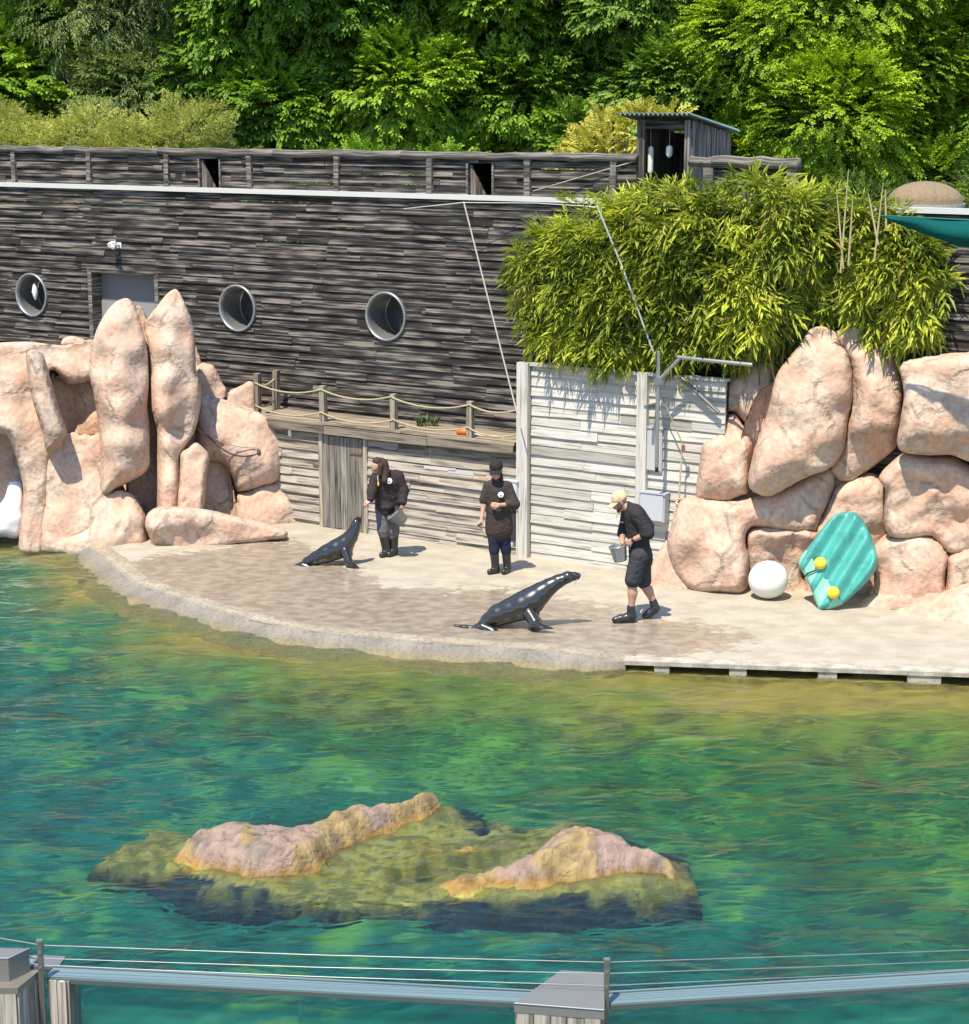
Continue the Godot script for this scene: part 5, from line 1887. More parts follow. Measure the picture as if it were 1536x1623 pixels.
func bucket(label: String, at: Vector3, mouth: Vector3, r: float, h: float, handle: Vector3, tint: Color, mat: Material) -> void:
	var y := mouth.normalized()
	var x := y.cross(Vector3.BACK).normalized()
	var o := thing("bucket", label, "bucket", Transform3D(Basis(x, y, x.cross(y)), at))
	var s := Shape.new()
	s.tint = tint
	s.lathe([Vector2(0.0, 0.0), Vector2(r * 0.72, 0.0), Vector2(r * 0.75, 0.008), Vector2(r, h), Vector2(r * 1.05, h + 0.004), Vector2(r * 1.05, h + 0.012), Vector2(r * 0.97, h + 0.010), Vector2(r * 0.71, 0.014), Vector2(0.0, 0.012)], 22)
	s.weld()
	put("pail", s.mesh(), mat, o)
	var up := o.transform.affine_inverse() * handle
	var pts := []
	for k in 11:
		var g := PI * k / 10.0
		pts.append(Vector3(cos(g) * r * 1.03, h, 0).lerp(up, sin(g)) if k != 5 else up)
	tube_part("handle", o, M.steel, pts, 0.004, Color(0.6, 0.6, 0.6), 6)

func cloth_material() -> StandardMaterial3D:
	var m := plain(1, 1, 1, 0.92)
	m.uv1_triplanar = true
	m.uv1_scale = Vector3(2.2, 2.2, 2.2)
	m.heightmap_enabled = true
	m.heightmap_texture = cloth_noise(0.010, 3, 701)
	m.heightmap_scale = 1.7
	m.metallic_specular = 0.25
	return m

# ================================================================ keepers, sea lions and the things of the show
const SKIN := Color(0.44, 0.26, 0.185)

func build_show() -> void:
	M.cloth = cloth_material()
	M.skin = plain(1, 1, 1, 0.55)
	M.skin.subsurf_scatter_enabled = true
	M.skin.subsurf_scatter_strength = 0.12
	M.rubber = plain(1, 1, 1, 0.35)
	var hide := plain(1, 1, 1, 0.30)
	hide.clearcoat_enabled = true
	hide.clearcoat = 0.8
	hide.clearcoat_roughness = 0.09
	hide.uv1_triplanar = true
	hide.uv1_scale = Vector3(1.5, 1.5, 1.5)
	hide.heightmap_enabled = true
	hide.heightmap_texture = cloth_noise(0.02, 4, 711)
	hide.heightmap_scale = 0.06
	M.hide = hide
	centre_keeper()
	left_keeper()
	right_keeper()
	sea_lions()
	props()

func badge(parent: Node, at: Vector3, out: Vector3, r: float) -> void:
	var z := out.normalized()
	var x := Vector3.UP.cross(z).normalized()
	var t := Transform3D(Basis(x, z.cross(x), z), at)
	var s := Shape.new()
	s.tint = Color(0.78, 0.78, 0.75)
	s.lathe([Vector2(0, 0.010), Vector2(r * 0.9, 0.009), Vector2(r, 0.0)], 16, t * Transform3D(Basis(Vector3.RIGHT, PI / 2), Vector3.ZERO))
	s.weld()
	var b := put("badge", s.mesh(), M.plain, parent)
	var m := Shape.new()
	m.tint = Color(0.16, 0.15, 0.15)
	m.tube([t * Vector3(-r * 0.3, -r * 0.45, 0.011), t * Vector3(r * 0.05, 0, 0.013), t * Vector3(r * 0.35, r * 0.05, 0.011)], [0.004, 0.009, 0.004], 6)
	put("print", m.mesh(), M.plain, b)

func centre_keeper() -> void:
	var f := Vector2(792, 908)
	var sc := 109.0
	var o := thing("person", "keeper in black cap, loose brown jacket and navy leggings standing by the white post", "person", Transform3D(Basis(), level_at(f.x, f.y)))
	var j := func(px: float, py: float, z := 0.0) -> Vector3: return joint(f, sc, px, py, z)
	var head: Vector3 = j.call(786.2, 748, 0.03)
	var face := Vector3(-0.14, -0.22, 1.0)
	var top := Vector3(-0.02, 1.0, 0.2)
	var wa: Vector3 = j.call(763, 825, 0.12)
	var ea: Vector3 = j.call(767, 801, 0.03)
	var sa: Vector3 = j.call(772, 773, 0.0)
	var sb: Vector3 = j.call(806, 773, 0.0)
	var eb: Vector3 = j.call(814.5, 800, 0.06)
	var wb: Vector3 = j.call(790, 802, 0.21)
	var pel: Vector3 = j.call(790, 842, 0.0)
	var chest: Vector3 = j.call(789, 785, 0.02)
	var ka: Vector3 = j.call(783, 871, 0.02)
	var kb: Vector3 = j.call(802, 871, -0.02)
	var aa: Vector3 = j.call(785.5, 901, 0.02)
	var ab: Vector3 = j.call(804, 899, -0.04)
	var neck: Vector3 = j.call(787, 762, 0.0)
	# the body: one surface from head to feet
	var s := Shape.new()
	s.tint = SKIN
	flesh(s, [[sa, ea, 0.045, 0.038], [ea, wa, 0.038, 0.026], [sb, eb, 0.045, 0.038], [eb, wb, 0.038, 0.026], [neck, head + Vector3(0, -0.05, 0), 0.052, 0.05], [chest, neck, 0.09, 0.055], [pel, chest, 0.12, 0.11, Vector3(0, 0, 1.4)], [pel + Vector3(-0.07, 0, 0), ka, 0.08, 0.055], [ka, aa, 0.052, 0.036], [pel + Vector3(0.07, 0, 0), kb, 0.08, 0.055], [kb, ab, 0.052, 0.036]], 0.014, 0.012)
	flesh(s, head_bones(head, face, top), 0.0075, 0.010)
	flesh(s, hand_bones(wa, Vector3(-0.45, -0.8, 0.35), Vector3(0.5, -0.3, -0.5), 0.55, 1.0), 0.005, 0.004)
	flesh(s, hand_bones(wb, Vector3(-1, 0.05, 0.1), Vector3(0, -0.2, -1), 0.6, 1.0), 0.005, 0.004)
	s.smooth()
	put("body", s.mesh(), M.skin, o)
	face_parts(o, head, face, top, Color(0.40, 0.16, 0.13))
	cap_part(o, head, face, top, Color(0.028, 0.026, 0.026))
	flesh_part("hair", o, M.plain, Color(0.035, 0.022, 0.016), [[head + Vector3(0.0, 0.02, -0.045), head + Vector3(0.0, -0.07, -0.06), 0.075, 0.05], [head + Vector3(0.06, -0.03, -0.02), head + Vector3(0.085, -0.14, 0.03), 0.03, 0.022], [head + Vector3(-0.06, 0.0, -0.02), head + Vector3(-0.06, -0.07, -0.02), 0.03, 0.02]], 0.010, 0.01)
	var jc := Color(0.050, 0.040, 0.037)
	var hem: Vector3 = j.call(791, 838, 0.0)
	var jacket := flesh_part("jacket", o, M.cloth, jc, [[chest + Vector3(0, 0.02, 0), hem, 0.160, 0.200, Vector3(0, 0, 1.45)], [hem + Vector3(-0.09, 0.06, 0), hem + Vector3(-0.09, -0.045, 0), 0.085, 0.085], [hem + Vector3(0.09, 0.06, 0), hem + Vector3(0.09, -0.045, 0), 0.085, 0.085], [sa + Vector3(0.05, 0.005, 0), sb + Vector3(-0.05, 0.005, 0), 0.075, 0.075], [sa + Vector3(0.02, 0, 0), ea + Vector3(0, 0.07, -0.01), 0.078, 0.070], [sb + Vector3(-0.02, 0, 0), eb, 0.080, 0.078], [eb, eb.lerp(wb, 0.42), 0.076, 0.058], [neck + Vector3(0, -0.02, 0), neck + Vector3(0, 0.03, 0), 0.075, 0.068]], 0.013, 0.016)
	badge(jacket, j.call(793.5, 786, 0.165), Vector3(0.05, 0.05, 1), 0.043)
	var lc := Color(0.020, 0.025, 0.050)
	flesh_part("leggings", o, M.cloth, lc, [[pel + Vector3(-0.07, 0.02, 0), ka, 0.105, 0.070], [pel + Vector3(0.08, 0.02, 0), kb, 0.105, 0.070], [ka, ka.lerp(aa, 0.3), 0.07, 0.062], [kb, kb.lerp(ab, 0.3), 0.07, 0.062], [pel + Vector3(-0.05, 0.05, 0), pel + Vector3(0.06, 0.05, 0), 0.115, 0.115]], 0.013, 0.012)
	var bc := Color(0.018, 0.018, 0.019)
	flesh_part("boot", o, M.rubber, bc, [[ka.lerp(aa, 0.12), aa, 0.068, 0.055], [aa, aa + Vector3(0, -0.02, 0), 0.055, 0.056], [aa + Vector3(0.0, -0.035, 0.0), Vector3(-0.145, 0.040, 0.10), 0.050, 0.042]], 0.012, 0.010)
	flesh_part("boot", o, M.rubber, bc, [[kb.lerp(ab, 0.12), ab, 0.068, 0.055], [ab, ab + Vector3(0, -0.02, 0), 0.055, 0.056], [ab + Vector3(0, -0.045, 0), Vector3(0.06, 0.038, 0.10), 0.050, 0.042]], 0.012, 0.010)
	# the dark thing in the hand by the hip
	var w := Shape.new()
	w.tint = Color(0.03, 0.03, 0.03)
	w.tube([o.position + j.call(764, 829.5, 0.17), o.position + j.call(757.5, 834, 0.19)], [0.016, 0.02], 8)
	w.weld()
	tag(put("clicker", w.mesh(), M.satin, self), "small black clicker held in the hand of the keeper in the black cap", "clicker")

func left_keeper() -> void:
	var f := Vector2(617, 881)
	var sc := 105.5
	var o := thing("person", "long haired keeper in black jacket and grey trousers bending towards the rear sea lion", "person", Transform3D(Basis(), level_at(f.x, f.y)))
	var j := func(px: float, py: float, z := 0.0) -> Vector3: return joint(f, sc, px, py, z)
	var head: Vector3 = j.call(602.0, 741, 0.16)
	var face := Vector3(-0.62, -0.62, 0.52)
	var top := Vector3(-0.35, 0.9, 0.2)
	var neck: Vector3 = j.call(610, 752, 0.08)
	var sa: Vector3 = j.call(597, 760, 0.14)
	var sb: Vector3 = j.call(632, 757, -0.02)
	var ea: Vector3 = j.call(592, 780, 0.22)
	var wa: Vector3 = j.call(590, 794, 0.30)
	var eb: Vector3 = j.call(640, 778, 0.0)
	var wb: Vector3 = j.call(640, 799, 0.12)
	var pel: Vector3 = j.call(616, 806, -0.04)
	var chest: Vector3 = j.call(614, 770, 0.05)
	var ka: Vector3 = j.call(608, 840, 0.05)
	var kb: Vector3 = j.call(624, 841, -0.03)
	var aa: Vector3 = j.call(613, 874, 0.03)
	var ab: Vector3 = j.call(624, 872, -0.04)
	var s := Shape.new()
	s.tint = SKIN
	flesh(s, [[sa, ea, 0.05, 0.04], [ea, wa, 0.04, 0.027], [sb, eb, 0.05, 0.04], [eb, wb, 0.04, 0.027], [neck, head + Vector3(0.01, -0.03, 0), 0.056, 0.055], [chest, neck, 0.11, 0.06], [pel, chest, 0.15, 0.14, Vector3(0, 0, 1.3)], [pel + Vector3(-0.07, 0, 0), ka, 0.09, 0.06], [ka, aa, 0.056, 0.04], [pel + Vector3(0.07, 0, 0), kb, 0.09, 0.06], [kb, ab, 0.056, 0.04]], 0.014, 0.012)
	flesh(s, head_bones(head, face, top), 0.0075, 0.010)
	flesh(s, hand_bones(wa, Vector3(-0.75, -0.45, 0.3), Vector3(-0.2, -0.8, -0.3), 0.35, -1.0), 0.005, 0.004)
	flesh(s, hand_bones(wb, Vector3(-0.1, -1, 0.25), Vector3(-0.6, 0.0, -0.8), 0.9, 1.0), 0.005, 0.004)
	s.smooth()
	put("body", s.mesh(), M.skin, o)
	face_parts(o, head, face, top, Color(0.36, 0.14, 0.11))
	var hc := Color(0.040, 0.020, 0.013)
	flesh_part("hair", o, M.plain, hc, [[head + Vector3(0.03, 0.035, -0.03), head + Vector3(-0.015, 0.075, 0.02), 0.095, 0.070], [head + Vector3(0.07, 0.02, -0.02), head + Vector3(0.10, -0.09, 0.0), 0.085, 0.075], [head + Vector3(0.09, -0.08, 0.0), head + Vector3(0.10, -0.20, 0.08), 0.07, 0.045], [head + Vector3(0.04, 0.02, 0.085), head + Vector3(0.03, -0.10, 0.09), 0.035, 0.03], [head + Vector3(-0.04, 0.03, -0.09), head + Vector3(-0.07, -0.14, -0.05), 0.035, 0.028]], 0.010, 0.012)
	var jc := Color(0.040, 0.032, 0.033)
	var hem: Vector3 = j.call(616, 800, 0.0)
	var jacket := flesh_part("jacket", o, M.cloth, jc, [[chest + Vector3(0, 0.02, 0), hem, 0.190, 0.195, Vector3(0, 0, 1.2)], [sa + Vector3(0.05, 0, 0), sb + Vector3(-0.05, 0, 0), 0.105, 0.11], [sa, ea, 0.078, 0.070], [ea, ea.lerp(wa, 0.85), 0.068, 0.055], [sb, eb, 0.095, 0.080], [eb, eb.lerp(wb, 0.88), 0.078, 0.060], [neck + Vector3(0.0, -0.03, 0), neck + Vector3(0, 0.02, 0), 0.085, 0.075], [hem + Vector3(-0.01, -0.03, 0.12), hem + Vector3(-0.01, -0.09, 0.13), 0.09, 0.05]], 0.013, 0.018)
	badge(jacket, j.call(619.6, 764, 0.225), Vector3(0.1, 0.1, 1), 0.045)
	var gc := Color(0.12, 0.115, 0.12)
	flesh_part("trousers", o, M.cloth, gc, [[pel + Vector3(-0.075, 0.0, 0.02), ka, 0.125, 0.085], [pel + Vector3(0.075, 0.0, 0), kb, 0.125, 0.085], [ka, ka.lerp(aa, 0.35), 0.085, 0.075], [kb, kb.lerp(ab, 0.35), 0.085, 0.075], [pel + Vector3(-0.05, 0.06, 0), pel + Vector3(0.06, 0.06, 0), 0.14, 0.14]], 0.013, 0.013)
	var bc := Color(0.020, 0.020, 0.021)
	flesh_part("boot", o, M.rubber, bc, [[ka.lerp(aa, 0.1), aa, 0.082, 0.062], [aa, aa + Vector3(0, -0.02, 0), 0.06, 0.06], [aa + Vector3(0, -0.03, 0), Vector3(-0.105, 0.042, 0.12), 0.055, 0.045]], 0.012, 0.010)
	flesh_part("boot", o, M.rubber, bc, [[kb.lerp(ab, 0.1), ab, 0.082, 0.062], [ab, ab + Vector3(0, -0.02, 0), 0.06, 0.06], [ab + Vector3(0, -0.04, 0), Vector3(0.0, 0.042, 0.08), 0.055, 0.045]], 0.012, 0.010)
	var wh := Shape.new()
	wh.tint = Color(0.70, 0.55, 0.05)
	wh.tube([j.call(602.6, 766.5, 0.27), j.call(602.6, 771.5, 0.27)], [0.014, 0.012], 8)
	wh.weld()
	var w := put("whistle", wh.mesh(), M.satin, self, Transform3D(Basis(), o.position))
	tag(w, "yellow whistle hanging on the chest of the long haired keeper", "whistle")
	tube_part("cord", w, M.plain, [j.call(602.6, 766.5, 0.27), j.call(601.5, 758, 0.26), j.call(604, 752, 0.20)], 0.004, Color(0.7, 0.66, 0.5), 5)
	bucket("grey metal bucket tilted in the hand of the long haired keeper", o.position + j.call(641, 827, 0.20), j.call(626, 814, 0.24) - j.call(641, 827, 0.20), 0.125, 0.20, o.position + j.call(638, 806, 0.16), Color(0.55, 0.56, 0.55), M.dull_metal)

func right_keeper() -> void:
	var f := Vector2(1000, 984)
	var sc := 120.5
	var o := thing("person", "bearded keeper in tan cap, black shirt and shorts striding with a bucket", "person", Transform3D(Basis(), level_at(f.x, f.y)))
	var j := func(px: float, py: float, z := 0.0) -> Vector3: return joint(f, sc, px, py, z)
	var head: Vector3 = j.call(980.5, 797.5, 0.0)
	var face := Vector3(-1.0, -0.42, 0.16)
	var top := Vector3(-0.36, 1.0, 0.0)
	var neck: Vector3 = j.call(992, 805, 0.0)
	var sa: Vector3 = j.call(1005, 818, 0.17)      # near arm
	var ea: Vector3 = j.call(1022, 846, 0.24)
	var wa: Vector3 = j.call(998, 857, 0.17)
	var sb: Vector3 = j.call(994, 816, -0.16)      # far arm
	var eb: Vector3 = j.call(986, 846, -0.16)
	var wb: Vector3 = j.call(984.5, 862, 0.02)
	var chest: Vector3 = j.call(1004, 828, 0.0)
	var pel: Vector3 = j.call(1013, 880, 0.0)
	var ka: Vector3 = j.call(1000, 925, 0.09)
	var aa: Vector3 = j.call(999, 966, 0.09)
	var kb: Vector3 = j.call(1020, 926, -0.09)
	var ab: Vector3 = j.call(1037, 956, -0.10)
	var sk := Color(0.42, 0.24, 0.16)
	var s := Shape.new()
	s.tint = sk
	flesh(s, [[sa, ea, 0.055, 0.045], [ea, wa, 0.046, 0.030], [sb, eb, 0.055, 0.045], [eb, wb, 0.046, 0.030], [neck, head + Vector3(0.025, -0.03, 0), 0.060, 0.058], [chest, neck, 0.12, 0.065], [pel, chest, 0.14, 0.15, Vector3(1.25, 0, 0)], [pel + Vector3(0, 0, 0.08), ka, 0.095, 0.062], [ka, ka.lerp(aa, 0.35) + Vector3(0.012, 0, 0), 0.058, 0.060], [ka.lerp(aa, 0.35) + Vector3(0.012, 0, 0), aa, 0.060, 0.040], [pel + Vector3(0, 0, -0.08), kb, 0.095, 0.062], [kb, kb.lerp(ab, 0.35) + Vector3(0.014, 0.01, 0), 0.058, 0.060], [kb.lerp(ab, 0.35) + Vector3(0.014, 0.01, 0), ab, 0.060, 0.040]], 0.014, 0.012)
	flesh(s, head_bones(head, face, top), 0.0075, 0.010)
	flesh(s, hand_bones(wa, Vector3(-0.85, -0.5, 0.05), Vector3(-0.2, -0.2, -1), 0.75, 1.0), 0.005, 0.004)
	flesh(s, hand_bones(wb, Vector3(0.15, -1, 0.1), Vector3(-0.3, 0.1, 1), 0.8, 1.0), 0.005, 0.004)
	s.smooth()
	put("body", s.mesh(), M.skin, o)
	face_parts(o, head, face, top, Color(0.36, 0.15, 0.11))
	cap_part(o, head, face, top, Color(0.56, 0.42, 0.26))
	var fn := face.normalized()
	var u := (top - fn * top.dot(fn)).normalized()
	var sd := u.cross(fn)
	flesh_part("beard", o, M.plain, Color(0.05, 0.03, 0.02), [[head + fn * 0.045 - u * 0.085, head + fn * 0.060 - u * 0.098, 0.040, 0.030], [head + fn * 0.03 - u * 0.05 + sd * 0.058, head + fn * 0.05 - u * 0.08 + sd * 0.03, 0.022, 0.028], [head + fn * 0.03 - u * 0.05 - sd * 0.058, head + fn * 0.05 - u * 0.08 - sd * 0.03, 0.022, 0.028]], 0.008, 0.008)
	flesh_part("sunglasses", o, M.rubber, Color(0.012, 0.012, 0.012), [[head + fn * 0.098 + u * 0.004 + sd * 0.02, head + fn * 0.094 + u * 0.004 + sd * 0.048, 0.016, 0.015], [head + fn * 0.098 + u * 0.004 - sd * 0.02, head + fn * 0.094 + u * 0.004 - sd * 0.048, 0.016, 0.015], [head + fn * 0.088 + u * 0.008 + sd * 0.062, head + u * 0.012 + sd * 0.086, 0.006, 0.005]], 0.006, 0.004)
	var jc := Color(0.034, 0.032, 0.032)
	var hem: Vector3 = j.call(1013, 879, 0.0)
	flesh_part("shirt", o, M.cloth, jc, [[chest + Vector3(0.01, 0.03, 0), hem, 0.175, 0.170, Vector3(1.22, 0, 0)], [sa + Vector3(0, 0, -0.05), sb + Vector3(0, 0, 0.05), 0.095, 0.09], [j.call(1004, 812, 0.0), j.call(1018, 836, 0.0), 0.10, 0.135], [sa, ea, 0.085, 0.075], [ea, ea.lerp(wa, 0.22), 0.072, 0.062], [sb, eb, 0.085, 0.072], [neck + Vector3(0.015, -0.02, 0), neck + Vector3(0, 0.01, 0), 0.078, 0.068], [hem + Vector3(0.02, -0.04, 0), hem + Vector3(0.02, -0.07, 0), 0.165, 0.165, Vector3(1.15, 0, 0)]], 0.013, 0.018)
	var sc2 := Color(0.050, 0.050, 0.054)
	flesh_part("shorts", o, M.cloth, sc2, [[pel + Vector3(-0.02, 0.0, 0.085), ka + Vector3(0.01, 0.05, 0), 0.125, 0.108], [pel + Vector3(0.02, 0.0, -0.085), kb + Vector3(-0.005, 0.05, 0), 0.125, 0.108], [pel + Vector3(0, 0.04, 0.05), pel + Vector3(0, 0.04, -0.05), 0.15, 0.15]], 0.013, 0.013)
	var bc := Color(0.022, 0.022, 0.024)
	var toe_a: Vector3 = j.call(974, 979.5, 0.11)
	toe_a.y = 0.048
	flesh_part("boot", o, M.rubber, bc, [[aa + Vector3(0, 0.03, 0), aa + Vector3(0.005, -0.06, 0), 0.055, 0.058], [aa + Vector3(0.02, -0.09, 0), Vector3(toe_a.x + 0.07, 0.058, 0.10), 0.056, 0.052], [Vector3(toe_a.x + 0.07, 0.055, 0.10), toe_a, 0.053, 0.040], [Vector3(0.02, 0.03, 0.09), Vector3(toe_a.x, 0.026, 0.11), 0.034, 0.030]], 0.011, 0.010)
	var toe_b: Vector3 = j.call(1023, 977, -0.10)
	toe_b.y = 0.045
	flesh_part("boot", o, M.rubber, bc, [[ab + Vector3(-0.01, 0.02, 0), ab + Vector3(0.015, -0.06, 0), 0.055, 0.060], [ab + Vector3(0.02, -0.08, 0), toe_b + Vector3(0.05, 0.03, 0), 0.056, 0.050], [toe_b + Vector3(0.05, 0.03, 0), toe_b, 0.050, 0.040], [ab + Vector3(0.04, -0.08, 0), toe_b + Vector3(0.06, 0.0, 0), 0.034, 0.032]], 0.011, 0.010)
	var wt := Shape.new()
	wt.tint = Color(0.015, 0.015, 0.016)
	var wd := (wa - ea).normalized()
	wt.tube([wa - wd * 0.035, wa - wd * 0.005], [0.036, 0.034], 12)
	wt.weld()
	var wo := put("wristwatch", wt.mesh(), M.rubber, self, Transform3D(Basis(), o.position))
	tag(wo, "black watch on the wrist of the bearded keeper", "watch")
	var cord := [j.call(984, 806, 0.1), j.call(974, 820, 0.06), j.call(976, 828, 0.05), j.call(985, 829, 0.1)]
	tag(tube_part("neck_cord", self, M.plain, cord, 0.004, Color(0.35, 0.22, 0.18), 5), "thin cord looping from the neck of the bearded keeper", "cord")
	get_node("neck_cord").position = o.position
	bucket("shiny metal bucket held low in front of the bearded keeper", o.position + j.call(981, 889, 0.12), j.call(976.5, 867, 0.12) - j.call(981, 889, 0.12), 0.115, 0.195, o.position + j.call(989, 868, 0.12), Color(0.8, 0.85, 0.9), M.steel)

func sea_lions() -> void:
	# the near one, sitting up with its neck stretched towards the bearded keeper
	var z := Vector3(700, 760, 0.2409)
	var f := Vector2(812, 994)
	var sc := 122.0
	var q := func(zx: float, zy: float, dz := 0.0) -> Vector3: return joint(f, sc, z.x + zx * z.z, z.y + zy * z.z, dz)
	var k := z.z / sc
	var o := thing("sea_lion", "near wet black sea lion stretching its neck towards the bearded keeper", "sea lion", Transform3D(Basis(), level_at(f.x, f.y)))
	var spine := [[252, 960, 24], [305, 928, 48], [370, 892, 70], [450, 862, 80], [530, 832, 92], [592, 796, 88], [650, 748, 70], [710, 703, 53], [765, 670, 43], [822, 645, 36]]
	var bones := []
	for n in spine.size() - 1:
		var a: Array = spine[n]
		var b: Array = spine[n + 1]
		bones.append([q.call(a[0], a[1]), q.call(b[0], b[1]), a[2] * k, b[2] * k])
	bones.append([q.call(832, 640), q.call(872, 632), 38 * k, 22 * k])
	bones.append([q.call(880, 634), q.call(896, 630), 24 * k, 16 * k])
	bones.append([q.call(868, 648), q.call(893, 645), 16 * k, 12 * k])
	bones.append([q.call(560, 850), q.call(605, 895), 66 * k, 38 * k])                     # chest towards the near flipper
	var coat := Color(0.018, 0.016, 0.0145)
	var s := Shape.new()
	s.tint = coat
	flesh(s, bones, 0.014, 0.012)
	var flat := Vector3(0.2, 2.6, 0.5)
	flesh(s, [[q.call(575, 880, 0.14), q.call(610, 935, 0.24), 46 * k, 36 * k], [q.call(610, 935, 0.24), q.call(665, 962, 0.27), 36 * k, 30 * k, flat], [q.call(665, 962, 0.27), q.call(722, 974, 0.28), 30 * k, 12 * k, flat], [q.call(580, 870, -0.10), q.call(640, 945, -0.22), 40 * k, 30 * k], [q.call(640, 945, -0.22), q.call(690, 950, -0.30), 28 * k, 14 * k, flat]], 0.012, 0.014)
	flesh(s, [[q.call(280, 955, 0.03), q.call(225, 972, 0.02), 34 * k, 20 * k], [q.call(225, 972, 0.02), q.call(150, 964, 0.0), 22 * k, 20 * k, Vector3(0, 2.4, 0)], [q.call(150, 964, 0), q.call(86, 958, -0.02), 20 * k, 12 * k, Vector3(0, 2.6, 0)], [q.call(270, 970, 0.08), q.call(340, 995, 0.14), 32 * k, 26 * k], [q.call(340, 995, 0.14), q.call(425, 1004, 0.18), 26 * k, 10 * k, Vector3(0, 2.2, 0)]], 0.012, 0.012)
	s.smooth()
	put("body", s.mesh(), M.hide, o)
	for e in [-1.0, 1.0]:
		var b := Shape.new()
		b.tint = Color(0.008, 0.006, 0.005)
		b.ball(q.call(858, 626) + Vector3(0, 0.0, 0.058 * e), Vector3(0.014, 0.014, 0.012), 10, 8)
		put("eye", b.mesh(), M.rubber, o)
		var ear := Shape.new()
		ear.tint = coat
		ear.tube([q.call(815, 628) + Vector3(0, 0, 0.072 * e), q.call(806, 640) + Vector3(-0.01, -0.02, 0.085 * e)], [0.012, 0.005], 8)
		ear.weld()
		put("ear", ear.mesh(), M.hide, o)
		for w in 4:
			tube_part("whisker", o, M.plain, [q.call(888, 642) + Vector3(0, -0.004 * w, 0.025 * e), q.call(884, 660 + w * 3) + Vector3(-0.02, -0.02, 0.10 * e)], 0.0018, Color(0.4, 0.36, 0.3), 4)
	var nose := Shape.new()
	nose.tint = Color(0.12, 0.11, 0.105)
	nose.ball(q.call(905, 626), Vector3(0.020, 0.020, 0.026), 10, 8)
	put("nose", nose.mesh(), M.rubber, o)

	# the far one, head raised in front of the plank door
	z = Vector3(430, 700, 0.16276)
	f = Vector2(528, 895)
	sc = 107.5
	k = z.z / sc
	var q2 := func(zx: float, zy: float, dz := 0.0) -> Vector3: return joint(f, sc, z.x + zx * z.z, z.y + zy * z.z, dz)
	var o2 := thing("sea_lion", "rear wet black sea lion raising its head in front of the plank door", "sea lion", Transform3D(Basis(), level_at(f.x, f.y)))
	spine = [[285, 1202, 20], [350, 1168, 44], [440, 1132, 64], [540, 1092, 88], [640, 1048, 98], [722, 995, 90], [775, 930, 70], [806, 878, 55], [824, 836, 46], [836, 800, 40]]
	bones = []
	for n in spine.size() - 1:
		var a: Array = spine[n]
		var b: Array = spine[n + 1]
		bones.append([q2.call(a[0], a[1]), q2.call(b[0], b[1]), a[2] * k, b[2] * k])
	bones.append([q2.call(832, 790, 0.0), q2.call(850, 766, -0.05), 40 * k, 32 * k])
	bones.append([q2.call(850, 766, -0.05), q2.call(868, 748, -0.10), 28 * k, 18 * k])
	bones.append([q2.call(735, 1030), q2.call(765, 1095), 60 * k, 34 * k])
	var s2 := Shape.new()
	s2.tint = Color(0.015, 0.015, 0.0145)
	flesh(s2, bones, 0.013, 0.011)
	flesh(s2, [[q2.call(725, 1060, 0.12), q2.call(765, 1160, 0.20), 44 * k, 40 * k], [q2.call(765, 1160, 0.20), q2.call(805, 1200, 0.22), 40 * k, 32 * k, flat], [q2.call(805, 1200, 0.22), q2.call(860, 1224, 0.24), 32 * k, 14 * k, flat], [q2.call(715, 1070, -0.08), q2.call(740, 1170, -0.18), 40 * k, 30 * k], [q2.call(740, 1170, -0.18), q2.call(790, 1180, -0.24), 28 * k, 14 * k, flat]], 0.011, 0.012)
	flesh(s2, [[q2.call(300, 1198, 0.02), q2.call(230, 1216, 0.02), 30 * k, 20 * k], [q2.call(230, 1216, 0.02), q2.call(98, 1214, 0.0), 22 * k, 10 * k, Vector3(0, 2.0, 0)], [q2.call(310, 1205, 0.05), q2.call(390, 1232, 0.10), 30 * k, 24 * k], [q2.call(390, 1232, 0.10), q2.call(505, 1242, 0.13), 26 * k, 10 * k, Vector3(0, 2.0, 0)]], 0.011, 0.011)
	s2.smooth()
	put("body", s2.mesh(), M.hide, o2)
	for e in [-1.0, 1.0]:
		var b := Shape.new()
		b.tint = Color(0.008, 0.006, 0.005)
		b.ball(q2.call(838, 762, -0.05) + Vector3(0.0, 0.0, 0.05 * e), Vector3(0.012, 0.012, 0.012), 10, 8)
		put("eye", b.mesh(), M.rubber, o2)
		var ear := Shape.new()
		ear.tint = Color(0.021, 0.021, 0.020)
		ear.tube([q2.call(812, 790) + Vector3(0, 0, 0.06 * e), q2.call(806, 806) + Vector3(-0.005, -0.015, 0.075 * e)], [0.010, 0.004], 8)
		ear.weld()
		put("ear", ear.mesh(), M.hide, o2)
	var nose2 := Shape.new()
	nose2.tint = Color(0.03, 0.03, 0.03)
	nose2.ball(q2.call(872, 743, -0.11), Vector3(0.017, 0.017, 0.02), 10, 8)
	put("nose", nose2.mesh(), M.rubber, o2)

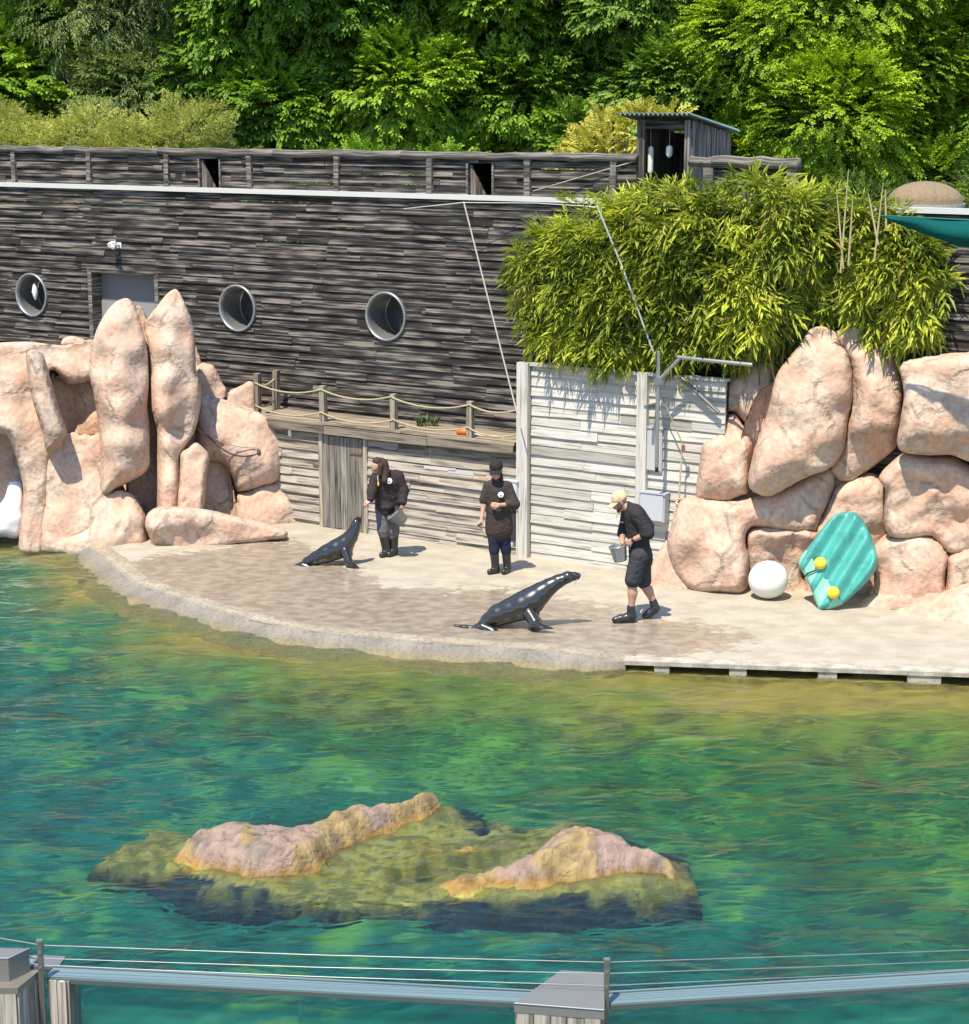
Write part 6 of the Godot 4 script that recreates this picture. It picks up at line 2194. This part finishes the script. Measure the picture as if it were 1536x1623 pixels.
func props() -> void:
	# the big white ball
	var at := level_at(1217, 948)
	var s := Shape.new()
	s.tint = Color(0.70, 0.68, 0.61)
	s.ball(Vector3.ZERO, Vector3(0.275, 0.262, 0.275), 36, 22)
	s.smooth()
	var ball := put("white_ball", s.mesh(), M.satin, self, Transform3D(Basis(Vector3.BACK, 0.12), at + Vector3(0, 0.262, 0)))
	tag(ball, "big plain white ball on the platform at the foot of the right rocks", "ball")
	var cap := Shape.new()
	cap.tint = Color(0.62, 0.60, 0.55)
	cap.lathe([Vector2(0, 0.012), Vector2(0.022, 0.010), Vector2(0.030, 0.0)], 14, Transform3D(Basis(), Vector3(0, 0.255, 0)))
	put("plug", cap.mesh(), M.satin, ball)
	float_slide()
	gallows()
	# lamp on the hull above the window
	var p := wall_uv(192, 388, HULL_OFF)
	var lamp := thing("floodlight", "small white floodlight on the hull above the window", "lamp", wall_frame(HULL_OFF) * Transform3D(Basis(), Vector3(p.x, p.y, 0.05)))
	var l := Shape.new()
	l.tint = Color(0.8, 0.8, 0.79)
	l.box(Vector3(-0.02, 0.02, 0.15), Vector3(0.13, 0.07, 0.10), Basis(Vector3.RIGHT, 0.35) * Basis(Vector3.BACK, 0.15))
	l.lathe([Vector2(0.0, 0.0), Vector2(0.035, 0.0), Vector2(0.045, 0.02), Vector2(0.035, 0.035), Vector2(0.0, 0.04)], 12, Transform3D(Basis(Vector3.RIGHT, PI / 2 + 0.4), Vector3(0.04, -0.02, 0.18)))
	put("housing", l.mesh(), M.satin, lamp)
	tube_part("bracket", lamp, M.white, [Vector3(0, 0, -0.02), Vector3(0, 0.01, 0.16)], 0.022)
	box_part("mounting_plate", lamp, M.white, Vector3(0, 0, -0.01), Vector3(0.10, 0.10, 0.02))
	# green cloth at the right edge
	var cl := Shape.new()
	cl.tint = Color(0.008, 0.085, 0.075)
	var pl := wall_point(0, 0, 1.15)
	var n := 16
	for layer in 2:
		for j in 5:
			for i in n + 1:
				var t := float(i) / n
				var b := float(j) / 4.0
				var px := lerpf(1402, 1600, t)
				var topy := lerpf(343, 352, t)
				var boty := 345 + 66.0 * pow(t, 0.8)
				var q := plane_at(px, lerpf(topy, boty, b), pl, wall_out)
				cl.vert(q + wall_out * (0.25 * sin(b * PI) * t + 0.03 * sin(t * 9.0 + b * 3.0) - 0.012 * layer))
	for layer in 2:
		for j in 4:
			for i in n:
				var a := layer * 5 * (n + 1) + j * (n + 1) + i
				cl.ix.append_array([a, a + n + 1, a + 1, a + 1, a + n + 1, a + n + 2] if layer == 0 else [a, a + 1, a + n + 1, a + 1, a + n + 2, a + n + 1])
	cl.smooth()
	var cm := plain(1, 1, 1, 1.0)
	cm.metallic_specular = 0.1
	cm.backlight_enabled = true
	cm.backlight = Color(0.2, 0.5, 0.45)
	var sail := put("shade_sail", cl.mesh(), cm)
	tag(sail, "corner of a dark teal shade cloth over the bamboo at the right edge", "sail")
	tube_part("hem_cord", sail, M.plain, [plane_at(1396, 342, pl, wall_out), plane_at(1500, 347, pl, wall_out), plane_at(1600, 352, pl, wall_out)], 0.012, Color(0.02, 0.10, 0.09), 6)
	# tan dome behind the hull
	var dm := Shape.new()
	dm.tint = Color(0.24, 0.18, 0.105)
	var prof := []
	for k in 9:
		var g := PI / 2 * k / 8.0
		prof.append(Vector2(cos(g) * 0.52, sin(g) * 0.30))
	dm.lathe(prof, 28)
	dm.weld()
	var dp := plane_at(1466, 322, wall_point(0, 0, HULL_OFF - 0.9), wall_out)
	var dome := thing("thatched_dome", "low tan dome roof behind the hull at the right edge", "roof", Transform3D(Basis(), dp))
	var rough := plain(1, 1, 1, 0.95)
	rough.heightmap_enabled = true
	rough.uv1_triplanar = true
	rough.uv1_scale = Vector3(2, 2, 2)
	rough.heightmap_texture = M.rock.heightmap_texture
	rough.heightmap_scale = 3.0
	put("dome", dm.mesh(), rough, dome)
	var rm := Shape.new()
	rm.tint = Color(0.36, 0.34, 0.29)
	rm.lathe([Vector2(0.48, -0.05), Vector2(0.54, -0.05), Vector2(0.54, 0.0), Vector2(0.48, 0.0)], 28)
	put("rim", rm.mesh(), M.plain, dome)
	tube_part("post", dome, M.plain, [Vector3(0, 0, 0), Vector3(0, -1.6, 0)], 0.10, Color(0.2, 0.16, 0.1))

func float_slide() -> void:
	# a ribbed teal float leaning on the rocks, its lower end patched in pale green, with two yellow floats
	var z := Vector3(1160, 790, 0.16927)
	var base := level_at(1310, 962)
	var nrm := Vector3(-0.30, 0.42, 0.86).normalized()
	var xx := Vector3.UP.cross(nrm).normalized()
	var fr := Transform3D(Basis(xx, nrm.cross(xx), nrm), base + nrm * 0.10)
	var inv := fr.affine_inverse()
	var at := func(zx: float, zy: float) -> Vector2:
		var w := inv * plane_at(z.x + zx * z.z, z.y + zy * z.z, fr.origin, fr.basis.z)
		return Vector2(w.x, w.y)
	var px := []
	for q in [[1030, 135], [1150, 130], [1200, 170], [1270, 280], [1330, 420], [1365, 560], [1355, 650], [1310, 730], [1200, 850], [1050, 980], [920, 1040], [830, 1050], [780, 960], [740, 850], [690, 740], [625, 610], [680, 500], [760, 400], [850, 280], [940, 180]]:
		px.append(Vector2(z.x + q[0] * z.z, z.y + q[1] * z.z))
	var poly := rounded(px, fr, 0.03)
	var edge := shut(poly)
	var a: Vector2 = at.call(760, 860)
	var b: Vector2 = at.call(1180, 180)
	var along := (b - a).normalized()
	var across := Vector2(along.y, -along.x)
	var e0: Vector2 = at.call(700, 475)
	var e1: Vector2 = at.call(1040, 980)
	var ed := (e1 - e0).normalized()
	var en := Vector2(-ed.y, ed.x)
	if en.dot(along) < 0.0:
		en = -en
	var o := thing("float_board", "teal ribbed plastic float with pale green end leaning on the right rocks", "float", fr)
	var wob := noise(9.0, 3, 801)
	var parts := {"hull": Color(0.06, 0.32, 0.275), "patch": Color(0.20, 0.52, 0.35)}
	var g := 0.022
	var lo := poly[0]
	var hi := poly[0]
	for p in poly:
		lo = lo.min(p)
		hi = hi.max(p)
	var nx := int((hi.x - lo.x) / g) + 3
	var ny := int((hi.y - lo.y) / g) + 3
	for part in parts:
		var s := Shape.new()
		s.tint = parts[part]
		var front := PackedInt32Array()
		var rear := PackedInt32Array()
		front.resize((nx + 1) * (ny + 1))
		rear.resize((nx + 1) * (ny + 1))
		front.fill(-1)
		for j in ny + 1:
			for i in nx + 1:
				var p := lo + Vector2(i - 1, j - 1) * g
				var near := Vector2.ZERO
				var best := 1e9
				for k in poly.size():
					var c := Geometry2D.get_closest_point_to_segment(p, edge[k], edge[k + 1])
					if p.distance_squared_to(c) < best:
						best = p.distance_squared_to(c)
						near = c
				var d := sqrt(best)
				if not Geometry2D.is_point_in_polygon(p, poly):
					if d > g * 1.45:
						continue
					p = near
					d = 0.0
				var band := (p - e0).dot(en) + 0.035 * wob.get_noise_2d(p.x, p.y)
				if part == "patch" and band > 0.0:
					continue
				var r := (p - a).dot(across)
				var rib := 0.045 * cos(r * TAU / 0.27)
				var e := sqrt(1.0 - pow(1.0 - minf(d / 0.07, 1.0), 2.0))
				var h := (0.10 + rib * (1.0 if part == "hull" else 0.35)) * e
				if part == "patch":
					h = h + 0.012 if d > 0.0 else 0.006
				front[j * (nx + 1) + i] = s.vert(Vector3(p.x, p.y, h))
				rear[j * (nx + 1) + i] = front[j * (nx + 1) + i] if d == 0.0 else s.vert(Vector3(p.x, p.y, -0.07 * e))
		for j in ny:
			for i in nx:
				var ok := []
				for m in [j * (nx + 1) + i, j * (nx + 1) + i + 1, (j + 1) * (nx + 1) + i + 1, (j + 1) * (nx + 1) + i]:
					if front[m] >= 0:
						ok.append(m)
				for m in range(1, ok.size() - 1):
					s.ix.append_array([front[ok[0]], front[ok[m + 1]], front[ok[m]]])
					if part == "hull":
						s.ix.append_array([rear[ok[0]], rear[ok[m]], rear[ok[m + 1]]])
		s.smooth()
		var pm := plain(1, 1, 1, 0.42)
		if part == "hull":
			pm.uv1_triplanar = true
			pm.albedo_texture = scuffs()
		put(part, s.mesh(), pm, o)
	for q in [[845, 632], [965, 905]]:
		var c: Vector2 = at.call(q[0], q[1])
		var s := Shape.new()
		s.tint = Color(0.80, 0.56, 0.03)
		s.ball(Vector3.ZERO, Vector3(0.084, 0.084, 0.084), 20, 14)
		s.smooth()
		var f := put("yellow_float", s.mesh(), M.satin, self, fr * Transform3D(Basis(), Vector3(c.x, c.y, 0.17)))
		tag(f, "upper yellow float ball on the teal float" if q[1] < 700 else "lower yellow float ball on the teal float", "float ball", "yellow float balls")
	var c0: Vector2 = at.call(690, 732)
	var c1: Vector2 = at.call(800, 690)
	tube_part("cord", o, M.plain, [Vector3(c0.x, c0.y, 0.03), Vector3(c0.x, c0.y, 0.12).lerp(Vector3(c1.x, c1.y, 0.14), 0.3), Vector3(c1.x, c1.y, 0.14)], 0.012, Color(0.02, 0.05, 0.045), 6)

func scuffs() -> ImageTexture:
	var f := noise(0.012, 4, 811)
	var fn := func(x: int, y: int) -> Color:
		var g := 0.95 + 0.5 * f.get_noise_2d(x, y) + 0.25 * f.get_noise_2d(x * 5.0, y * 5.0)
		var w := smoothstep(0.25, 0.5, f.get_noise_2d(x * 3.0 + 90.0, y * 1.2)) * 0.4
		return Color(g, g, g).lerp(Color(2.2, 1.3, 1.25), w)
	return picture(256, 256, fn)

func gallows() -> void:
	var off := 0.35
	var pl := wall_point(0, 0, off)
	var p := func(px: float, py: float) -> Vector3: return plane_at(px, py, pl, wall_out)
	var o := thing("hoist_pole", "grey metal pole with arm and brace hanging in front of the bleached wall", "pole")
	tube_part("pole", o, M.steel, [p.call(1044, 556), p.call(1041, 740)], 0.030, Color(0.85, 0.85, 0.84), 10)
	tube_part("tip", o, M.black, [p.call(1041, 740), p.call(1041, 748)], 0.026, Color.WHITE, 8)
	tube_part("brace", o, M.steel, [p.call(1043, 604), p.call(1079, 566)], 0.026, Color(0.9, 0.9, 0.88), 8)
	tube_part("arm", o, M.steel, [p.call(1074, 566), p.call(1130, 572), p.call(1192, 578)], 0.028, Color(0.85, 0.85, 0.84), 10)
	tube_part("shadow_bar", o, M.dull_metal, [plane_at(1078, 597, wall_point(0, 0, 0.12), wall_out), plane_at(1139, 654, wall_point(0, 0, 0.12), wall_out)], 0.030, Color(0.5, 0.48, 0.47), 8)  # dark bar added in place of the arm's shadow on the wall
	box_part("clamp", o, M.steel, p.call(1043, 604), Vector3(0.10, 0.09, 0.09), Color(0.7, 0.7, 0.7))
	box_part("wall_bracket", o, M.steel, wall_frame() * Vector3(wall_uv(1043, 640).x, wall_uv(1043, 640).y, 0.17), Vector3(0.05, 0.05, 0.40), Color(0.7, 0.7, 0.7), Basis(wall_along, Vector3.UP, wall_out))
	# rope with a small pulley, ending in a frayed coil
	var r := thing("hanging_rope", "pale rope on a small pulley hanging beside the right rocks", "rope")
	var q := func(px: float, py: float) -> Vector3: return plane_at(px, py, wall_point(0, 0, 0.22), wall_out)
	tube_part("line", r, M.rope, [q.call(1046, 622), q.call(1083, 706)], 0.009, Color(0.7, 0.65, 0.6), 6)
	tube_part("line", r, M.rope, [q.call(1081, 712), q.call(1078, 760), q.call(1076, 800)], 0.013, Color(1.3, 1.3, 1.4), 6)
	box_part("pulley", r, plain(0.25, 0.08, 0.06, 0.5), q.call(1083, 710), Vector3(0.05, 0.08, 0.05))
	var tail := []
	for k in 26:
		tail.append(q.call(1076 + 3.5 * sin(k * 1.3) - k * 0.25, 790 + k * 1.7) + wall_out * 0.03 * cos(k * 1.3))
	tube_part("coil", r, M.rope, tail, 0.017, Color(1.35, 1.3, 1.25), 6)
	# rigging lines over the stage
	var hu := func(px: float, py: float) -> Vector3: return plane_at(px, py, wall_point(0, 0, HULL_OFF + 0.12), wall_out)
	var ln := func(called: String, label: String, pts: Array, rad: float, tint: Color) -> void:
		tag(tube_part(called, self, M.plain, pts, rad, tint, 6), label, "rope")
	ln.call("rigging_rope", "thin grey rope slanting down the hull right of the third porthole", [hu.call(735, 320), p.call(826, 680)], 0.013, Color(0.36, 0.31, 0.26))
	ln.call("rigging_rope", "pale blue hose slanting over the bamboo to the hoist pole", [p.call(946, 326), p.call(985, 420), p.call(1043, 578)], 0.014, Color(0.30, 0.36, 0.36))
	ln.call("rigging_rope", "thin slack line strung below the top rail of the hull to the bamboo", [hu.call(640, 331), hu.call(735, 321).lerp(p.call(735, 321), 0.3), hu.call(850, 322), p.call(946, 328)], 0.007, Color(0.55, 0.52, 0.46))
	ln.call("rigging_rope", "thin line rising from the bulwark to the cabin corner", [hu.call(845, 303), plane_at(1008, 255, wall_point(0, 0, HULL_OFF), wall_out)], 0.010, Color(0.30, 0.28, 0.25))

# ================================================================ the near side of the pool: glazed wall between wooden piers
func build_foreground() -> void:
	M.cap_metal = plain(0.17, 0.17, 0.16, 0.5, 0.2)
	var top := 0.10
	var pt := func(px: float, py: float, y := 0.10) -> Vector3: return level_at(px, py, y)
	# the two lengths of glazed wall
	var a0: Vector3 = pt.call(73, 1549)
	var a1: Vector3 = pt.call(815, 1588)
	var b0: Vector3 = pt.call(968, 1592)
	var b1: Vector3 = pt.call(1536, 1557)
	var d := (a1 - a0).normalized()
	glass_wall("long glazed pool wall between the left pier and the middle pier", a0, a1 + d * 0.3)
	var e := (b1 - b0).normalized()
	glass_wall("glazed pool wall running right from the middle pier out of view", b0, b1 + e * 1.5)
	glass_wall("glazed pool wall leaving the left pier to the left", pt.call(-300, 1478), pt.call(40, 1535))
	# middle pier
	pier_middle()
	pier_left()
	# steel posts and three wires
	var posts := [[66, 1491, 1553, "thin steel fence post beside the left pier"], [961, 1521, 1592, "thin steel fence post beside the middle pier"]]
	var tops := []
	for q in posts:
		var foot: Vector3 = pt.call(q[0], q[2])
		var fwd := Vector3(foot.x, 0, foot.z).normalized()
		var head := plane_at(q[0], q[1], foot, fwd)
		var o := thing("steel_post", q[3], "post", Transform3D(Basis(), foot))
		box_part("shaft", o, M.steel, Vector3(0, (head.y - foot.y) / 2 - 0.75, 0), Vector3(0.040, head.y - foot.y + 1.5, 0.030), Color(0.55, 0.52, 0.46))
		box_part("end_cap", o, M.steel, Vector3(0, head.y - foot.y + 0.003, 0), Vector3(0.046, 0.014, 0.036), Color(0.8, 0.78, 0.72))
		for h in [0.03, -0.06, -0.18]:
			box_part("wire_clip", o, M.steel, Vector3(0.0, head.y - foot.y - 0.03 + h, 0.018), Vector3(0.018, 0.018, 0.012), Color(0.7, 0.7, 0.66))
		tops.append([foot, head.y])
	var k := 0
	for h in [[1498, 1525, 1505], [1519, 1543, 1522], [1530, 1562, 1535]]:
		var n0: Vector3 = tops[0][0]
		var n1: Vector3 = tops[1][0]
		var p0 := plane_at(66, h[0], n0, Vector3(n0.x, 0, n0.z).normalized())
		var p1 := plane_at(961, h[1], n1, Vector3(n1.x, 0, n1.z).normalized())
		var p2 := plane_at(1536, h[2], b1 + Vector3(0, 0.2, 0), Vector3(b1.x, 0, b1.z).normalized())
		var pl := p0 + (p0 - p1).normalized() * 1.2 + Vector3(0, 0, -0.35)
		tag(tube_part("fence_wire", self, M.steel, [pl, p0, p0.lerp(p1, 0.5) + Vector3(0, -0.012, 0), p1, p1.lerp(p2, 0.6) + Vector3(0, -0.006, 0), p2 + (p2 - p1) * 0.4], 0.0032, Color(0.75, 0.75, 0.7), 6), ["top", "middle", "bottom"][k] + " wire of the fence along the near edge of the pool", "wire")
		k += 1

func glass_wall(label: String, a: Vector3, b: Vector3) -> void:
	var x := (b - a).normalized()
	var z := x.cross(Vector3.UP)
	var l := (b - a).length()
	var o := thing("glass_wall", label, "glass wall", Transform3D(Basis(x, Vector3.UP, z), a))
	var m := StandardMaterial3D.new()
	m.transparency = BaseMaterial3D.TRANSPARENCY_ALPHA
	m.albedo_color = Color(0.25, 0.55, 0.50, 0.22)
	m.roughness = 0.02
	m.metallic_specular = 0.35
	var n := maxi(1, int(round(l / 1.8)))
	for k in n:
		var s := Shape.new()
		s.box(Vector3(l * (k + 0.5) / n, -0.62, -0.13), Vector3(l / n - 0.012, 1.10, 0.05))
		put("pane", s.mesh(false), m, o)
	var rail := Shape.new()
	rail.tint = Color(0.13, 0.19, 0.195)
	rail.box(Vector3(l / 2, -0.012, -0.115), Vector3(l, 0.024, 0.205))
	var rm := plain(1, 1, 1, 0.45)
	put("top_rail", rail.mesh(), rm, o)
	box_part("lip", o, M.plain, Vector3(l / 2, -0.030, -0.010), Vector3(l, 0.034, 0.012), Color(0.055, 0.075, 0.075))
	box_part("edge_trim", o, M.steel, Vector3(l / 2, 0.004, -0.175), Vector3(l, 0.008, 0.010), Color(0.4, 0.45, 0.45))

func pier_planks(o: Node3D, a: Vector3, b: Vector3, h: float, n: int, tint: Color) -> void:
	var d := (b - a) / n
	for k in n:
		var g := rng.randf_range(0.78, 1.15)
		var mid := a + d * (k + 0.5) - Vector3(0, h / 2, 0)
		var x := d.normalized()
		var z := x.cross(Vector3.UP)
		box_part("plank", o, M.pier, mid + z * rng.randf_range(-0.003, 0.004), Vector3(h, d.length() - 0.008, 0.03), Color(tint.r * g, tint.g * g, tint.b * g), Basis(x, Vector3.UP, z) * Basis(Vector3.BACK, PI / 2))

func pier_middle() -> void:
	M.pier = wood(Color(0.16, 0.135, 0.11), Color(0.42, 0.38, 0.32), 0.6, 91)
	var y := 0.20
	var fl := level_at(815, 1590, y)
	var fr := level_at(958, 1601, y)
	var br := level_at(958, 1541, y)
	var bl := level_at(889, 1538, y)
	var o := thing("wooden_pier", "plank clad wooden pier with wedge shaped metal cap in the middle of the near edge", "pier")
	var s := Shape.new()
	s.tint = Color(1, 1, 1)
	var dn := Vector3(0, -0.075, 0)
	var ring := [fl, fr, br, bl]
	s.quad(fl, fr, br, bl)
	for k in 4:
		s.quad(ring[k] + dn, ring[(k + 1) % 4] + dn, ring[(k + 1) % 4], ring[k])
	s.quad(bl + dn, br + dn, fr + dn, fl + dn)
	put("metal_cap", s.mesh(), M.cap_metal, o)
	var tr := Shape.new()
	tr.tint = Color(1.5, 1.45, 1.35)
	tr.tube([fl + Vector3(0, 0.002, 0.002), fr + Vector3(0, 0.002, 0.002)], [0.006, 0.006], 6)
	put("cap_edge", tr.mesh(), M.steel, o)
	var inn := (fr - fl).normalized() * 0.02
	var back := Vector3(0, 0, -0.02)
	pier_planks(o, fl + dn + inn + back, fr + dn - inn + back, 1.6, 5, Color(1, 1, 1))
	pier_planks(o, bl + dn + Vector3(0.02, 0, 0.02), fl + dn + inn + back, 1.6, 5, Color(0.85, 0.85, 0.85))
	pier_planks(o, fr + dn - inn + back, br + dn - inn, 1.6, 4, Color(0.85, 0.85, 0.85))

func pier_left() -> void:
	var y := 0.16
	var o := thing("wooden_pier", "plank clad wooden pier with box shaped metal cap at the lower left corner", "pier")
	var fr := level_at(28, 1566, y)
	var fl := fr + Vector3(-0.95, 0, 0.02)
	var br := level_at(64, 1537, y)
	var bl := br + Vector3(-0.95, 0, 0)
	var s := Shape.new()
	var dn := Vector3(0, -0.05, 0)
	s.tint = Color(0.7, 0.62, 0.5)
	var ring := [fl, fr, br, bl]
	s.quad(fl, fr, br, bl)
	for k in 4:
		s.quad(ring[k] + dn, ring[(k + 1) % 4] + dn, ring[(k + 1) % 4], ring[k])
	put("base_plate", s.mesh(), M.dull_metal, o)
	var bx := Shape.new()
	bx.tint = Color(1.0, 0.98, 0.92)
	var c0 := level_at(15, 1556, y)
	var c1 := level_at(48, 1540, y)
	var up := Vector3(0, 0.19, 0)
	var c2 := c1 + Vector3(-0.62, 0, -0.02)
	var c3 := c0 + Vector3(-0.62, 0, 0.02)
	var q := [c3, c0, c1, c2]
	bx.quad(q[0] + up, q[1] + up, q[2] + up, q[3] + up)
	for k in 4:
		bx.quad(q[k], q[(k + 1) % 4], q[(k + 1) % 4] + up, q[k] + up)
	put("metal_cap", bx.mesh(), M.cap_metal, o)
	tube_part("cap_edge", o, M.steel, [c3 + up, c0 + up, c1 + up], 0.005, Color(1.3, 1.25, 1.15), 6)
	pier_planks(o, fl + dn + Vector3(0, 0, -0.015), fr + dn + Vector3(-0.015, 0, -0.015), 1.6, 7, Color(1.05, 1.0, 0.95))
	pier_planks(o, fr + dn + Vector3(-0.015, 0, -0.015), br + dn + Vector3(-0.015, 0, 0), 1.6, 3, Color(1.0, 0.96, 0.9))
	# the sloping ledge and the short post between pier and glass
	var p := thing("short_post", "short pale wooden post under the left end of the glass wall", "post")
	var a := level_at(76, 1552, 0.08)
	var b := level_at(106, 1556, 0.08)
	pier_planks(p, a, b, 1.6, 2, Color(1.2, 1.15, 1.05))
	pier_planks(p, b, b + Vector3(0.03, 0, -0.25), 1.6, 2, Color(0.9, 0.85, 0.8))
	box_part("ledge", o, M.cap_metal, (level_at(50, 1524, 0.06) + level_at(95, 1526, 0.06)) / 2, Vector3(0.26, 0.02, 0.20), Color(0.9, 0.9, 0.95), Basis(Vector3.UP, -0.1))
